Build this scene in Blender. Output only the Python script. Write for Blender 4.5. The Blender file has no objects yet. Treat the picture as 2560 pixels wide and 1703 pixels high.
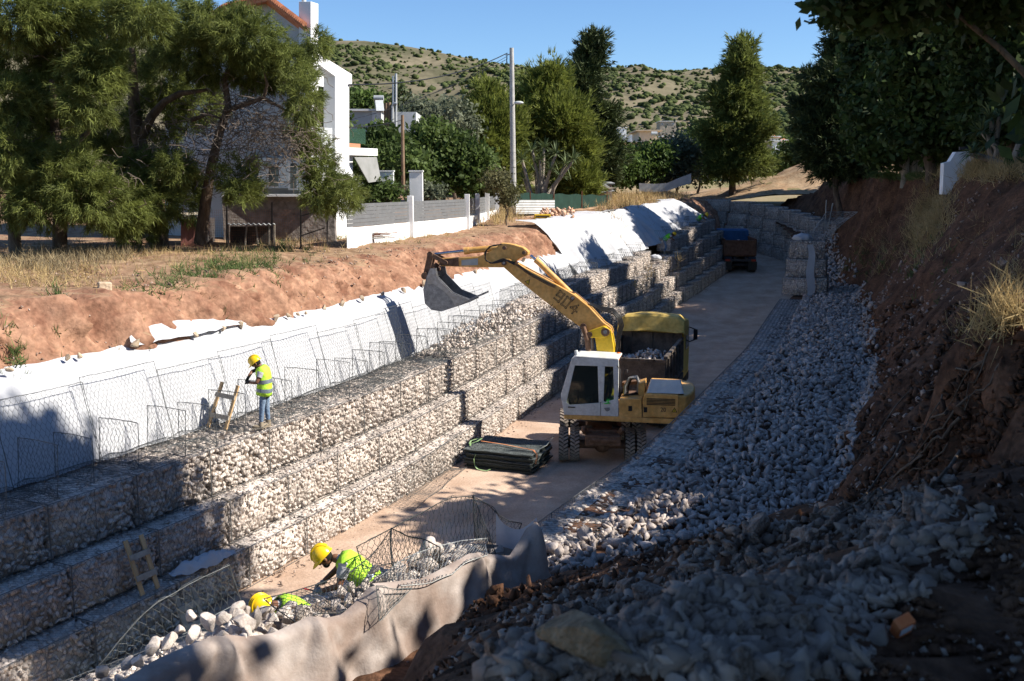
import bpy, bmesh, math, random
import numpy as np
from mathutils import Vector, Matrix, Euler, noise as mnoise

random.seed(7); RNG = np.random.default_rng(7)
scene = bpy.context.scene
COL = scene.collection
R = math.radians

# ---------------------------------------------------------------- camera
F, CX, CY, EYE, YH = 2489.0, 1280.0, 851.5, 8.33, 460.0     # photo pixels (2560 x 1703)
PITCH = math.atan((CY - YH) / F)
cam = bpy.data.cameras.new('camera'); cam.lens = 36.0 * F / 2560.0; cam.sensor_width = 36.0
cam.clip_start = 0.2; cam.clip_end = 6000
cam.dof.use_dof = True; cam.dof.focus_distance = 26.0; cam.dof.aperture_fstop = 4.0
camo = bpy.data.objects.new('camera', cam); COL.objects.link(camo)
camo.location = (0, 0, EYE); camo.rotation_euler = (R(90) - PITCH, 0, 0)
scene.camera = camo
# ---------------------------------------------------------------- sky and sun
SUN_EL, SUN_AZ = R(40), Vector((0.99, -0.14, 0)).normalized()
world = bpy.data.worlds.new('World'); scene.world = world; world.use_nodes = True
wn = world.node_tree.nodes; wn.clear()
sky = wn.new('ShaderNodeTexSky'); sky.sky_type = 'NISHITA'; sky.sun_disc = False
sky.sun_elevation = SUN_EL; sky.sun_rotation = math.atan2(SUN_AZ.x, SUN_AZ.y)
sky.air_density = 1.0; sky.dust_density = 0.0; sky.ozone_density = 8.0; sky.altitude = 300
bg = wn.new('ShaderNodeBackground'); bg.inputs['Strength'].default_value = 0.085
wo = wn.new('ShaderNodeOutputWorld')
world.node_tree.links.new(sky.outputs[0], bg.inputs[0]); world.node_tree.links.new(bg.outputs[0], wo.inputs[0])
sun = bpy.data.lights.new('sun', 'SUN'); sun.energy = 5.0; sun.angle = R(0.55); sun.color = (1.0, 0.93, 0.83)
suno = bpy.data.objects.new('sun', sun); COL.objects.link(suno)
TO_SUN = Vector((SUN_AZ.x * math.cos(SUN_EL), SUN_AZ.y * math.cos(SUN_EL), math.sin(SUN_EL)))
suno.rotation_euler = TO_SUN.to_track_quat('Z', 'Y').to_euler(); suno.location = TO_SUN * 60
vs = scene.view_settings; vs.view_transform = 'Standard'; vs.look = 'None'; vs.exposure = 0.92; vs.gamma = 1.0
vs.use_curve_mapping = False
scene.cycles.use_denoising = True
scene.cycles.max_bounces = 6; scene.cycles.diffuse_bounces = 3; scene.cycles.transparent_max_bounces = 8
scene.cycles.caustics_reflective = False; scene.cycles.caustics_refractive = False

# ---------------------------------------------------------------- photo pixel -> place
def ray(px, py):
    u, v = (px - CX) / F, (CY - py) / F
    c, s = math.cos(PITCH), math.sin(PITCH)
    return Vector((u, c + v * s, -s + v * c))
def PZ(px, py, z):
    d = ray(px, py); t = (z - EYE) / d.z
    return Vector((0, 0, EYE)) + d * t
def PY(px, py, y):
    d = ray(px, py); return Vector((0, 0, EYE)) + d * (y / d.y)
def PLANE(px, py, p0, n):
    d = ray(px, py); c = Vector((0, 0, EYE)); n = Vector(n)
    return c + d * ((Vector(p0) - c).dot(n) / d.dot(n))

# ---------------------------------------------------------------- materials
MATS = {}
def mat(name, col, col2=None, rough=0.85, nscale=3.0, detail=6, bump=0.0, bscale=None, metal=0.0, spec=0.3,
        island=0.0, coord='Object', col3=None, trans=0.0, stretch=None, lo=0.35, hi=0.65, vor=False, n2=None):
    if name in MATS: return MATS[name]
    m = bpy.data.materials.new(name); m.use_nodes = True
    nt = m.node_tree; N = nt.nodes; L = nt.links
    b = N['Principled BSDF']
    b.inputs['Roughness'].default_value = rough; b.inputs['Metallic'].default_value = metal
    b.inputs['Specular IOR Level'].default_value = spec
    if coord == 'World':
        g = N.new('ShaderNodeNewGeometry'); vec = g.outputs['Position']
    else:
        g = N.new('ShaderNodeTexCoord'); vec = g.outputs['Object']
    if stretch:
        mp = N.new('ShaderNodeMapping'); mp.inputs['Scale'].default_value = stretch
        L.new(vec, mp.inputs['Vector']); vec = mp.outputs[0]
    out = None
    if col2 is not None:
        nz = N.new('ShaderNodeTexNoise'); nz.inputs['Scale'].default_value = nscale
        nz.inputs['Detail'].default_value = detail; nz.inputs['Roughness'].default_value = 0.62
        L.new(vec, nz.inputs['Vector'])
        cr = N.new('ShaderNodeValToRGB'); cr.color_ramp.elements[0].position = lo; cr.color_ramp.elements[1].position = hi
        cr.color_ramp.elements[0].color = (*col, 1); cr.color_ramp.elements[1].color = (*col2, 1)
        if col3 is not None:
            e = cr.color_ramp.elements.new(min(0.97, hi + 0.12)); e.color = (*col3, 1)
        L.new(nz.outputs[0], cr.inputs[0]); out = cr.outputs[0]
        if n2:                                  # second, larger or finer blotching (scale, low mult, high mult)
            nb = N.new('ShaderNodeTexNoise'); nb.inputs['Scale'].default_value = n2[0]; nb.inputs['Detail'].default_value = 4
            L.new(vec, nb.inputs['Vector'])
            mr = N.new('ShaderNodeMapRange'); mr.inputs[1].default_value = 0.3; mr.inputs[2].default_value = 0.7
            mr.inputs[3].default_value = n2[1]; mr.inputs[4].default_value = n2[2]
            L.new(nb.outputs[0], mr.inputs[0])
            mx = N.new('ShaderNodeVectorMath'); mx.operation = 'SCALE'
            L.new(out, mx.inputs[0]); L.new(mr.outputs[0], mx.inputs['Scale']); out = mx.outputs[0]
    if island > 0:
        gi = N.new('ShaderNodeNewGeometry'); oi = N.new('ShaderNodeObjectInfo')
        ad = N.new('ShaderNodeMath'); ad.operation = 'ADD'; L.new(gi.outputs['Random Per Island'], ad.inputs[0]); L.new(oi.outputs['Random'], ad.inputs[1])
        fr = N.new('ShaderNodeMath'); fr.operation = 'FRACT'; L.new(ad.outputs[0], fr.inputs[0])
        mr = N.new('ShaderNodeMapRange'); mr.inputs[3].default_value = 1 - island; mr.inputs[4].default_value = 1 + island * 0.7
        L.new(fr.outputs[0], mr.inputs[0])
        mx = N.new('ShaderNodeVectorMath'); mx.operation = 'SCALE'
        if out is None: mx.inputs[0].default_value = col
        else: L.new(out, mx.inputs[0])
        L.new(mr.outputs[0], mx.inputs['Scale']); out = mx.outputs[0]
    if out is None: b.inputs['Base Color'].default_value = (*col, 1)
    else: L.new(out, b.inputs['Base Color'])
    if bump > 0:
        nb = N.new('ShaderNodeTexNoise'); nb.inputs['Scale'].default_value = bscale or nscale * 4
        nb.inputs['Detail'].default_value = 8; L.new(vec, nb.inputs['Vector'])
        bp = N.new('ShaderNodeBump'); bp.inputs['Strength'].default_value = bump; bp.inputs['Distance'].default_value = 0.05
        L.new(nb.outputs[0], bp.inputs['Height']); L.new(bp.outputs[0], b.inputs['Normal'])
    if trans > 0:
        t = N.new('ShaderNodeBsdfTranslucent'); ms = N.new('ShaderNodeMixShader'); ms.inputs[0].default_value = trans
        if out is None: t.inputs[0].default_value = (*col, 1)
        else: L.new(out, t.inputs[0])
        o = N['Material Output']; L.new(b.outputs[0], ms.inputs[1]); L.new(t.outputs[0], ms.inputs[2]); L.new(ms.outputs[0], o.inputs['Surface'])
    MATS[name] = m
    return m

def glass_mat(name, tint, rough=0.05, alpha=0.55):
    m = bpy.data.materials.new(name); m.use_nodes = True; nt = m.node_tree; N = nt.nodes; L = nt.links
    b = N['Principled BSDF']; b.inputs['Base Color'].default_value = (*tint, 1); b.inputs['Roughness'].default_value = rough
    b.inputs['Specular IOR Level'].default_value = 0.6
    t = N.new('ShaderNodeBsdfTransparent'); t.inputs[0].default_value = (0.75, 0.82, 0.78, 1)
    ms = N.new('ShaderNodeMixShader'); ms.inputs[0].default_value = alpha
    L.new(t.outputs[0], ms.inputs[1]); L.new(b.outputs[0], ms.inputs[2]); L.new(ms.outputs[0], N['Material Output'].inputs['Surface'])
    MATS[name] = m
    return m

# ---------------------------------------------------------------- scene graph
def setp(o, label=None, cat=None, group=None, kind=None):
    if label: o['label'] = label
    if cat: o['category'] = cat
    if group: o['group'] = group
    if kind: o['kind'] = kind
    return o
def thing(name, label, cat, loc=(0, 0, 0), rz=0.0, group=None):
    o = bpy.data.objects.new(name, None); COL.objects.link(o)
    o.empty_display_size = 0.2
    o.location = loc; o.rotation_euler = (0, 0, rz)
    return setp(o, label, cat, group)
def place(name, me, m=None, parent=None, loc=None, rot=None, scale=None):
    o = bpy.data.objects.new(name, me); COL.objects.link(o)
    if m is not None and not me.materials: me.materials.append(m)
    if parent: o.parent = parent
    if loc is not None: o.location = loc
    if rot is not None: o.rotation_euler = rot
    if scale is not None: o.scale = scale
    return o
def copy_tree(o, parent=None):
    c = o.copy(); COL.objects.link(c); c.parent = parent
    for ch in o.children: copy_tree(ch, c)
    return c

def mesh_np(name, V, Fc, smooth=False, m=None):
    V = np.asarray(V, dtype=np.float32); Fc = np.asarray(Fc, dtype=np.int32)
    me = bpy.data.meshes.new(name); k = Fc.shape[1]
    me.vertices.add(len(V)); me.vertices.foreach_set('co', V.ravel())
    me.loops.add(Fc.size); me.loops.foreach_set('vertex_index', Fc.ravel())
    me.polygons.add(len(Fc)); me.polygons.foreach_set('loop_start', np.arange(0, Fc.size, k, dtype=np.int32))
    me.polygons.foreach_set('loop_total', np.full(len(Fc), k, dtype=np.int32))
    if smooth: me.polygons.foreach_set('use_smooth', np.ones(len(Fc), dtype=bool))
    me.update(calc_edges=True)
    if m is not None: me.materials.append(m)
    return me

class MB:
    """collects shapes, then links them as ONE mesh object"""
    def __init__(s, xf=None): s.v = []; s.f = []; s.sm = []; s.xf = xf
    def add(s, vs, fs, smooth=False):
        o = len(s.v)
        s.v += [tuple(s.xf @ Vector(q)) if s.xf else tuple(q) for q in vs]
        s.f += [tuple(i + o for i in f) for f in fs]; s.sm += [smooth] * len(fs)
        return s
    def box(s, c, size, rot=None):
        c = Vector(c); h = Vector(size) / 2
        M = rot if isinstance(rot, Matrix) else (Euler(rot).to_matrix() if rot else Matrix.Identity(3))
        vs = [c + M @ Vector((x * h.x, y * h.y, z * h.z)) for x in (-1, 1) for y in (-1, 1) for z in (-1, 1)]
        return s.add(vs, [(0, 1, 3, 2), (4, 6, 7, 5), (0, 4, 5, 1), (2, 3, 7, 6), (0, 2, 6, 4), (1, 5, 7, 3)])
    def bar(s, a, b, w, h=None, up=(0, 0, 1)):
        a = Vector(a); b = Vector(b); d = (b - a); L = d.length
        if L < 1e-6: return s
        d.normalize(); up = Vector(up)
        if abs(d.dot(up)) > 0.98: up = Vector((1, 0, 0))
        x = d.cross(up).normalized(); z = x.cross(d)
        M = Matrix((x, d, z)).transposed()
        return s.box((a + b) / 2, (w, L, h or w), M)
    def prism(s, poly, ext):
        """poly: list of 3D points in order; ext: extrusion vector"""
        n = len(poly); e = Vector(ext); p = [Vector(q) for q in poly]
        vs = p + [q + e for q in p]
        fs = [tuple(range(n)), tuple(range(2 * n - 1, n - 1, -1))] + [(i, i + n, (i + 1) % n + n, (i + 1) % n) for i in range(n)]
        return s.add(vs, [f[::-1] for f in fs])
    def tube(s, pts, r, n=8, cap=True, smooth=True):
        pts = [Vector(p) for p in pts]; k = len(pts)
        rs = r if isinstance(r, (list, tuple)) else [r] * k
        vs = []; prev = None
        for i, p in enumerate(pts):
            d = (pts[min(i + 1, k - 1)] - pts[max(i - 1, 0)])
            d = d.normalized() if d.length > 1e-9 else Vector((0, 0, 1))
            if prev is None: x = d.orthogonal().normalized()
            else:
                x = prev - d * prev.dot(d); x = x.normalized() if x.length > 1e-6 else d.orthogonal().normalized()
            prev = x; y = d.cross(x)
            vs += [p + (x * math.cos(2 * math.pi * j / n) + y * math.sin(2 * math.pi * j / n)) * rs[i] for j in range(n)]
        fs = [(i * n + j, i * n + (j + 1) % n, (i + 1) * n + (j + 1) % n, (i + 1) * n + j) for i in range(k - 1) for j in range(n)]
        s.add(vs, fs, smooth)
        if cap:
            s.add(vs[:n], [tuple(range(n - 1, -1, -1))]); s.add(vs[-n:], [tuple(range(n))])
        return s
    def cyl(s, a, b, r, r2=None, n=16): return s.tube([a, b], [r, r if r2 is None else r2], n)
    def loft(s, rings, closed=True, cap=False, smooth=True):
        n = len(rings[0]); vs = [q for rg in rings for q in rg]
        m = n if closed else n - 1
        fs = [(i * n + j, i * n + (j + 1) % n, (i + 1) * n + (j + 1) % n, (i + 1) * n + j) for i in range(len(rings) - 1) for j in range(m)]
        s.add(vs, fs, smooth)
        if cap: s.add(rings[0], [tuple(range(n - 1, -1, -1))]); s.add(rings[-1], [tuple(range(n))])
        return s
    def ball(s, c, r, nu=12, nv=8, M=None):
        c = Vector(c); r = Vector((r, r, r)) if isinstance(r, (int, float)) else Vector(r)
        rings = []
        for i in range(nv + 1):
            a = math.pi * i / nv
            ring = []
            for j in range(nu):
                q = Vector((r.x * math.sin(a) * math.cos(2 * math.pi * j / nu), r.y * math.sin(a) * math.sin(2 * math.pi * j / nu), r.z * -math.cos(a)))
                ring.append(c + (M @ q if M else q))
            rings.append(ring)
        return s.loft(rings)
    def lathe(s, prof, p, axis, n=24):
        """prof: (radius, along-axis) pairs"""
        p = Vector(p); a = Vector(axis).normalized(); x = a.orthogonal().normalized(); y = a.cross(x)
        rings = [[p + a * h + (x * math.cos(2 * math.pi * j / n) + y * math.sin(2 * math.pi * j / n)) * r for j in range(n)] for r, h in prof]
        return s.loft(rings)
    def build(s, name, m, parent=None, bevel=0.0, seg=2, world=False):
        me = bpy.data.meshes.new(name)
        me.from_pydata(s.v, [], s.f); me.polygons.foreach_set('use_smooth', s.sm)
        bm = bmesh.new(); bm.from_mesh(me); bmesh.ops.recalc_face_normals(bm, faces=bm.faces); bm.to_mesh(me); bm.free()
        me.materials.append(m)
        o = place(name, me, None, parent)
        if world and parent:                    # vertices were given in world space under an unrotated thing
            off = -Vector(parent.location)
            if parent.parent: off -= Vector(parent.parent.location)
            me.transform(Matrix.Translation(off))
        if bevel > 0:
            b = o.modifiers.new('bevel', 'BEVEL'); b.width = bevel; b.segments = seg; b.limit_method = 'ANGLE'; b.angle_limit = R(35)
        return o

def text_mesh(body, size, m, depth=0.004, offset=0.0):
    cu = bpy.data.curves.new('lettering', 'FONT'); cu.body = body; cu.size = size; cu.extrude = depth; cu.offset = offset
    cu.align_x = 'CENTER'; cu.align_y = 'CENTER'
    o = bpy.data.objects.new('lettering', cu); COL.objects.link(o)
    dg = bpy.context.evaluated_depsgraph_get(); dg.update()
    me = bpy.data.meshes.new_from_object(o.evaluated_get(dg)); bpy.data.objects.remove(o)
    me.materials.clear(); me.materials.append(m)
    return me
def basis(o, x, y, p):
    """orient an object: local x,y axes and origin (parent space)"""
    x = Vector(x).normalized(); y = Vector(y); y = (y - x * y.dot(x)).normalized(); z = x.cross(y)
    M = Matrix((x, y, z)).transposed().to_4x4(); M.translation = Vector(p); o.matrix_local = M

def lerp_list(pts, t):
    """piecewise linear X(Y) through [(Y,X)...], extrapolated"""
    if t <= pts[0][0]: a, b = pts[0], pts[1]
    elif t >= pts[-1][0]: a, b = pts[-2], pts[-1]
    else:
        for i in range(len(pts) - 1):
            if pts[i][0] <= t <= pts[i + 1][0]: a, b = pts[i], pts[i + 1]; break
    return a[1] + (b[1] - a[1]) * (t - a[0]) / (b[0] - a[0])

def smooth(e0, e1, x):
    t = np.clip((x - e0) / (e1 - e0), 0, 1); return t * t * (3 - 2 * t)

# cheap vectorised value noise
_perm = RNG.random((64, 64, 64)).astype(np.float32)
def vnoise(x, y, z):
    x = np.asarray(x, float); y = np.asarray(y, float); z = np.asarray(z, float)
    x, y, z = np.broadcast_arrays(x, y, z)
    xi, yi, zi = np.floor(x).astype(int), np.floor(y).astype(int), np.floor(z).astype(int)
    fx, fy, fz = x - xi, y - yi, z - zi
    fx = fx * fx * (3 - 2 * fx); fy = fy * fy * (3 - 2 * fy); fz = fz * fz * (3 - 2 * fz)
    g = lambda a, b, c: _perm[(xi + a) % 64, (yi + b) % 64, (zi + c) % 64]
    r = 0
    for a in (0, 1):
        for b in (0, 1):
            for c in (0, 1):
                r = r + g(a, b, c) * (fx if a else 1 - fx) * (fy if b else 1 - fy) * (fz if c else 1 - fz)
    return r * 2 - 1
def fbm(x, y, z, o=4):
    s = 0; a = 1
    for i in range(o):
        s = s + a * vnoise(np.asarray(x) * 2 ** i, np.asarray(y) * 2 ** i + 7.3 * i, np.asarray(z) * 2 ** i + 3.1 * i); a *= 0.5
    return s

# ---------------------------------------------------------------- stones
def hull_template(seed, n=14):
    r = np.random.default_rng(seed); p = r.normal(size=(n, 3)); p /= np.linalg.norm(p, axis=1)[:, None]
    p *= r.uniform(0.8, 1.1, (n, 1)); p *= np.array([1.0, r.uniform(.7, .95), r.uniform(.6, .85)])
    bm = bmesh.new()
    for q in p: bm.verts.new(q)
    res = bmesh.ops.convex_hull(bm, input=bm.verts)
    dele = [g for g in res['geom_interior'] if isinstance(g, bmesh.types.BMVert)]
    if dele: bmesh.ops.delete(bm, geom=dele, context='VERTS')
    bmesh.ops.triangulate(bm, faces=bm.faces); bmesh.ops.recalc_face_normals(bm, faces=bm.faces)
    bm.verts.ensure_lookup_table(); bm.verts.index_update()
    V = np.array([v.co[:] for v in bm.verts]); T = np.array([[v.index for v in f.verts] for f in bm.faces])
    bm.free(); return V, T
HULLS = [hull_template(100 + i, 10 + i % 4) for i in range(18)]
def rand_rot(r):
    q = r.normal(size=4); q /= np.linalg.norm(q); w, x, y, z = q
    return np.array([[1 - 2 * (y * y + z * z), 2 * (x * y - z * w), 2 * (x * z + y * w)],
                     [2 * (x * y + z * w), 1 - 2 * (x * x + z * z), 2 * (y * z - x * w)],
                     [2 * (x * z - y * w), 2 * (y * z + x * w), 1 - 2 * (x * x + y * y)]])
def stones_np(P, S, seed=1, clampf=None):
    """many stones joined: centres P (n,3), radii S (n,) -> V,T"""
    r = np.random.default_rng(seed); Vs = []; Ts = []; o = 0
    for p, s in zip(P, S):
        V, T = HULLS[r.integers(len(HULLS))]
        W = (V * s * r.uniform((.95, .7, .5), (1.35, 1.05, .85))) @ rand_rot(r).T + p
        if clampf is not None: W = clampf(W)
        Vs.append(W); Ts.append(T + o); o += len(V)
    return np.concatenate(Vs), np.concatenate(Ts)
def ico(sub):
    bm = bmesh.new(); bmesh.ops.create_icosphere(bm, subdivisions=sub, radius=1)
    bm.verts.index_update(); V = np.array([v.co[:] for v in bm.verts]); T = np.array([[v.index for v in f.verts] for f in bm.faces]); bm.free()
    return V, T
ICO4 = ico(4); ICO1 = ico(1); ICO2 = ico(2); ICO3 = ico(3)
def rock_mesh(seed, base=ICO4, planes=8, sm=False):
    r = np.random.default_rng(seed); V = base[0].copy() * np.array([1.25, r.uniform(.8, 1.05), r.uniform(.65, .9)])
    for _ in range(planes):
        n = r.normal(size=3); n /= np.linalg.norm(n); d = r.uniform(.30, .66)
        k = V @ n; over = k > d; V[over] -= np.outer((k[over] - d) * .97, n)
    V += V * (fbm(V[:, 0] * 2 + seed, V[:, 1] * 2, V[:, 2] * 2, 4) * .035)[:, None]
    return mesh_np('rock', V, base[1], smooth=sm)

# ---------------------------------------------------------------- wires: edges -> thin three-sided tubes (vectorised)
def wires_np(A, B, r):
    A = np.asarray(A, float); B = np.asarray(B, float); d = B - A; L = np.linalg.norm(d, axis=1, keepdims=True); d = d / np.maximum(L, 1e-9)
    ref = np.where(np.abs(d[:, 2:3]) > .9, np.array([[1., 0, 0]]), np.array([[0, 0, 1.]]))
    x = np.cross(d, ref); x /= np.linalg.norm(x, axis=1, keepdims=True); y = np.cross(d, x)
    V = []
    for P in (A, B):
        for k in range(3):
            a = 2 * math.pi * k / 3
            V.append(P + (x * math.cos(a) + y * math.sin(a)) * r)
    n = len(A); V = np.stack(V, 1).reshape(-1, 3); o = (np.arange(n) * 6)[:, None]
    T = np.concatenate([o + np.array([[k, (k + 1) % 3, (k + 1) % 3 + 3, k + 3]]) for k in range(3)])
    return V, T
def hex_edges(w, h, cell=0.1):
    """hexagonal (twisted wire) net over [0,w]x[0,h]: pairs of (u,v)"""
    A = []; B = []; dx = cell; dy = cell * 1.15; t = dy * .33; nx = int(w / dx) + 1; ny = int(h / dy) + 1
    for j in range(ny + 1):
        for i in range(nx + 1):
            x = i * dx + (dx / 2 if j % 2 else 0); y = j * dy
            A.append((x, y)); B.append((x, y + t))
            for s in (-1, 1): A.append((x, y + t)); B.append((x + s * dx / 2, y + dy))
    A = np.array(A); B = np.array(B)
    return np.clip(A, 0, [w, h]), np.clip(B, 0, [w, h])
def net_mesh(name, w, h, cell, r, f, m, border=None, jitter=0.0, seed=3):
    """net mapped through f(u,v)->(n,3); border wire radius"""
    A, B = hex_edges(w, h, cell)
    keep = np.linalg.norm(A - B, axis=1) > cell * .12
    A, B = A[keep], B[keep]
    if jitter:
        ja = lambda Q: Q + np.stack([vnoise(Q[:, 0] * 9, Q[:, 1] * 9, seed), vnoise(Q[:, 0] * 9 + 31, Q[:, 1] * 9, seed)], 1) * jitter
        A, B = ja(A), ja(B)
    V, Q = wires_np(f(A[:, 0], A[:, 1]), f(B[:, 0], B[:, 1]), r)
    if border:
        t = np.linspace(0, 1, 13); ba = []; bb = []
        for (u0, v0, u1, v1) in ((0, 0, w, 0), (w, 0, w, h), (w, h, 0, h), (0, h, 0, 0)):
            U = u0 + (u1 - u0) * t; W = v0 + (v1 - v0) * t
            p = f(U, W); ba.append(p[:-1]); bb.append(p[1:])
        V2, Q2 = wires_np(np.concatenate(ba), np.concatenate(bb), border)
        Q = np.concatenate([Q, Q2 + len(V)]); V = np.concatenate([V, V2])
    return mesh_np(name, V, Q, m=m)
# ================================================================ layout of the cutting
Z1, Z2, Z3 = 0.87, 1.81, 2.83
def rise(y): return max(0.0, (y - 58) * 0.1) if y < 88 else 3.0
def pz_rise(px, py, z):
    p = PZ(px, py, z); y = min(p.y, 60)
    for _ in range(60): p = PZ(px, py, z + rise(y)); y = y * .7 + p.y * .3
    return p
LPTS = [(p.y, p.x) for p in (pz_rise(a, b, Z3) for a, b in ((0, 1303), (371, 1178), (678, 1070), (984, 960), (1188, 872), (1371, 783), (1642, 658), (1768, 590)))]
RPTS = [(p.y, p.x) for p in (pz_rise(a * 1.0861, b * 1.0861, Z3) for a, b in ((1236, 1205), (1370, 1110), (1470, 1042), (1560, 960), (1640, 880), (1720, 800), (1770, 725), (1797, 686)))]
RPTS += [(62, 18.3), (72, 20.6), (80, 21.0)]
TPTS = [(p.y, p.x) for p in (pz_rise(a * 1.0861, b * 1.0861, 2.95) for a, b in ((1800, 1230), (1900, 1075), (1960, 985), (1975, 860), (1985, 740), (1972, 672)))]
TPTS += [(62, 20.2), (80, 23.6)]
def L3(y): return lerp_list(LPTS, y)
def RW(y): return lerp_list(RPTS, y)
def TOE(y): return lerp_list(TPTS, y)

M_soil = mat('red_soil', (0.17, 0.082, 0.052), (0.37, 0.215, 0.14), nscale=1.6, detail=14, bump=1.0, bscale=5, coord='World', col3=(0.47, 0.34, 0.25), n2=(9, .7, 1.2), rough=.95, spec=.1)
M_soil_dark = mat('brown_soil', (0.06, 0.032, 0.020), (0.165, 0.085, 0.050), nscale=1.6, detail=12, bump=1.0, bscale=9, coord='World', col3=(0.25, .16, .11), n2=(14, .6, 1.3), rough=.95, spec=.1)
M_road = mat('packed_earth', (0.41, 0.285, 0.205), (0.56, 0.42, 0.32), nscale=.8, detail=10, bump=.35, bscale=14, coord='World', n2=(22, .85, 1.12), rough=.95, spec=.1)
M_dry = mat('dry_ground', (0.30, 0.19, 0.11), (0.42, 0.31, 0.20), nscale=.7, detail=10, bump=.8, bscale=9, coord='World', n2=(5, .7, 1.2), rough=.95, spec=.1)
M_hill = mat('hill_scrub', (0.07, 0.075, 0.04), (0.20, 0.17, 0.115), nscale=.02, detail=12, coord='World', n2=(.25, .75, 1.15), rough=.95, spec=.05, lo=.3, hi=.62)
M_farground = mat('far_ground', (0.16, 0.15, 0.07), (0.33, 0.24, 0.15), nscale=.06, detail=10, coord='World', rough=.95, spec=.05)

def grid_mesh(name, X, Y, Z, m, smooth_=True):
    r, c = X.shape; V = np.stack([X, Y, Z], -1).reshape(-1, 3)
    i = np.arange(r - 1)[:, None] * c + np.arange(c - 1)[None, :]
    Q = np.stack([i, i + 1, i + c + 1, i + c], -1).reshape(-1, 4)
    return mesh_np(name, V, Q, smooth=smooth_, m=m)

# road: the floor of the cutting
ys = np.arange(2, 92.1, .5); tt = np.linspace(0, 1, 70)
LX = np.array([L3(y) - 1.5 for y in ys])[:, None]; RX = np.array([RW(y) + 1.5 for y in ys])[:, None]
X = LX + (RX - LX) * tt; Y = np.repeat(ys[:, None], 70, 1); Z = np.array([rise(y) for y in ys])[:, None] + .035 * fbm(X * .6, Y * .35, 0, 4)
for off in (-1.35, -.75, .75, 1.35):                      # wheel ruts along the middle
    cx = (LX + RX) / 2 + .35 + off; Z = Z - .05 * np.exp(-((X - cx) / .13) ** 2)
setp(place('road', grid_mesh('road', X, Y, Z, M_road)), 'sunlit packed earth floor of the cutting', None, None, 'structure')

# left bank: behind the white sheets, red cut slope, flat waste ground
ys = np.arange(3, 90.1, .14)
prof = [(.7, 1.9), (1.2, 2.2), (1.55, 2.6), (1.75, 3.5), (1.98, 4.35), (2.1, 4.60), (2.3, 4.68), (2.5, 4.84), (2.7, 5.08), (2.85, 5.36), (3.0, 5.54), (3.12, 5.68), (3.25, 5.80), (3.4, 5.88),
        (3.6, 5.93), (3.9, 5.95), (4.3, 5.97), (4.8, 5.98), (5.4, 6.0), (6.1, 6.02), (7, 6.04), (8, 6.06), (9.2, 6.08), (10.6, 6.1), (12, 6.12), (14, 6.14), (17, 6.16), (21, 6.2), (26, 6.3), (33, 6.4), (45, 6.8), (65, 7.5), (100, 9)]
# denser columns on the cut
pd = []
for a, b in zip(prof[:-1], prof[1:]):
    k = 3 if 2.2 < a[0] < 3.7 else 1
    pd += [(a[0] + (b[0] - a[0]) * i / k, a[1] + (b[1] - a[1]) * i / k) for i in range(k)]
pd.append(prof[-1])
off = np.array([p[0] for p in pd])[None, :]; zz = np.array([p[1] for p in pd])[None, :]
far = smooth(44, 60, ys)[:, None]
LX = np.array([L3(y) for y in ys])[:, None]; rr = np.array([rise(y) for y in ys])[:, None]
stretch = 1 + .35 * far + .12 * fbm(ys * .25, 3, 1, 3)[:, None]
o2 = np.where(off > 2.1, 2.1 + (off - 2.1) * np.where(off < 6, stretch, 1), off)
X = LX - o2 * 1.08; Y = np.repeat(ys[:, None], X.shape[1], 1)
Z = np.repeat(zz, len(ys), 0) + far * .25 * smooth(2.2, 3.6, off) + rr * .3 * (off > 2.2)
cutm = smooth(2.1, 2.6, off) * (1 - smooth(3.6, 4.6, off))
Z = Z + cutm * (.16 * fbm(Y * 1.7, X * .4, 2, 4)) + smooth(3.3, 5, off) * .09 * fbm(X * .55, Y * .55, 5, 5)
X = X + cutm * (.30 * fbm(Y * 2.6, 4.2, 3.3, 3) + .26 * fbm(Y * 2.2, Z * .8, 7, 4) + .16 * fbm(Y * 5, Z * 2, 9, 4))
X = X + cutm * .10 * fbm(Y * 6.5, Z * 7, 2.2, 4); Z = Z + smooth(2.2, 3, off) * .035 * fbm(X * 3.2, Y * 3.2, 6.1, 4)
def LBANK_Z(x, y):
    o = (L3(y) - x) / 1.08
    return float(np.interp(o, [p[0] for p in prof], [p[1] for p in prof]) + .3 * rise(y) + float(smooth(44, 60, y)) * .25)
lb = place('left_bank', grid_mesh('left_bank', X, Y, Z, M_soil)); setp(lb, 'red earth bank cut above the white sheets with dry flat ground behind', None, None, 'structure')
# dry topsoil on the flat, red earth on the cut: chosen by the slope of the ground itself
nt = M_soil.node_tree; N = nt.nodes; Lk = nt.links
bsdf = N['Principled BSDF']; src = bsdf.inputs['Base Color'].links[0].from_socket
geo = N.new('ShaderNodeNewGeometry'); sx = N.new('ShaderNodeSeparateXYZ'); Lk.new(geo.outputs['True Normal'], sx.inputs[0])
nz = N.new('ShaderNodeTexNoise'); nz.inputs['Scale'].default_value = .9; nz.inputs['Detail'].default_value = 8; Lk.new(geo.outputs['Position'], nz.inputs['Vector'])
ad = N.new('ShaderNodeMath'); ad.operation = 'MULTIPLY_ADD'; ad.inputs[1].default_value = .5; Lk.new(nz.outputs[0], ad.inputs[0]); Lk.new(sx.outputs['Z'], ad.inputs[2])
mr = N.new('ShaderNodeMapRange'); mr.inputs[1].default_value = 1.10; mr.inputs[2].default_value = 1.26; Lk.new(ad.outputs[0], mr.inputs[0])
nz2 = N.new('ShaderNodeTexNoise'); nz2.inputs['Scale'].default_value = 2.5; nz2.inputs['Detail'].default_value = 10; Lk.new(geo.outputs['Position'], nz2.inputs['Vector'])
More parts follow.
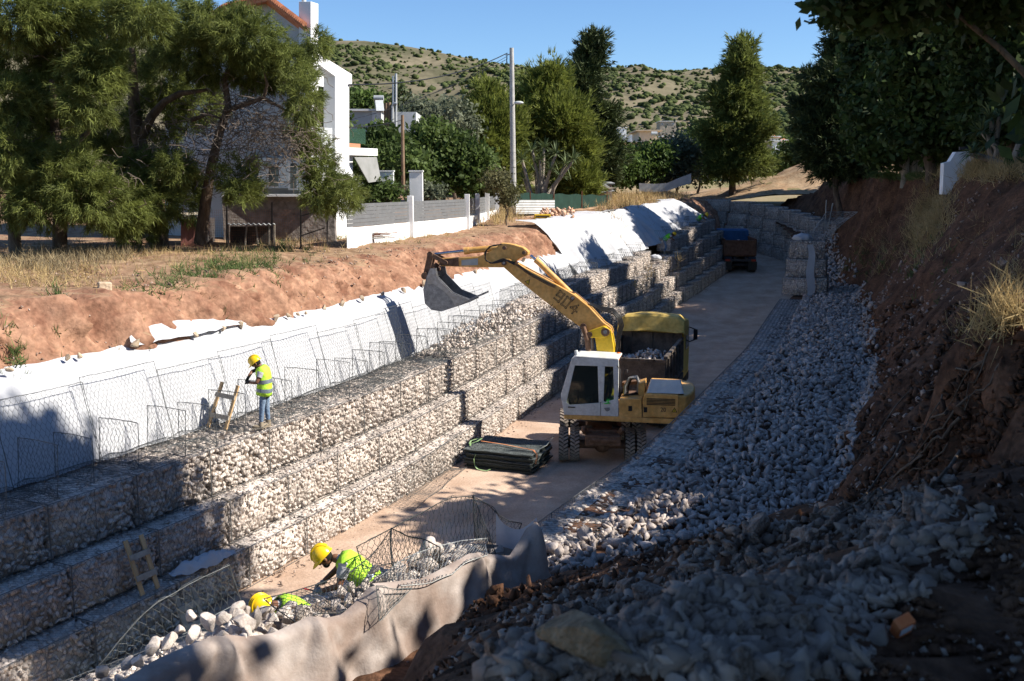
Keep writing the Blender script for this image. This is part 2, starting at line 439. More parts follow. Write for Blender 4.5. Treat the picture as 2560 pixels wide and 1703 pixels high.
cr = N.new('ShaderNodeValToRGB'); cr.color_ramp.elements[0].color = (.17, .105, .062, 1); cr.color_ramp.elements[1].color = (.35, .24, .15, 1)
cr.color_ramp.elements[0].position = .35; cr.color_ramp.elements[1].position = .65; Lk.new(nz2.outputs[0], cr.inputs[0])
mx = N.new('ShaderNodeMix'); mx.data_type = 'RGBA'; Lk.new(mr.outputs[0], mx.inputs['Factor']); Lk.new(src, mx.inputs[6]); Lk.new(cr.outputs[0], mx.inputs[7])
Lk.new(mx.outputs[2], bsdf.inputs['Base Color'])

# right bank: stone bench behind the right wall, dark cut slope, high ground; mound the camera stands on
def rbank(X, Y):
    T = np.interp(Y, [p[0] for p in TPTS], [p[1] for p in TPTS]); T = np.where(Y < TPTS[0][0], TPTS[0][1] + (TPTS[0][0] - Y) * .10, T)
    rs = np.clip((Y - 58) * .1, 0, 3)
    T = T + .5 * fbm(Y * .3, 1, 4, 3)
    crest = 8.75 + .15 * fbm(X * .3, Y * .3, 3, 2) - 1.75 * smooth(78, 91, Y)
    lo = 2.78 + rs + (crest - 2.78 - rs) * np.clip((X - T) / (5.4 - 1.6 * smooth(25, 36, Y) - 1.9 * smooth(42, 56, Y)), 0, 1) ** (.9 + .5 * smooth(40, 56, Y))
    d = .42
    mound = 8.05 - .40 * Y + .32 * (X - .5) - .75 * np.clip(-.4 - X, 0, 9) - .25 * np.clip(Y - 11.5, 0, 9)
    mound = np.minimum(mound, 6.75 + .25 * smooth(2, 5, X)); mound = np.where(Y > 17, -9, mound)
    knob = 7.15 - 1.6 * np.clip(np.hypot((X - 5.6) / 1.5, (Y - 9.3) / 1.7) - .62, 0, 9) ** 1.0 * 2.2
    z = np.maximum(lo, np.maximum(mound, knob))
    rough = np.clip((z - 2.85) / .6, 0, 1)
    return z + rough * (.16 * fbm(X * .7, Y * .7, 2, 5) + .05 * fbm(X * 3.5, Y * 3.5, 8, 3)) + .03 * fbm(X * 2, Y * 2, 6, 3)
_gx, _gy = np.meshgrid(np.arange(-8, 48, .1), np.arange(-2, 93, .1)); _gz = rbank(_gx, _gy).astype(float)
def RB(x, y):
    u = min(max((x + 8) * 10, 0), 558.99); v = min(max((y + 2) * 10, 0), 948.99); i, j = int(u), int(v); a, b = u - i, v - j
    return float((_gz[j, i] * (1 - a) + _gz[j, i + 1] * a) * (1 - b) + (_gz[j + 1, i] * (1 - a) + _gz[j + 1, i + 1] * a) * b)
ys = np.concatenate([np.arange(-14, 2, .6), np.arange(2, 20, .16), np.arange(20, 60, .28), np.arange(60, 92.1, .5)])
tt = np.concatenate([np.linspace(0, 14, 110), np.linspace(14.3, 30, 40), np.linspace(31, 90, 30)])
def rx0(y):
    ln = .26 + (y - 13.1) * .88 - .12
    return ln if y < 12.9 else (RW(y) + .45 if y > 14.6 else ln + (RW(14.6) + .45 - (.26 + 1.5 * .88 - .12)) * (y - 12.9) / 1.7)
RX = np.array([rx0(max(y, 2)) for y in ys])
X = RX[:, None] + tt[None, :]; Y = np.repeat(ys[:, None], len(tt), 1); Z = rbank(X, Y)
sl = np.clip((Z - 3.2) / 1.0, 0, 1) * (1 - smooth(8.2, 8.6, Z))
X = X + sl * .18 * fbm(Y * 2.0, Z * 1.5, 3, 4)
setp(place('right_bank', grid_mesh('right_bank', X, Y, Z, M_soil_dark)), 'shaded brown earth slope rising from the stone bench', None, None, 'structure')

# open ground beyond the cutting, out to the foot of the hills
def FG(x, y):
    x = np.asarray(x, float); y = np.asarray(y, float)
    z = 6.35 + .3 * smooth(70, 100, y) + .042 * np.clip(y - 95, 0, 900) + .25 * fbm(x * .05, y * .05, 1, 3)
    z = z + 1.0 * np.exp(-((x - 13.2) / 2.3) ** 2 - ((y - 91.5) / 3) ** 2) * (1 + .5 * fbm(x * .7, y * .7, 2, 4))
    z = z + 3.6 * np.exp(-((x - 32.5) / 8.0) ** 2 - ((y - 99) / 6) ** 2) * (1 + .12 * fbm(x * .5, y * .5, 4, 4)) + .7 * smooth(16, 24, x) * (1 - smooth(100, 130, y))
    return z
def fgz(x, y): return float(FG(x, y))
ys = np.concatenate([np.arange(88.5, 112, .5), np.arange(112, 200, 3), np.arange(200, 520, 12)])
xs = np.concatenate([np.arange(-320, -40, 12), np.arange(-40, 5, 2.5), np.arange(5, 42, .5), np.arange(42, 90, 4), np.arange(90, 420, 14)])
X, Y = np.meshgrid(xs, ys); Z = FG(X, Y)
g = place('ground', grid_mesh('ground', X, Y, Z, M_farground)); setp(g, 'open dry ground reaching back to the hills', None, None, 'structure')
# excavated spoil strip just behind the end wall
ys = np.arange(88.2, 112, .4); xs = np.arange(9, 42, .4); X, Y = np.meshgrid(xs, ys); Z = FG(X, Y) + .03 + .12 * fbm(X * .9, Y * .9, 3, 4) * 1.0
setp(place('spoil_ground', grid_mesh('spoil_ground', X, Y, Z + .06, M_dry)), 'tan heaps of dug earth behind the end wall', None, None, 'structure')
# big plain under everything
me = mesh_np('plain', [(-3000, -600, -6), (3000, -600, -6), (3000, 5000, -6), (-3000, 5000, -6)], [(0, 1, 2, 3)], m=M_farground)
setp(place('plain', me), 'far ground sheet', None, None, 'structure')

# hills
sky_px = [(-1500, 300), (-600, 190), (0, 130), (500, 112), (814, 116), (923, 116), (1032, 130), (1140, 152), (1260, 174), (1400, 187), (1520, 192), (1629, 195), (1738, 187), (1846, 179), (1955, 185), (2053, 196), (2300, 215), (2900, 260), (3800, 330)]
def ridge_z(x):           # ridge stands about 700 m away
    px = x / 700 * F + CX
    return EYE + (YH - np.interp(px, [p[0] for p in sky_px], [p[1] for p in sky_px])) * 700 / F
def HZ(x, y):
    base = 6.65 + .042 * (np.minimum(y, 420) - 95)
    t = np.clip((y - 330) / 370, 0, 1); rz = ridge_z(x * 700 / np.maximum(y, 330) * (1 - 0) if False else x)
    h = base + (rz - base) * (t ** 1.15) + (fbm(x * .012, y * .012, 5, 5) * 9 + fbm(x * .05, y * .05, 8, 3) * 2) * np.clip(t * 3, 0, 1) * (1 - .97 * smooth(.75, 1, t))
    return np.where(y > 700, rz - (y - 700) * .25, h)
ys = np.arange(320, 830, 6.0); xs = np.arange(-620, 760, 8.0); X, Y = np.meshgrid(xs, ys); Z = HZ(X, Y)
setp(place('hills', grid_mesh('hills', X, Y, Z, M_hill)), 'dry scrub covered hills', None, None, 'structure')
n = 52000
hx = RNG.uniform(-215, 420, n); hy = RNG.uniform(335, 704, n)
den = fbm(hx * .02, hy * .02, 12, 4) + .7 * smooth(1500, 2000, hx / hy * F + CX)
keep = (RNG.random(n) < np.clip(.40 + .5 * den, .10, .95)) & (np.abs(hx / hy) < .62) & (hx / hy > -.3)
hx, hy = hx[keep], hy[keep]; hz = HZ(hx, hy)
sz = RNG.uniform(.45, 1.45, len(hx)) * np.where(RNG.random(len(hx)) < .12, 1.5, 1)
M_scrub = mat('scrub_leaf', (0.030, 0.042, 0.014), (0.095, 0.115, 0.040), nscale=.35, detail=4, coord='World', island=.45, rough=.9, spec=.1)
Vs = []; Ts = []; o = 0; BV, BT = ICO1
r = np.random.default_rng(5)
for i in range(len(hx)):
    k = 1 + (sz[i] > 1.1)
    for q in range(k):
        W = BV * r.uniform(.7, 1.25, (len(BV), 1)) * sz[i] * np.array([1.15, 1.15, .85]) + np.array([hx[i], hy[i], hz[i] + sz[i] * .35]) + (r.normal(size=3) * sz[i] * .6 * np.array([1, 1, .3]) if q else 0)
        Vs.append(W); Ts.append(BT + o); o += len(BV)
setp(place('hillside_shrubs', mesh_np('hillside_shrubs', np.concatenate(Vs), np.concatenate(Ts), m=M_scrub)), 'dark green shrubs dotted over the dry hillside', 'shrubs', None, 'stuff')
# ================================================================ gabion walls
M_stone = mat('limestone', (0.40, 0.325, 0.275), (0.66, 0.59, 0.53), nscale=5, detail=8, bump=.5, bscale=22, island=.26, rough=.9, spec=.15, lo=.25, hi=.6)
M_core = mat('stone_shade', (0.16, 0.12, 0.095), (0.24, 0.19, 0.15), nscale=9, rough=.95)  # inner stone colour darkened so gaps between the stones look shaded
M_wire = mat('galvanised_wire', (0.13, 0.14, 0.14), rough=.5, metal=.4)
M_wire_dark = mat('dark_wire', (0.045, 0.05, 0.052), rough=.6, metal=.3)
M_wire_pale = mat('pale_wire', (0.35, 0.36, 0.35), rough=.5, metal=.4)

def gabion_stones(seed):
    """stones against the front, top and both ends of a 2 x 1 x 1 m basket: list of clipped centres"""
    r = np.random.default_rng(seed); P = []; S = []
    def sheet(nu, nv, f, sp):
        for i in range(nu):
            for j in range(nv):
                u = (i + .5 + (.25 if j % 2 else -.25)) * sp + r.normal() * .02; v = (j + .5) * sp + r.normal() * .02
                s = sp * r.uniform(.58, .92) * (1.35 if r.random() < .12 else 1)
                P.append(f(u, v)); S.append(s)
    sp = .118
    sheet(17, 8, lambda u, v: (u, .06 + r.uniform(-.015, .03), v * 1.03), sp)
    sheet(17, 8, lambda u, v: (u, v + .06, .93 + r.uniform(-.035, .03)), sp)
    sheet(8, 8, lambda u, v: (.06, u + .05, v * 1.03), sp)
    sheet(8, 8, lambda u, v: (1.94, u + .05, v * 1.03), sp)
    return np.array(P), np.array(S)
def gclip(W):
    b = .012 * (fbm(W[:, 0] * 3, W[:, 1] * 3, W[:, 2] * 3, 2))
    bulge = .045 * np.sin(np.clip(W[:, 0], 0, 2) * math.pi) ** 2 * np.sin(np.clip(W[:, 2], 0, 1) * math.pi)
    W = W.copy(); W[:, 0] = np.clip(W[:, 0], .006, 1.994); W[:, 1] = np.maximum(W[:, 1], -bulge + b + .004); W[:, 1] = np.minimum(W[:, 1], 1.0)
    W[:, 2] = np.clip(W[:, 2], .0, 1.0 + b); return W
GST = []; GWIRE = []
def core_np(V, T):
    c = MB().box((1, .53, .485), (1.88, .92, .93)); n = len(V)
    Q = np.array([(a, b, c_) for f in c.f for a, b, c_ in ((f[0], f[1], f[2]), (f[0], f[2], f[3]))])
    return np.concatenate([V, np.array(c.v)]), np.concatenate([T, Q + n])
def front(u, v): b = .045 * np.sin(np.clip(u, 0, 2) * math.pi) ** 2 * np.sin(np.clip(v, 0, 1) * math.pi); return np.stack([u, -.008 - b, v], -1)
def top(u, v): return np.stack([u, v, 1.012 + 0 * u], -1)
for k in range(6):
    P, S = gabion_stones(40 + k); V, T = core_np(*stones_np(P, S, 60 + k, gclip))
    GST.append(mesh_np('stones', V, T, m=M_stone))
def gwire(cell, r, jit):
    a = net_mesh('wire_net', 2, 1, cell, r, front, M_wire, None, jit); b = net_mesh('wire_net', 2, 1, cell, r, top, M_wire, None, jit)
    ed = []
    for (p, q) in (((0, 0), (2, 0)), ((0, 1), (2, 1)), ((0, 0), (0, 1)), ((2, 0), (2, 1)), ((1, 0), (1, 1))):
        t = np.linspace(0, 1, 11); u = p[0] + (q[0] - p[0]) * t; v = p[1] + (q[1] - p[1]) * t; w = front(u, v)
        ed.append((w[:-1], w[1:], .0085 if p[0] != 1 else .005))
    t = np.linspace(0, 1, 7)
    for x in (0, 2): w = np.stack([x + 0 * t, t, 1.012 + 0 * t], -1); ed.append((w[:-1], w[1:], .007))
    Vs = []; Qs = []; o = 0
    for me in (a, b):
        v = np.empty(len(me.vertices) * 3, np.float32); me.vertices.foreach_get('co', v); q = np.empty(len(me.loops), np.int32); me.loops.foreach_get('vertex_index', q)
        Vs.append(v.reshape(-1, 3)); Qs.append(q.reshape(-1, 4) + o); o += len(me.vertices); bpy.data.meshes.remove(me)
    for A, B, rr_ in ed: v, q = wires_np(A, B, rr_); Vs.append(v); Qs.append(q + o); o += len(v)
    return mesh_np('wire_net', np.concatenate(Vs), np.concatenate(Qs), m=mat('basket_wire', (.15, .155, .155), rough=.5, metal=.3))
GWIRE = gwire(.1, .0028, .012); GWIRE_FAR = gwire(.2, .004, .02)

gcount = 0
def gabion(loc, ang, h=1.0, L=2.0, label='', group='', single=False, depth=1.0, wire=None):
    global gcount
    t = thing('gabion_basket', label, 'gabion', loc, ang, group); k = gcount % 6; gcount += 1
    sc = (L / 2.0, depth, h)
    if single:                                    # the baskets that show largest: stones one by one
        P, S = gabion_stones(900 + k); rr_ = np.random.default_rng(70 + k)
        c = MB().box((1, .53, .49), (1.86, .9, .9)).build('stone_core', M_core, t); c.scale = sc
        for p, s in zip(P, S):
            if p[0] in (.06, 1.94): continue
            V, T = HULLS[rr_.integers(len(HULLS))]; W = gclip((V * s) @ rand_rot(rr_).T + p); m0 = W.mean(0)
            place('stone', mesh_np('stone', (W - m0) * np.array(sc), T, m=M_stone), None, t, loc=tuple(m0 * np.array(sc)))
    else:
        o = place('stones', GST[k], None, t); o.scale = sc; o['kind'] = 'stuff'
    w = place('wire_net', wire or GWIRE, None, t); w.scale = sc
    return t

def walk(f, y0, y1, step=2.0, off=0.0):
    """points spaced along the curve x=f(y) pushed sideways by off (to the right)"""
    ys = np.arange(y0, y1, .05); pts = []
    for y in ys:
        s = (f(y + .6) - f(y - .6)) / 1.2; n = math.hypot(1, s); pts.append((f(y) + off / n, y - off * s / n))
    out = [pts[0]]; acc = 0
    for a, b in zip(pts[:-1], pts[1:]):
        acc += math.hypot(b[0] - a[0], b[1] - a[1])
        if acc >= step: out.append(b); acc -= step
    return out

ROWS = [(0.96, 0, Z1, 'bottom row of the stepped sunlit wall'), (0.48, Z1, Z2, 'middle row of the stepped sunlit wall'), (0.0, Z2, Z3, 'top row of the sunlit stepped wall below the white sheet')]
def step_out(y): return (.10 if y > 33.2 else 0) + (.12 if y > 36.0 else 0) + (.14 if y > 64 else 0)
for ri, (off, za, zb, lab) in enumerate(ROWS):
    pts = walk(L3, 11.2, 81.5 - ri * 1.2, 2.0, off)
    for i, (a, b) in enumerate(zip(pts[:-1], pts[1:])):
        so = step_out(a[1]); d = Vector((b[0] - a[0], b[1] - a[1], 0)); L = d.length; d.normalize(); nr = Vector((d.y, -d.x, 0))
        lab2 = 'cream gabion basket in the %s' % lab
        if a[1] < 18.3: lab2 = 'tree shaded gabion basket in the %s, by the leaning ladders' % lab.split(' of ')[0]
        if ri == 2 and 20.2 < a[1] < 23.8: lab2 = 'cream gabion basket in the top row under the standing worker and ladder'
        if ri == 0 and 26 < a[1] < 31.5: lab2 = 'cream gabion basket in the bottom row behind the folded mesh stack'
        if 31.5 < a[1] < 47: lab2 = 'cream gabion basket beside the excavator and truck, in the %s' % lab.split(' of ')[0]
        if a[1] > 62: lab2 = 'half shaded far gabion basket in the %s' % lab.replace(' below the white sheet', '')
        single = (ri == 2 and 20.0 < a[1] < 22.0)
        up = so * .35
        a0 = Vector((a[0], a[1], 0)) + nr * so
        # local x runs from far to near so that the front (local -y) faces the road
        t = gabion((a0.x, a0.y, za + rise(a[1]) + (up if za else 0)), math.atan2(d.y, d.x), zb - za + (0 if za else up) - (.0 if ri == 2 else .004), L * .995, lab2, 'gabion baskets of the left wall', single, 1.45 if ri == 2 else 1.05, GWIRE if a[1] < 45 else GWIRE_FAR)
# right wall: top and second row, net lid in shade
for ri, (za, zb) in enumerate(((Z1, Z2), (Z2, Z3))):
    pts = walk(RW, 14.6 - ri * .2, 48.6, 2.0, 0 if ri else -.4)
    for a, b in zip(pts[:-1], pts[1:]):
        d = Vector((a[0] - b[0], a[1] - b[1], 0)); L = d.length
        gabion((b[0], b[1], za), math.atan2(d.y, d.x), zb - za, L * .995, 'shaded gabion basket in the %s row of the right wall beside the stone bench' % ('top' if ri else 'lower'), 'gabion baskets of the right wall', False, 1.0 if not ri else 1.25, GWIRE)
# raised end of the far right wall
e0 = PZ(1955, 738, Z3); e1 = PZ(2068, 742, Z3)
ang = math.atan2(e1.y - e0.y, e1.x - e0.x)
dv = Vector((e1.x - e0.x, e1.y - e0.y, 0)); wd = dv.length; dv.normalize(); bk = Vector((-dv.y, dv.x, 0))
for lev in range(3):
    for j in range(3 if lev < 2 else 1):
        p = e0 + bk * (j * 1.02 + lev * .25)
        gabion((p.x + .12 * lev, p.y, Z3 + lev * .9), ang, .9, wd * (.98 - .1 * lev), ['dark gabion basket at the foot of the raised end of the right wall', 'sunlit gabion basket on the raised end of the right wall', 'rough topmost gabion basket on the raised end of the right wall'][lev], 'gabion baskets at the raised end', False, 1.0)
# end wall curving across the far bend
END = [(21.5, 66), (21.9, 71), (22.0, 76), (21.6, 81), (20.4, 84.6), (18.6, 86.6), (16.4, 87.4), (14.2, 87.6), (12, 87.7)]
def poly_walk(P, step):
    out = [P[0]]; acc = 0; k = 400
    pts = [(P[i][0] + (P[i + 1][0] - P[i][0]) * j / k, P[i][1] + (P[i + 1][1] - P[i][1]) * j / k) for i in range(len(P) - 1) for j in range(k)]
    for a, b in zip(pts[:-1], pts[1:]):
        acc += math.hypot(b[0] - a[0], b[1] - a[1])
        if acc >= step: out.append(b); acc -= step
    return out
for lev in range(4):
    q = [(x + .16 * lev * (1 if y < 84 else .5), y + .16 * lev * (0 if y < 82 else 1)) for x, y in END]
    pts = poly_walk(q, 2.0)
    for a, b in zip(pts[:-1], pts[1:]):
        d = Vector((a[0] - b[0], a[1] - b[1], 0)); zb_ = rise(min(a[1], 87.9))
        zb_ = min(zb_, 2.9) if a[1] > 75 else max(1.6, zb_)
        gabion((b[0], b[1], zb_ + lev * 1.02), math.atan2(d.y, d.x), 1.02, d.length * .995, 'dark gabion basket in the %s row of the curved end wall behind the blue truck' % ('lowest', 'second', 'third', 'highest')[lev], 'gabion baskets of the curved end wall', False, 1.0, GWIRE_FAR)
# fourth row being filled, far half of the left wall
pts = walk(L3, 40.5, 79, 2.0, -.55)
for i, (a, b) in enumerate(zip(pts[:-1], pts[1:])):
    if 62 < a[1] < 66: continue
    d = Vector((b[0] - a[0], b[1] - a[1], 0)); so = step_out(a[1]); nr = Vector((d.y, -d.x, 0)).normalized()
    h = .55 + .35 * min(1, (a[1] - 40) / 12)
    gabion((a[0] + nr.x * so, a[1] + nr.y * so, Z3 + rise(a[1]) + so * .35), math.atan2(d.y, d.x), h, d.length * .995, 'partly filled gabion basket behind the top row of the left wall', 'gabion baskets being filled', False, 1.0, GWIRE_FAR)
# ================================================================ white sheets, empty cages, stone bench, rubble
M_cloth = mat('white_geotextile', (0.47, 0.48, 0.505), (0.54, 0.55, 0.57), nscale=1.5, bump=.25, bscale=5, rough=.8, spec=.2, coord='World', trans=.12)
M_cloth_dirty = mat('dusty_geotextile', (0.27, 0.205, 0.17), (0.46, 0.405, 0.37), nscale=1.4, detail=9, bump=.15, bscale=30, rough=.85, spec=.15, coord='World', trans=.1, n2=(6, .85, 1.08))
# a few mud splashes on the white sheet
nt = M_cloth.node_tree; N = nt.nodes; Lk = nt.links; bsdf = N['Principled BSDF']; src = bsdf.inputs['Base Color'].links[0].from_socket
g_ = N.new('ShaderNodeNewGeometry'); v_ = N.new('ShaderNodeTexNoise'); v_.inputs['Scale'].default_value = 1.1; v_.inputs['Detail'].default_value = 9; v_.inputs['Roughness'].default_value = .7
Lk.new(g_.outputs['Position'], v_.inputs['Vector'])
c_ = N.new('ShaderNodeMapRange'); c_.inputs[1].default_value = .70; c_.inputs[2].default_value = .78; Lk.new(v_.outputs[0], c_.inputs[0])
x_ = N.new('ShaderNodeMix'); x_.data_type = 'RGBA'; x_.inputs[7].default_value = (.42, .25, .16, 1); Lk.new(c_.outputs[0], x_.inputs['Factor']); Lk.new(src, x_.inputs[6]); Lk.new(x_.outputs[2], bsdf.inputs['Base Color'])

def sheet(name, y0, y1, prof, label, fold, seed, edge=.12, step=.1, ends=0.0, cat='sheet', folds=0.0):
    ys = np.arange(y0, y1, step); k = 26
    po = np.array([p[0] for p in prof]); pz = np.array([p[1] for p in prof]); dd = np.concatenate([[0], np.cumsum(np.hypot(np.diff(po), np.diff(pz)))]); dd /= dd[-1]
    tt = np.linspace(0, 1, k); O = np.interp(tt, dd, po)[None, :]; Zp = np.interp(tt, dd, pz)[None, :]
    wob = edge * fbm(ys * .5, seed, 1, 4)[:, None]
    top_ = smooth(.82, 1, tt)[None, :]
    O = O + top_ * wob * 1.6 + 0 * ys[:, None]
    f1 = fold * fbm(ys[:, None] * 1.1 + tt[None, :] * .5, tt[None, :] * 1.2, seed + 2, 4)
    f2 = folds * np.sin(ys[:, None] * 5 + 2.5 * fbm(ys * .7, seed, 4, 2)[:, None] + 1.5 * tt[None, :]) * np.sin(math.pi * tt[None, :] ** .8)
    O = O - (f1 + f2) * (1 - .6 * top_) - .02
    LX = np.array([L3(y) for y in ys])[:, None]; rs = np.array([rise(y) for y in ys])[:, None]
    X = LX - O * 1.08; Y = np.repeat(ys[:, None], k, 1)
    if ends: Y = Y + (tt[None, :] - .5) * ends * smooth(y1 - 2.5, y1, ys)[:, None]
    Z = Zp + rs * (1 - .7 * tt[None, :]) + top_ * wob * .10 + .02 * fbm(X * 3, Y * 3, seed, 2)
    o = place(name, grid_mesh(name, X, Y, Z, M_cloth)); setp(o, label, cat)
    return o
sheet('geotextile_sheet', 9, 53.5, [(1.38, 2.84), (1.62, 3.7), (1.86, 4.45), (2.02, 4.70), (2.25, 4.76), (2.42, 4.86)], 'long smooth white cloth sheet behind the wire cages, stones along its top edge', .035, 3)
sheet('geotextile_sheet', 51.5, 61.8, [(1.2, 3.6), (1.9, 4.7), (2.6, 5.7), (3.3, 6.36), (4.1, 6.48)], 'wrinkled white cloth sheet draped over the bank below the green shade net', .30, 8, .5, .08, 0, 'sheet', .09)
sheet('geotextile_sheet', 62.1, 78.5, [(1.1, 3.5), (1.8, 4.6), (2.5, 5.6), (3.2, 6.35), (3.9, 6.5)], 'creased white cloth sheet with tree shadows, ending below the dry grass', .34, 15, .55, .08, 0, 'sheet', .11)
# loose corner of cloth lying on the red slope
U, W = np.meshgrid(np.linspace(0, 1, 12), np.linspace(0, 1, 30)); c0 = PZ(530, 838, 4.9)
Y = c0.y - 1.3 + 3.4 * W; O = 2.1 + U * (.12 + .30 * np.sin(math.pi * np.clip(W * 1.1, 0, 1)) ** .5); X = np.array([[L3(Y[i, j]) for j in range(12)] for i in range(30)]) - O * 1.08
Z = 4.86 + (O - 2.1) * .75 + .05 * fbm(X * 2, Y * 2, 3, 3)
setp(place('loose_cloth', grid_mesh('loose_cloth', X, Y, Z, M_cloth)), 'loose flap of white cloth lying on the foot of the red slope', 'cloth')

# stones holding the sheet down
ROCKS = [rock_mesh(300 + i, ICO3) for i in range(10)]; BIGROCKS = [rock_mesh(330 + i, ICO4, 9) for i in range(6)]
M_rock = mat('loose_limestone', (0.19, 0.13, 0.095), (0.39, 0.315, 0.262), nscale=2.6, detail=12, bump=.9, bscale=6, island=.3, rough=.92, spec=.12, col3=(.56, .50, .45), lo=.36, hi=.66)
for me in ROCKS + BIGROCKS: me.materials.append(M_rock)
M_tanrock = mat('tan_stone', (0.42, 0.31, 0.20), (0.60, 0.49, 0.36), nscale=4, bump=.6, bscale=12, rough=.9)
CREAM = [rock_mesh(380 + i, ICO3) for i in range(5)]
for me in CREAM: me.materials.append(M_stone)
TAN = [rock_mesh(360 + i, ICO3) for i in range(4)]
for me in TAN: me.materials.append(M_tanrock)
for i, (px, py, w) in enumerate(((22, 930, 26), (170, 920, 30), (201, 897, 26), (341, 876, 36), (490, 851, 26), (558, 842, 26), (602, 829, 32), (690, 827, 28), (722, 816, 20), (745, 810, 20), (765, 806, 16), (811, 793, 22), (858, 782, 24), (905, 770, 26), (957, 752, 24), (1010, 742, 22), (1060, 727, 22), (1190, 693, 22), (1260, 690, 20), (1310, 650, 20), (1345, 636, 18), (1425, 612, 16), (1445, 592, 16))):
    lo_, hi_ = 10.0, 70.0
    for _ in range(40):
        y_ = (lo_ + hi_) / 2; x_ = L3(y_) - 2.12 * 1.08; d_ = y_ * math.cos(PITCH) - (4.8 - EYE) * math.sin(PITCH)
        if CX + F * x_ / d_ < px: lo_ = y_
        else: hi_ = y_
    p = Vector((x_, y_, 4.80 + .07 * w / 26))
    o = place('edge_stone', TAN[i % 4], None, None, tuple(p), (i * 1.3, i * .7, i * 2.1)); s = w * p.y / F / 2.3; o.scale = (s, s * .8, s * .75)
    setp(o, 'tan stone weighing down the top edge of the long white sheet', 'stone', 'stones on the sheet edge')

# empty cages waiting on the top row
M_net = MATS['galvanised_wire']
def backf(u, v): return np.stack([u, 1.12 + v * .25 + .02 * np.sin(u * 3 + v), .03 + v * .97], -1)
NET_BACK = [net_mesh('back_panel', 2, 1.55 + .1 * k, .105, .0030, lambda u, v: backf(u, v), M_net, .006, .016, 5 + k) for k in range(3)]
def diaf(sl): return lambda u, v: np.stack([0 * u + sl * v + .05 * np.sin(v * 2.2 + sl * 9), .1 + u, .02 + v + .03 * np.sin(u * 2.5)], -1)
NET_DIA = [net_mesh('partition', 1.02, .84 + .05 * k, .105, .0034, diaf((-.08, .06, .16)[k]), M_net, .0075, .02, 8 + k) for k in range(3)]
def basef(u, v): return np.stack([u, .08 + v, .03 + .05 * (1 + vnoise(u * 2.5, v * 3, 4))], -1)
NET_BASE = net_mesh('base_panel', 2, 1.25, .1, .0034, basef, M_net, .006, .02)
def lidf(u, v): return np.stack([u, -.05 + v * .55, .05 + .09 * (1 + vnoise(u * 3, v * 4, 9)) * np.clip(v * 3, 0, 1)], -1)
NET_LID = net_mesh('folded_lid', 2, .9, .1, .0034, lidf, MATS['galvanised_wire'], .006, .03)
pts = walk(L3, 9.6, 40.5, 2.0, 0)
for i, (a, b) in enumerate(zip(pts[:-1], pts[1:])):
    d = Vector((b[0] - a[0], b[1] - a[1], 0))
    lab = 'empty wire gabion cage standing against the long white sheet'
    if 21 < a[1] < 23.2: lab = 'open wire cage the standing worker is tying'
    elif a[1] < 16.5: lab = 'open wire cage at the tree shaded end of the top row'
    t = thing('wire_cage', lab, 'wire cage', (a[0], a[1], Z3 + .01 + step_out(a[1]) * .35), math.atan2(d.y, d.x), 'empty cages on the top row')
    place('back_panel', NET_BACK[i % 3], None, t)
    for k, x in enumerate((.02, 1.02)):
        o = place('partition', NET_DIA[(i * 2 + k) % 3], None, t, loc=(x, .12 * ((i + k) % 3 - 1), 0))
    place('base_panel', NET_BASE, None, t)
    if i % 2: place('folded_lid', NET_LID, None, t)
# cages above the row being filled
def boxnet(u, v):                                  # a U of netting: side, back, side
    x = np.clip(u, 0, .95) ; return np.stack([np.where(u < 1, 0, np.where(u > 2.95, 2, u - 1 + .02)), np.where(u < 1, u, np.where(u > 2.95, 3.95 - u, 1.0)), v], -1)
NET_BOX = net_mesh('cage_panel', 3.95, .62, .13, .0045, boxnet, MATS['galvanised_wire'], .009, .01)
pts = walk(L3, 40.5, 79, 2.0, -.55)
for i, (a, b) in enumerate(zip(pts[:-1], pts[1:])):
    if 62 < a[1] < 66: continue
    d = Vector((b[0] - a[0], b[1] - a[1], 0)); h = .55 + .35 * min(1, (a[1] - 40) / 12)
    t = thing('wire_cage', 'open wire cage rising above a half filled basket in front of the far white sheets', 'wire cage', (a[0], a[1], Z3 + rise(a[1]) + step_out(a[1]) * .35 + h * .85), math.atan2(d.y, d.x), 'cages above the half filled row')
    place('cage_panel', NET_BOX, None, t)
# loose stone heaped on the ledge where filling has reached
P = []; S = []
for _ in range(900):
    y = RNG.uniform(31.5, 44); o = RNG.uniform(.25, 1.45); hmax = .75 * min(1, max(.1, (y - 32) / 4)) * math.sin(math.pi * min(1, max(.08, (o - .1) / 1.3)) * .75)
    P.append((L3(y) - o * 1.06 + step_out(y), y, Z3 + RNG.uniform(0, max(.02, hmax)))); S.append(RNG.uniform(.06, .12))
setp(place('stone_heap', mesh_np('stone_heap', *stones_np(P, S, 5), m=M_stone)), 'loose cream stones heaped on the ledge behind the excavator boom', 'stones', None, 'stuff')

